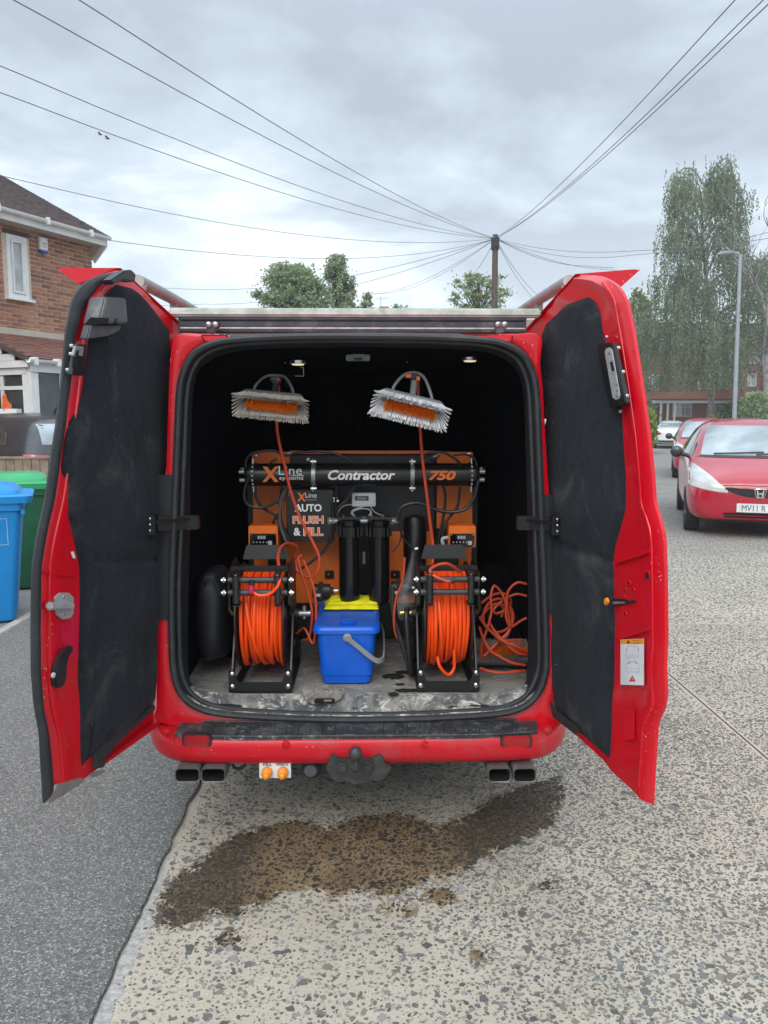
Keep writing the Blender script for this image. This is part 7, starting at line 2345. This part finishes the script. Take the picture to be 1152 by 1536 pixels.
    tail(t, x0, yc, zc, yf)
    return t
M['grey_roller'] = mat('dark_roller', (.05, .05, .052), .45)
def tail_a(t, x0, yc, zc, yf):
    P = [PY(421, 858, 2.80), PY(420, 868, 2.73), PY(416, 880, 2.715), (PY(404, 891, 2.712)), PY(388, 893, 2.712), PY(378, 887, 2.715)]
    MB().tube(catmull(P, 8), .0058, 8).build('hose_tail', M['hose'], t)
    p, q = PY(377, 890, 2.713), PY(377, 873, 2.713)
    MB().lathe([(.006, 0), (.0115, .006), (.0125, .022), (.0105, .034), (.006, .036)], p + Vector((0, 0, -.003)), (0, 0, 1), 14).build('hose_connector', M['pink_red'], t)
    MB().cyl(q + Vector((0, 0, -.012)), q + Vector((0, 0, .006)), .0105, 12).build('connector_collar', M['black_plastic'], t)
    P = [PY(421, 860, 2.80), PY(417, 838, 2.86), PY(421, 822, 2.95), PY(432, 815, 3.05), PY(446, 822, 3.1), PY(440, 840, 3.12)]
    MB().tube(catmull(P, 8), .006, 8).build('hose_lead', M['hose_worn'], t)
def tail_b(t, x0, yc, zc, yf):
    P = [PY(690, 858, 2.80), PY(672, 846, 2.765), PY(655, 848, 2.75), PY(645, 856, 2.735), PY(652, 864, 2.72), PY(668, 871, 2.715), PY(678, 872, 2.715)]
    MB().tube(catmull(P, 8), .0058, 8).build('hose_tail', M['hose_worn'], t)
    MB().cyl(PY(676, 872, 2.715), PY(684, 870, 2.715), .009, 10).build('hose_connector', M['black_plastic'], t)
    P = [PY(656, 985, 2.80), PY(660, 1000, 2.79), PY(672, 1012, 2.80), PY(681, 1002, 2.81), PY(681, 975, 2.80)]
    MB().tube(catmull(P, 8), .006, 8).build('hose_loop', M['hose'], t)
hose_reel(391, 'hose reel wound with orange hose, pink-red connector hanging over its rollers', 1, tail_a)
hose_reel(672, 'hose reel wound with orange hose beside the tangle of loose hose', 2, tail_b)

# ---- blue bucket with lid and swing handle
y0b = 2.855
bl_, br__ = PY(483, 1028, y0b), PY(557, 1028, y0b)
bcx = (bl_.x + br__.x) / 2
bw = (br__.x - bl_.x) / 2
DEP = .43
bk = thing('bucket', 'blue rectangular bucket with clip-on lid and grey swing handle', 'bucket', (bcx, y0b + DEP / 2, FZ + .004))
def rrect(cx_, cy_, w, d, r, z, n=4):
    pts = []
    for sx, sy, a0 in ((1, 1, 0), (-1, 1, 90), (-1, -1, 180), (1, -1, 270)):
        for q in range(n + 1):
            a = rad(a0 + 90 * q / n)
            pts.append(Vector((cx_ + sx * (w - r) + math.cos(a) * r, cy_ + sy * (d - r) + math.sin(a) * r, z)))
    return pts
cyb = y0b + DEP / 2 + .004
HB = .215
def brow(f, z, r=.028): return rrect(bcx, cyb, bw * f, DEP / 2 * (1 + (f - 1) * .42), r, FZ + .004 + z)
rows = [brow(.93, 0, .03), brow(1.0, .004), brow(1.02, .034), brow(1.075, .036), brow(1.10, .10), brow(1.16, HB - .05), brow(1.19, HB - .005), brow(1.28, HB - .004), brow(1.28, HB)]
mb = MB().grid(rows, closeu=True); mb.add(rows[0], [tuple(reversed(range(20)))])
bkt = mb.build('body', M['bucket_blue'], bk, smooth=40)
rb3 = MB()
yfr = cyb - DEP / 2 * (1 + .17 * .42) - .001
for dx in (-.065, -.03, .045, .075):
    rb3.box((bcx + dx, cyb - DEP / 2 * (1 + .165 * .42) - .001, FZ + HB - .03), (.004, .010, .045))
rb3.build('stiffening_rib', M['bucket_blue'], bkt, bevel=.0015)
ZL = FZ + HB + .005
def lrow(f, g_, z, r=.035): return rrect(bcx, cyb, bw * f, DEP / 2 * g_, r, ZL + z)
rows = [lrow(1.34, 1.10, -.014), lrow(1.36, 1.115, -.012), lrow(1.36, 1.115, .0), lrow(1.33, 1.10, .008), lrow(1.24, 1.06, .016), lrow(1.18, 1.035, .017), lrow(1.12, 1.01, .0125), lrow(.7, .7, .0135), lrow(.1, .1, .014, .002)]
mb = MB().grid(rows, closeu=True); mb.add(rows[-1], [tuple(range(20))]); mb.add(rows[0], [tuple(reversed(range(20)))])
lid = mb.build('lid', M['bucket_blue'], bk, smooth=50)
lpad = MB().lathe([(.034, 0), (.034, .003), (.03, .005), (.001, .0055)], Vector((bcx + .005, cyb - DEP * .36, ZL + .0125)), (0, 0, 1), 22)
for i in range(len(lpad.v)):
    p = lpad.v[i]; lpad.v[i] = Vector((p.x, cyb - DEP * .36 + (p.y - (cyb - DEP * .36)) * .8, p.z))
lpad.build('lid_boss', M['bucket_blue'], lid)
# handle: pivots on the two short faces, swung down on one side
piv = Vector((bcx + .004, yfr - .010, FZ + HB - .022))
pvb = Vector((bcx + .004, cyb + DEP / 2 * 1.07 + .012, piv.z))
cr = PY(573, 985, y0b + .02)
hx = bcx + bw * 1.28 + .022
pth = [piv, piv + Vector((.045, -.006, -.035)), Vector((hx - .035, piv.y - .002, piv.z - .085)), Vector((hx - .008, piv.y + .018, piv.z - .092)), Vector((hx, piv.y + .06, piv.z - .085)), Vector((hx + .003, cyb - .02, piv.z - .07)), Vector((hx, cyb + .12, piv.z - .07)), Vector((hx - .02, pvb.y, piv.z - .07)), Vector((hx - .08, pvb.y + .004, piv.z - .05)), pvb]
hp = catmull(pth, 6)
hm = MB()
prev = None
for a, b in zip(hp, hp[1:]):
    hm.bar(a, b + (b - a) * .15, .007, .017)
hm.tube([p + Vector((0, 0, .007)) for p in hp], .0042, 6); hm.tube([p + Vector((0, 0, -.007)) for p in hp], .0042, 6)
hd = hm.build('handle', M['mid_grey'], bk, smooth=40)
MB().lathe([(.017, 0), (.017, .005), (.012, .009), (.001, .010)], piv + Vector((0, .007, 0)), (0, -1, 0), 18).build('pivot', M['mid_grey'], hd)
MB().cyl(pvb + Vector((0, -.01, 0)), pvb + Vector((0, .006, 0)), .016, 16).build('pivot', M['mid_grey'], hd)

# ---- folded yellow cloth on the lid
cA, cB = PY(497, 906, cyb + .06), PY(572, 906, cyb + .06)
zc_ = ZL + .0185
clx, cly = bcx + .014, cyb + .095
cl = thing('cleaning_cloth', 'folded bright yellow microfibre cloth lying on the blue bucket lid', 'cloth', (clx, cly, zc_))
def fold(name, cx_, cy_, w, d, z, th, k, amp):
    nx, ny = 34, 18
    def P(i, j, top):
        a, b = i / (nx - 1) * 2 - 1, j / (ny - 1) * 2 - 1
        e = (1 - abs(a) ** 9) * (1 - abs(b) ** 7)
        x = cx_ + a * w * (1 + .05 * noise.noise(Vector((b * 2, k, 0)))); y = cy_ + b * d * (1 + .07 * noise.noise(Vector((a * 2.5, k, 3))))
        zz = z + (th * (.55 + .45 * e ** .5) + amp * noise.noise(Vector((a * 2.6 + k, b * 1.8, k))) * e + amp * .5 * noise.noise(Vector((a * 7, b * 4 + k, 2))) * e if top else 0)
        if not top: zz = z + .0
        return Vector((x, y, zz))
    T = [[P(i, j, True) for i in range(nx)] for j in range(ny)]
    B = [[P(i, j, False) for i in range(nx)] for j in range(ny)]
    mb = MB().grid(T)
    mb.grid([[b for b in r[::-1]] for r in B])
    ring = lambda G: [G[0][i] for i in range(nx)] + [G[j][-1] for j in range(1, ny)] + [G[-1][i] for i in range(nx - 2, -1, -1)] + [G[j][0] for j in range(ny - 2, 0, -1)]
    mb.grid([ring(B), [a.lerp(b, .5) + (Vector((cx_, cy_, a.z)) - Vector((a.x, a.y, a.z))) * -.045 for a, b in zip(ring(B), ring(T))], ring(T)], closeu=True)
    return mb.build(name, M['cloth_yellow'], cl, smooth=180, fix=True)
fold('lower_fold', clx, cly, .108, .085, zc_, .015, 1, .006)
fold('upper_fold', clx + .004, cly + .018, .100, .062, zc_ + .0125, .011, 5, .008)
fold('upper_fold', clx - .030, cly + .026, .062, .045, zc_ + .0215, .007, 9, .005)

# ---- brushes
def brush(name, label, centre, roll, pitch, bm_, scale=1.0, hang=True, seed=0, flare=.5, yaw=0):
    r_ = random.Random(seed)
    t = thing('window_brush', label, 'brush', centre, 0, 'window brushes')
    R = Matrix.Rotation(yaw, 3, 'Z') @ Matrix.Rotation(roll, 3, 'Y') @ Matrix.Rotation(pitch, 3, 'X')
    # local: x length, -y bristle direction, z width
    def T(p): return centre + R @ (Vector(p) * scale)
    L_, Wd = .120, .032
    st = MB()
    rows = []
    for (yy, f) in ((.018, .86), (.016, .96), (.008, 1.0), (0, 1.0), (-.003, .97)):
        rows.append([T(Vector((p.x, yy, p.y))) for p in rrect(0, 0, L_ * f, Wd * f, .014 * f, 0)])
    st.grid(rows, closeu=True); st.add(rows[0], [tuple(range(20))]); st.add(rows[-1], [tuple(range(20))])
    stock = st.build('stock', M['grey_plastic'] if seed != 2 else M['mid_grey'], t, smooth=50, fix=True)
    outer, inner = MB(), MB()
    BL = .062
    def tuft(mb, x, z, ln, dx, dz, w):
        n = 5
        for k in range(n):
            a0 = Vector((x + r_.gauss(0, .0015), -.002, z + r_.gauss(0, .0015)))
            b0 = a0 + Vector((dx * ln + r_.gauss(0, .0016), -ln * r_.uniform(.965, 1.02), dz * ln + r_.gauss(0, .0016)))
            mid_ = a0.lerp(b0, .55) + Vector((-dx * .006, 0, -dz * .006))
            mb.tube([T(a0), T(mid_), T(b0)], [w, w * .9, w * .45], 3, cap=False)
    for (zz, nn, dzz) in ((-Wd * .86, 40, -flare), (-Wd * .62, 39, -flare * .7), (Wd * .86, 38, flare * .75), (Wd * .62, 36, flare * .62)):
        for k in range(nn):
            x = -L_ * .95 + 2 * L_ * .95 * k / (nn - 1)
            tuft(outer, x, zz, BL, (x / L_) ** 3 * .45 + r_.gauss(0, .015), dzz + r_.gauss(0, .018), .0017)
    for sx in (-1, 1):
        for k in range(7):
            tuft(outer, sx * L_ * .95, -Wd * .8 + 1.6 * Wd * k / 6, BL, sx * .55, (k / 3 - 1) * .4, .0017)
    for zz in (-.011, -.004, .004, .011):
        for k in range(38):
            x = -L_ * .80 + 2 * L_ * .80 * k / 37
            tuft(inner, x, zz, BL * .88, r_.gauss(0, .06), zz * 6 + r_.gauss(0, .08), .0017)
    outer.build('bristles', bm_, t, smooth=60); inner.build('inner_bristles', M['orange_bristle'], t, smooth=60)
    return t, T, stock
bA = PY(409, 600, 2.80)
t_, T, stock = brush('window_brush', 'worn cream-bristled window brush with orange centre hanging near the ceiling lamp', bA, rad(5.5), rad(33), M['worn_bristle'], .91, seed=1, flare=.42)
def gooseneck(t, T, joint, m_hoop, acc):
    p0, p1 = T((-.075, .014, 0)), T((.078, .014, 0))
    top = joint
    MB().tube(catmull([p0, p0 + Vector((.004, 0, .035)), p0.lerp(top, .72) + Vector((-.018, 0, .022)), top + Vector((0, 0, .010)), p1.lerp(top, .72) + Vector((.018, 0, .022)), p1 + Vector((.0, 0, .035)), p1], 6), .0055, 8).build('water_hoop', m_hoop, t)
    n0 = T((0, .012, 0))
    MB().tube(catmull([n0, n0.lerp(joint, .5) + Vector((.002, .01, 0)), joint + Vector((0, .01, -.005))], 4), [.012, .012, .012, .012, .012, .012, .012, .013, .013], 10).build('neck', m_hoop if acc else M['black_plastic'], t)
    j = MB().cyl(joint + Vector((-.02, .0, -.004)), joint + Vector((.02, 0, -.010)), .012, 12).box(joint + Vector((0, .015, -.006)), (.022, .05, .028))
    j.build('angle_joint', M['black_plastic'], t, bevel=.002)
    if acc:
        MB().cyl(joint + Vector((-.032, -.008, -.004)), joint + Vector((-.012, -.012, -.002)), .007, 10).cyl(joint + Vector((.006, -.012, -.012)), joint + Vector((.018, -.012, -.012)), .009, 10).build('quick_clip', M['orange_print'], t)
    else:
        MB().cyl(joint + Vector((.006, -.012, -.006)), joint + Vector((.014, -.012, -.006)), .006, 10).build('quick_clip', M['pink_red'], t)
    pole = MB().tube([joint + Vector((0, .03, -.004)), joint + Vector((0, .6, .012)), joint + Vector((0, 1.55, .02))], [.013, .015, .018], 12).build('pole', M['black_gloss'], t)
gooseneck(t_, T, PY(414, 567, 2.85), M['grey_plastic'], False)
bB = PY(617, 605, 2.80)
t_, T, stock = brush('window_brush', 'clean white-bristled window brush with orange centre, tilted steeply', bB, rad(13.5), rad(33), M['white_bristle'], .95, seed=2, flare=.42)
gooseneck(t_, T, PY(622, 563, 2.85), M['mid_grey'], True)
bC = PY(757, 995, 3.02); bC.z = FZ + .055
t_, T, stock = brush('window_brush', 'spare brush with orange and white bristles lying on the van floor under loose hose', bC, rad(0), rad(-55), M['worn_bristle'], 1.0, seed=3, flare=.35, yaw=rad(-4))

# ---- supply hoses dropping from the brushes
def hoseline(name, pts, label, r=.0058):
    P = [PY(u, v, y) for u, v, y in pts]
    t = thing(name, label, 'hose', P[-1], group='orange hoses dropping from the brushes')
    MB().tube(catmull(P, 8), r, 8).build('hose', M['hose_worn'], t)
    return t
hoseline('supply_hose', [(418, 578, 2.955), (417, 600, 2.95), (415, 632, 2.955), (418, 660, 2.96), (427, 698, 2.98), (437, 740, 3.0), (451, 778, 3.0), (465, 805, 3.0), (477, 830, 3.0), (479, 845, 3.0), (474, 862, 3.0), (462, 866, 3.02), (448, 858, 3.05), (444, 845, 3.06), (452, 832, 3.06)],
         'thin orange hose dropping from the worn brush past the flush box')
hoseline('supply_hose', [(627, 572, 2.955), (628, 600, 2.95), (630, 640, 2.955), (634, 690, 2.97), (640, 740, 2.98), (646, 790, 2.99), (650, 822, 2.99), (649, 845, 2.98)],
         'thin orange hose dropping from the white brush across the number on the cylinder')
for lab, pts in (('orange hose curling behind the bucket beside the pink-connector reel', [(447, 835, 3.05), (452, 860, 3.02), (462, 890, 3.0), (468, 920, 2.98), (464, 955, 2.98), (455, 960, 3.0)]),
                 ('second orange hose hanging behind the bucket, kinked near the floor', [(455, 840, 3.04), (470, 880, 3.0), (474, 920, 2.98), (470, 965, 2.96), (457, 943, 2.99), (445, 950, 3.02)]),
                 ('orange hose curving down beside the clear funnel by the tidy reel', [(607, 836, 3.06), (604, 870, 3.04), (594, 900, 3.03), (591, 935, 3.02), (597, 958, 3.0), (612, 968, 2.98)])):
    hoseline('slack_hose', pts, lab, .005)
bh = thing('black_supply_hose', 'thick black hose looping to the floor beside the tidy reel', 'hose', PY(613, 1010, 2.9))
MB().tube(catmull([PY(588, 880, 3.1), PY(590, 920, 3.06), PY(598, 950, 3.0), PY(611, 990, 2.93), PY(617, 1012, 2.9), PY(614, 985, 2.88), PY(610, 930, 2.9), PY(611, 912, 2.93)], 8), .011, 10).build('hose', M['black_hose'], bh)
# clear plastic bag/funnel hanging by the reel
fnm, ft, fp_ = new_mat('clear_plastic_film')
fp_.inputs['Base Color'].default_value = (.55, .56, .58, 1); fp_.inputs['Roughness'].default_value = .18; fp_.inputs['Alpha'].default_value = .22
fn = thing('plastic_bag', 'crumpled clear plastic bag hanging beside the tidy hose reel', 'bag', PY(608, 900, 3.0))
pts_o = [(619, 826), (612, 850), (602, 880), (595, 905), (598, 930), (616, 932)]; pts_i = [(622, 826), (622, 850), (622, 880), (622, 905), (621, 930), (618, 934)]
def bagf(u, v, s, t):
    return PY(u, v, 3.0 + .03 * noise.noise(Vector((u * .06, v * .06, 0))) - .03 * math.sin(math.pi * s))
MB().grid(patch_pts(pts_o, pts_i, 18, 8, bagf)).build('film', fnm, fn, smooth=60)

# ---- tangle of loose hose at the side
tg = thing('loose_hose', 'tangled loops of loose orange-red hose against the van side wall', 'hose', PY(755, 980, 3.0))
for pts in ([(722, 925, 2.99), (735, 910, 3.0), (750, 905, 3.02), (764, 915, 3.03), (768, 930, 3.03), (758, 945, 3.02), (740, 948, 3.0), (728, 940, 2.99), (725, 922, 2.98), (733, 905, 2.99), (748, 898, 3.01), (762, 905, 3.03), (770, 925, 3.03), (763, 950, 3.02), (750, 965, 3.0), (735, 978, 2.98), (724, 988, 2.97), (722, 970, 2.96), (730, 945, 2.96), (737, 918, 2.97), (736, 895, 2.98), (741, 879, 2.99), (750, 886, 3.0), (757, 900, 3.0), (763, 925, 3.0), (764, 945, 2.99), (752, 958, 2.98), (738, 972, 2.97), (726, 984, 2.96)],
            [(790, 876, 3.0), (776, 874, 3.0), (763, 886, 3.0), (760, 905, 2.99), (759, 925, 2.98), (766, 940, 2.98), (780, 932, 3.0), (790, 927, 3.0)],
            [(790, 894, 3.02), (776, 891, 3.02), (764, 895, 3.02), (752, 902, 3.02), (740, 915, 3.01), (734, 930, 3.0), (741, 945, 2.98), (752, 958, 2.96), (764, 970, 2.94), (778, 980, 2.94), (790, 982, 2.95)],
            [(719, 925, 2.96), (728, 938, 2.95), (745, 955, 2.94), (760, 964, 2.93), (775, 970, 2.93), (790, 977, 2.94)],
            [(719, 940, 2.95), (724, 955, 2.94), (735, 975, 2.92), (750, 985, 2.91), (768, 994, 2.91), (788, 998, 2.92)],
            [(720, 1002, 2.90), (735, 1007, 2.88), (755, 1009, 2.87), (775, 1007, 2.88), (788, 1006, 2.9)],
            [(745, 960, 2.96), (760, 961, 2.96), (775, 960, 2.97), (785, 960, 2.98)],
            [(722, 905, 3.02), (738, 893, 3.03), (755, 890, 3.03), (766, 900, 3.04), (762, 912, 3.04), (745, 920, 3.03), (738, 912, 3.03), (744, 905, 3.04), (755, 912, 3.04), (752, 925, 3.04)]):
    MB().tube(catmull([PY(u, v, y) for u, v, y in pts], 7), .0052, 7).build('loop', M['hose_worn'], tg)
# dark kit bag behind the reel at the near-side wall, and cover behind the tangle
kb = thing('kit_bag', 'dark soft kit bag slumped beside the pink-connector reel', 'bag', PY(306, 960, 2.98))
def blob(u0, v0, u1, v1, y, dy, m, par, name, seed):
    a, b = PY(u0, v1, y), PY(u1, v0, y)
    c = (a + b) / 2; h = Vector(((b.x - a.x) / 2, dy, (b.z - a.z) / 2))
    c.y = y + dy
    mb = MB()
    rows = []
    for i in range(15):
        th_ = math.pi * i / 14
        row = []
        for k in range(22):
            ph = 2 * math.pi * k / 22
            d = Vector((math.sin(th_) * math.cos(ph), math.sin(th_) * math.sin(ph), -math.cos(th_)))
            sq = Vector([math.copysign(abs(q) ** .7, q) for q in d])
            f = 1 + .12 * noise.noise(d * 1.8 + Vector((seed, 0, 0)))
            row.append(Vector((c.x + sq.x * h.x * f, c.y + sq.y * h.y * f, max(FZ + .006, c.z + sq.z * h.z * f))))
        rows.append(row)
    mb.grid(rows, closeu=True)
    return mb.build(name, m, par, smooth=180)
blob(288, 860, 338, 1000, 2.92, .12, mat('dark_nylon', (.012, .013, .017), .5), kb, 'bag_body', 3)
MB().tube(catmull([PY(300, 895, 2.93), PY(308, 872, 2.92), PY(322, 872, 2.92), PY(330, 892, 2.93)], 6), .006, 6).build('carry_strap', M['black_plastic'], kb)

# ================================================================== THE AIR: one even box of thin haze round everything
hz_ = MB().box2((-300, -90, -1.1), (300, 460, 26))
hzo = hz_.build('haze', bpy.data.materials.new('thin_air'), smooth=0)
hm_ = hzo.data.materials[0]; hm_.use_nodes = True
for n_ in list(hm_.node_tree.nodes):
    if n_.type != 'OUTPUT_MATERIAL': hm_.node_tree.nodes.remove(n_)
pv = hm_.node_tree.nodes.new('ShaderNodeVolumePrincipled')
pv.inputs['Color'].default_value = (.86, .91, .96, 1); pv.inputs['Density'].default_value = 0.0013; pv.inputs['Anisotropy'].default_value = 0.2
hm_.node_tree.links.new(pv.outputs[0], [n for n in hm_.node_tree.nodes if n.type == 'OUTPUT_MATERIAL'][0].inputs['Volume'])
tag(hzo, 'thin even haze in the air over the street', kind='stuff')
SC.cycles.volume_bounces = 1
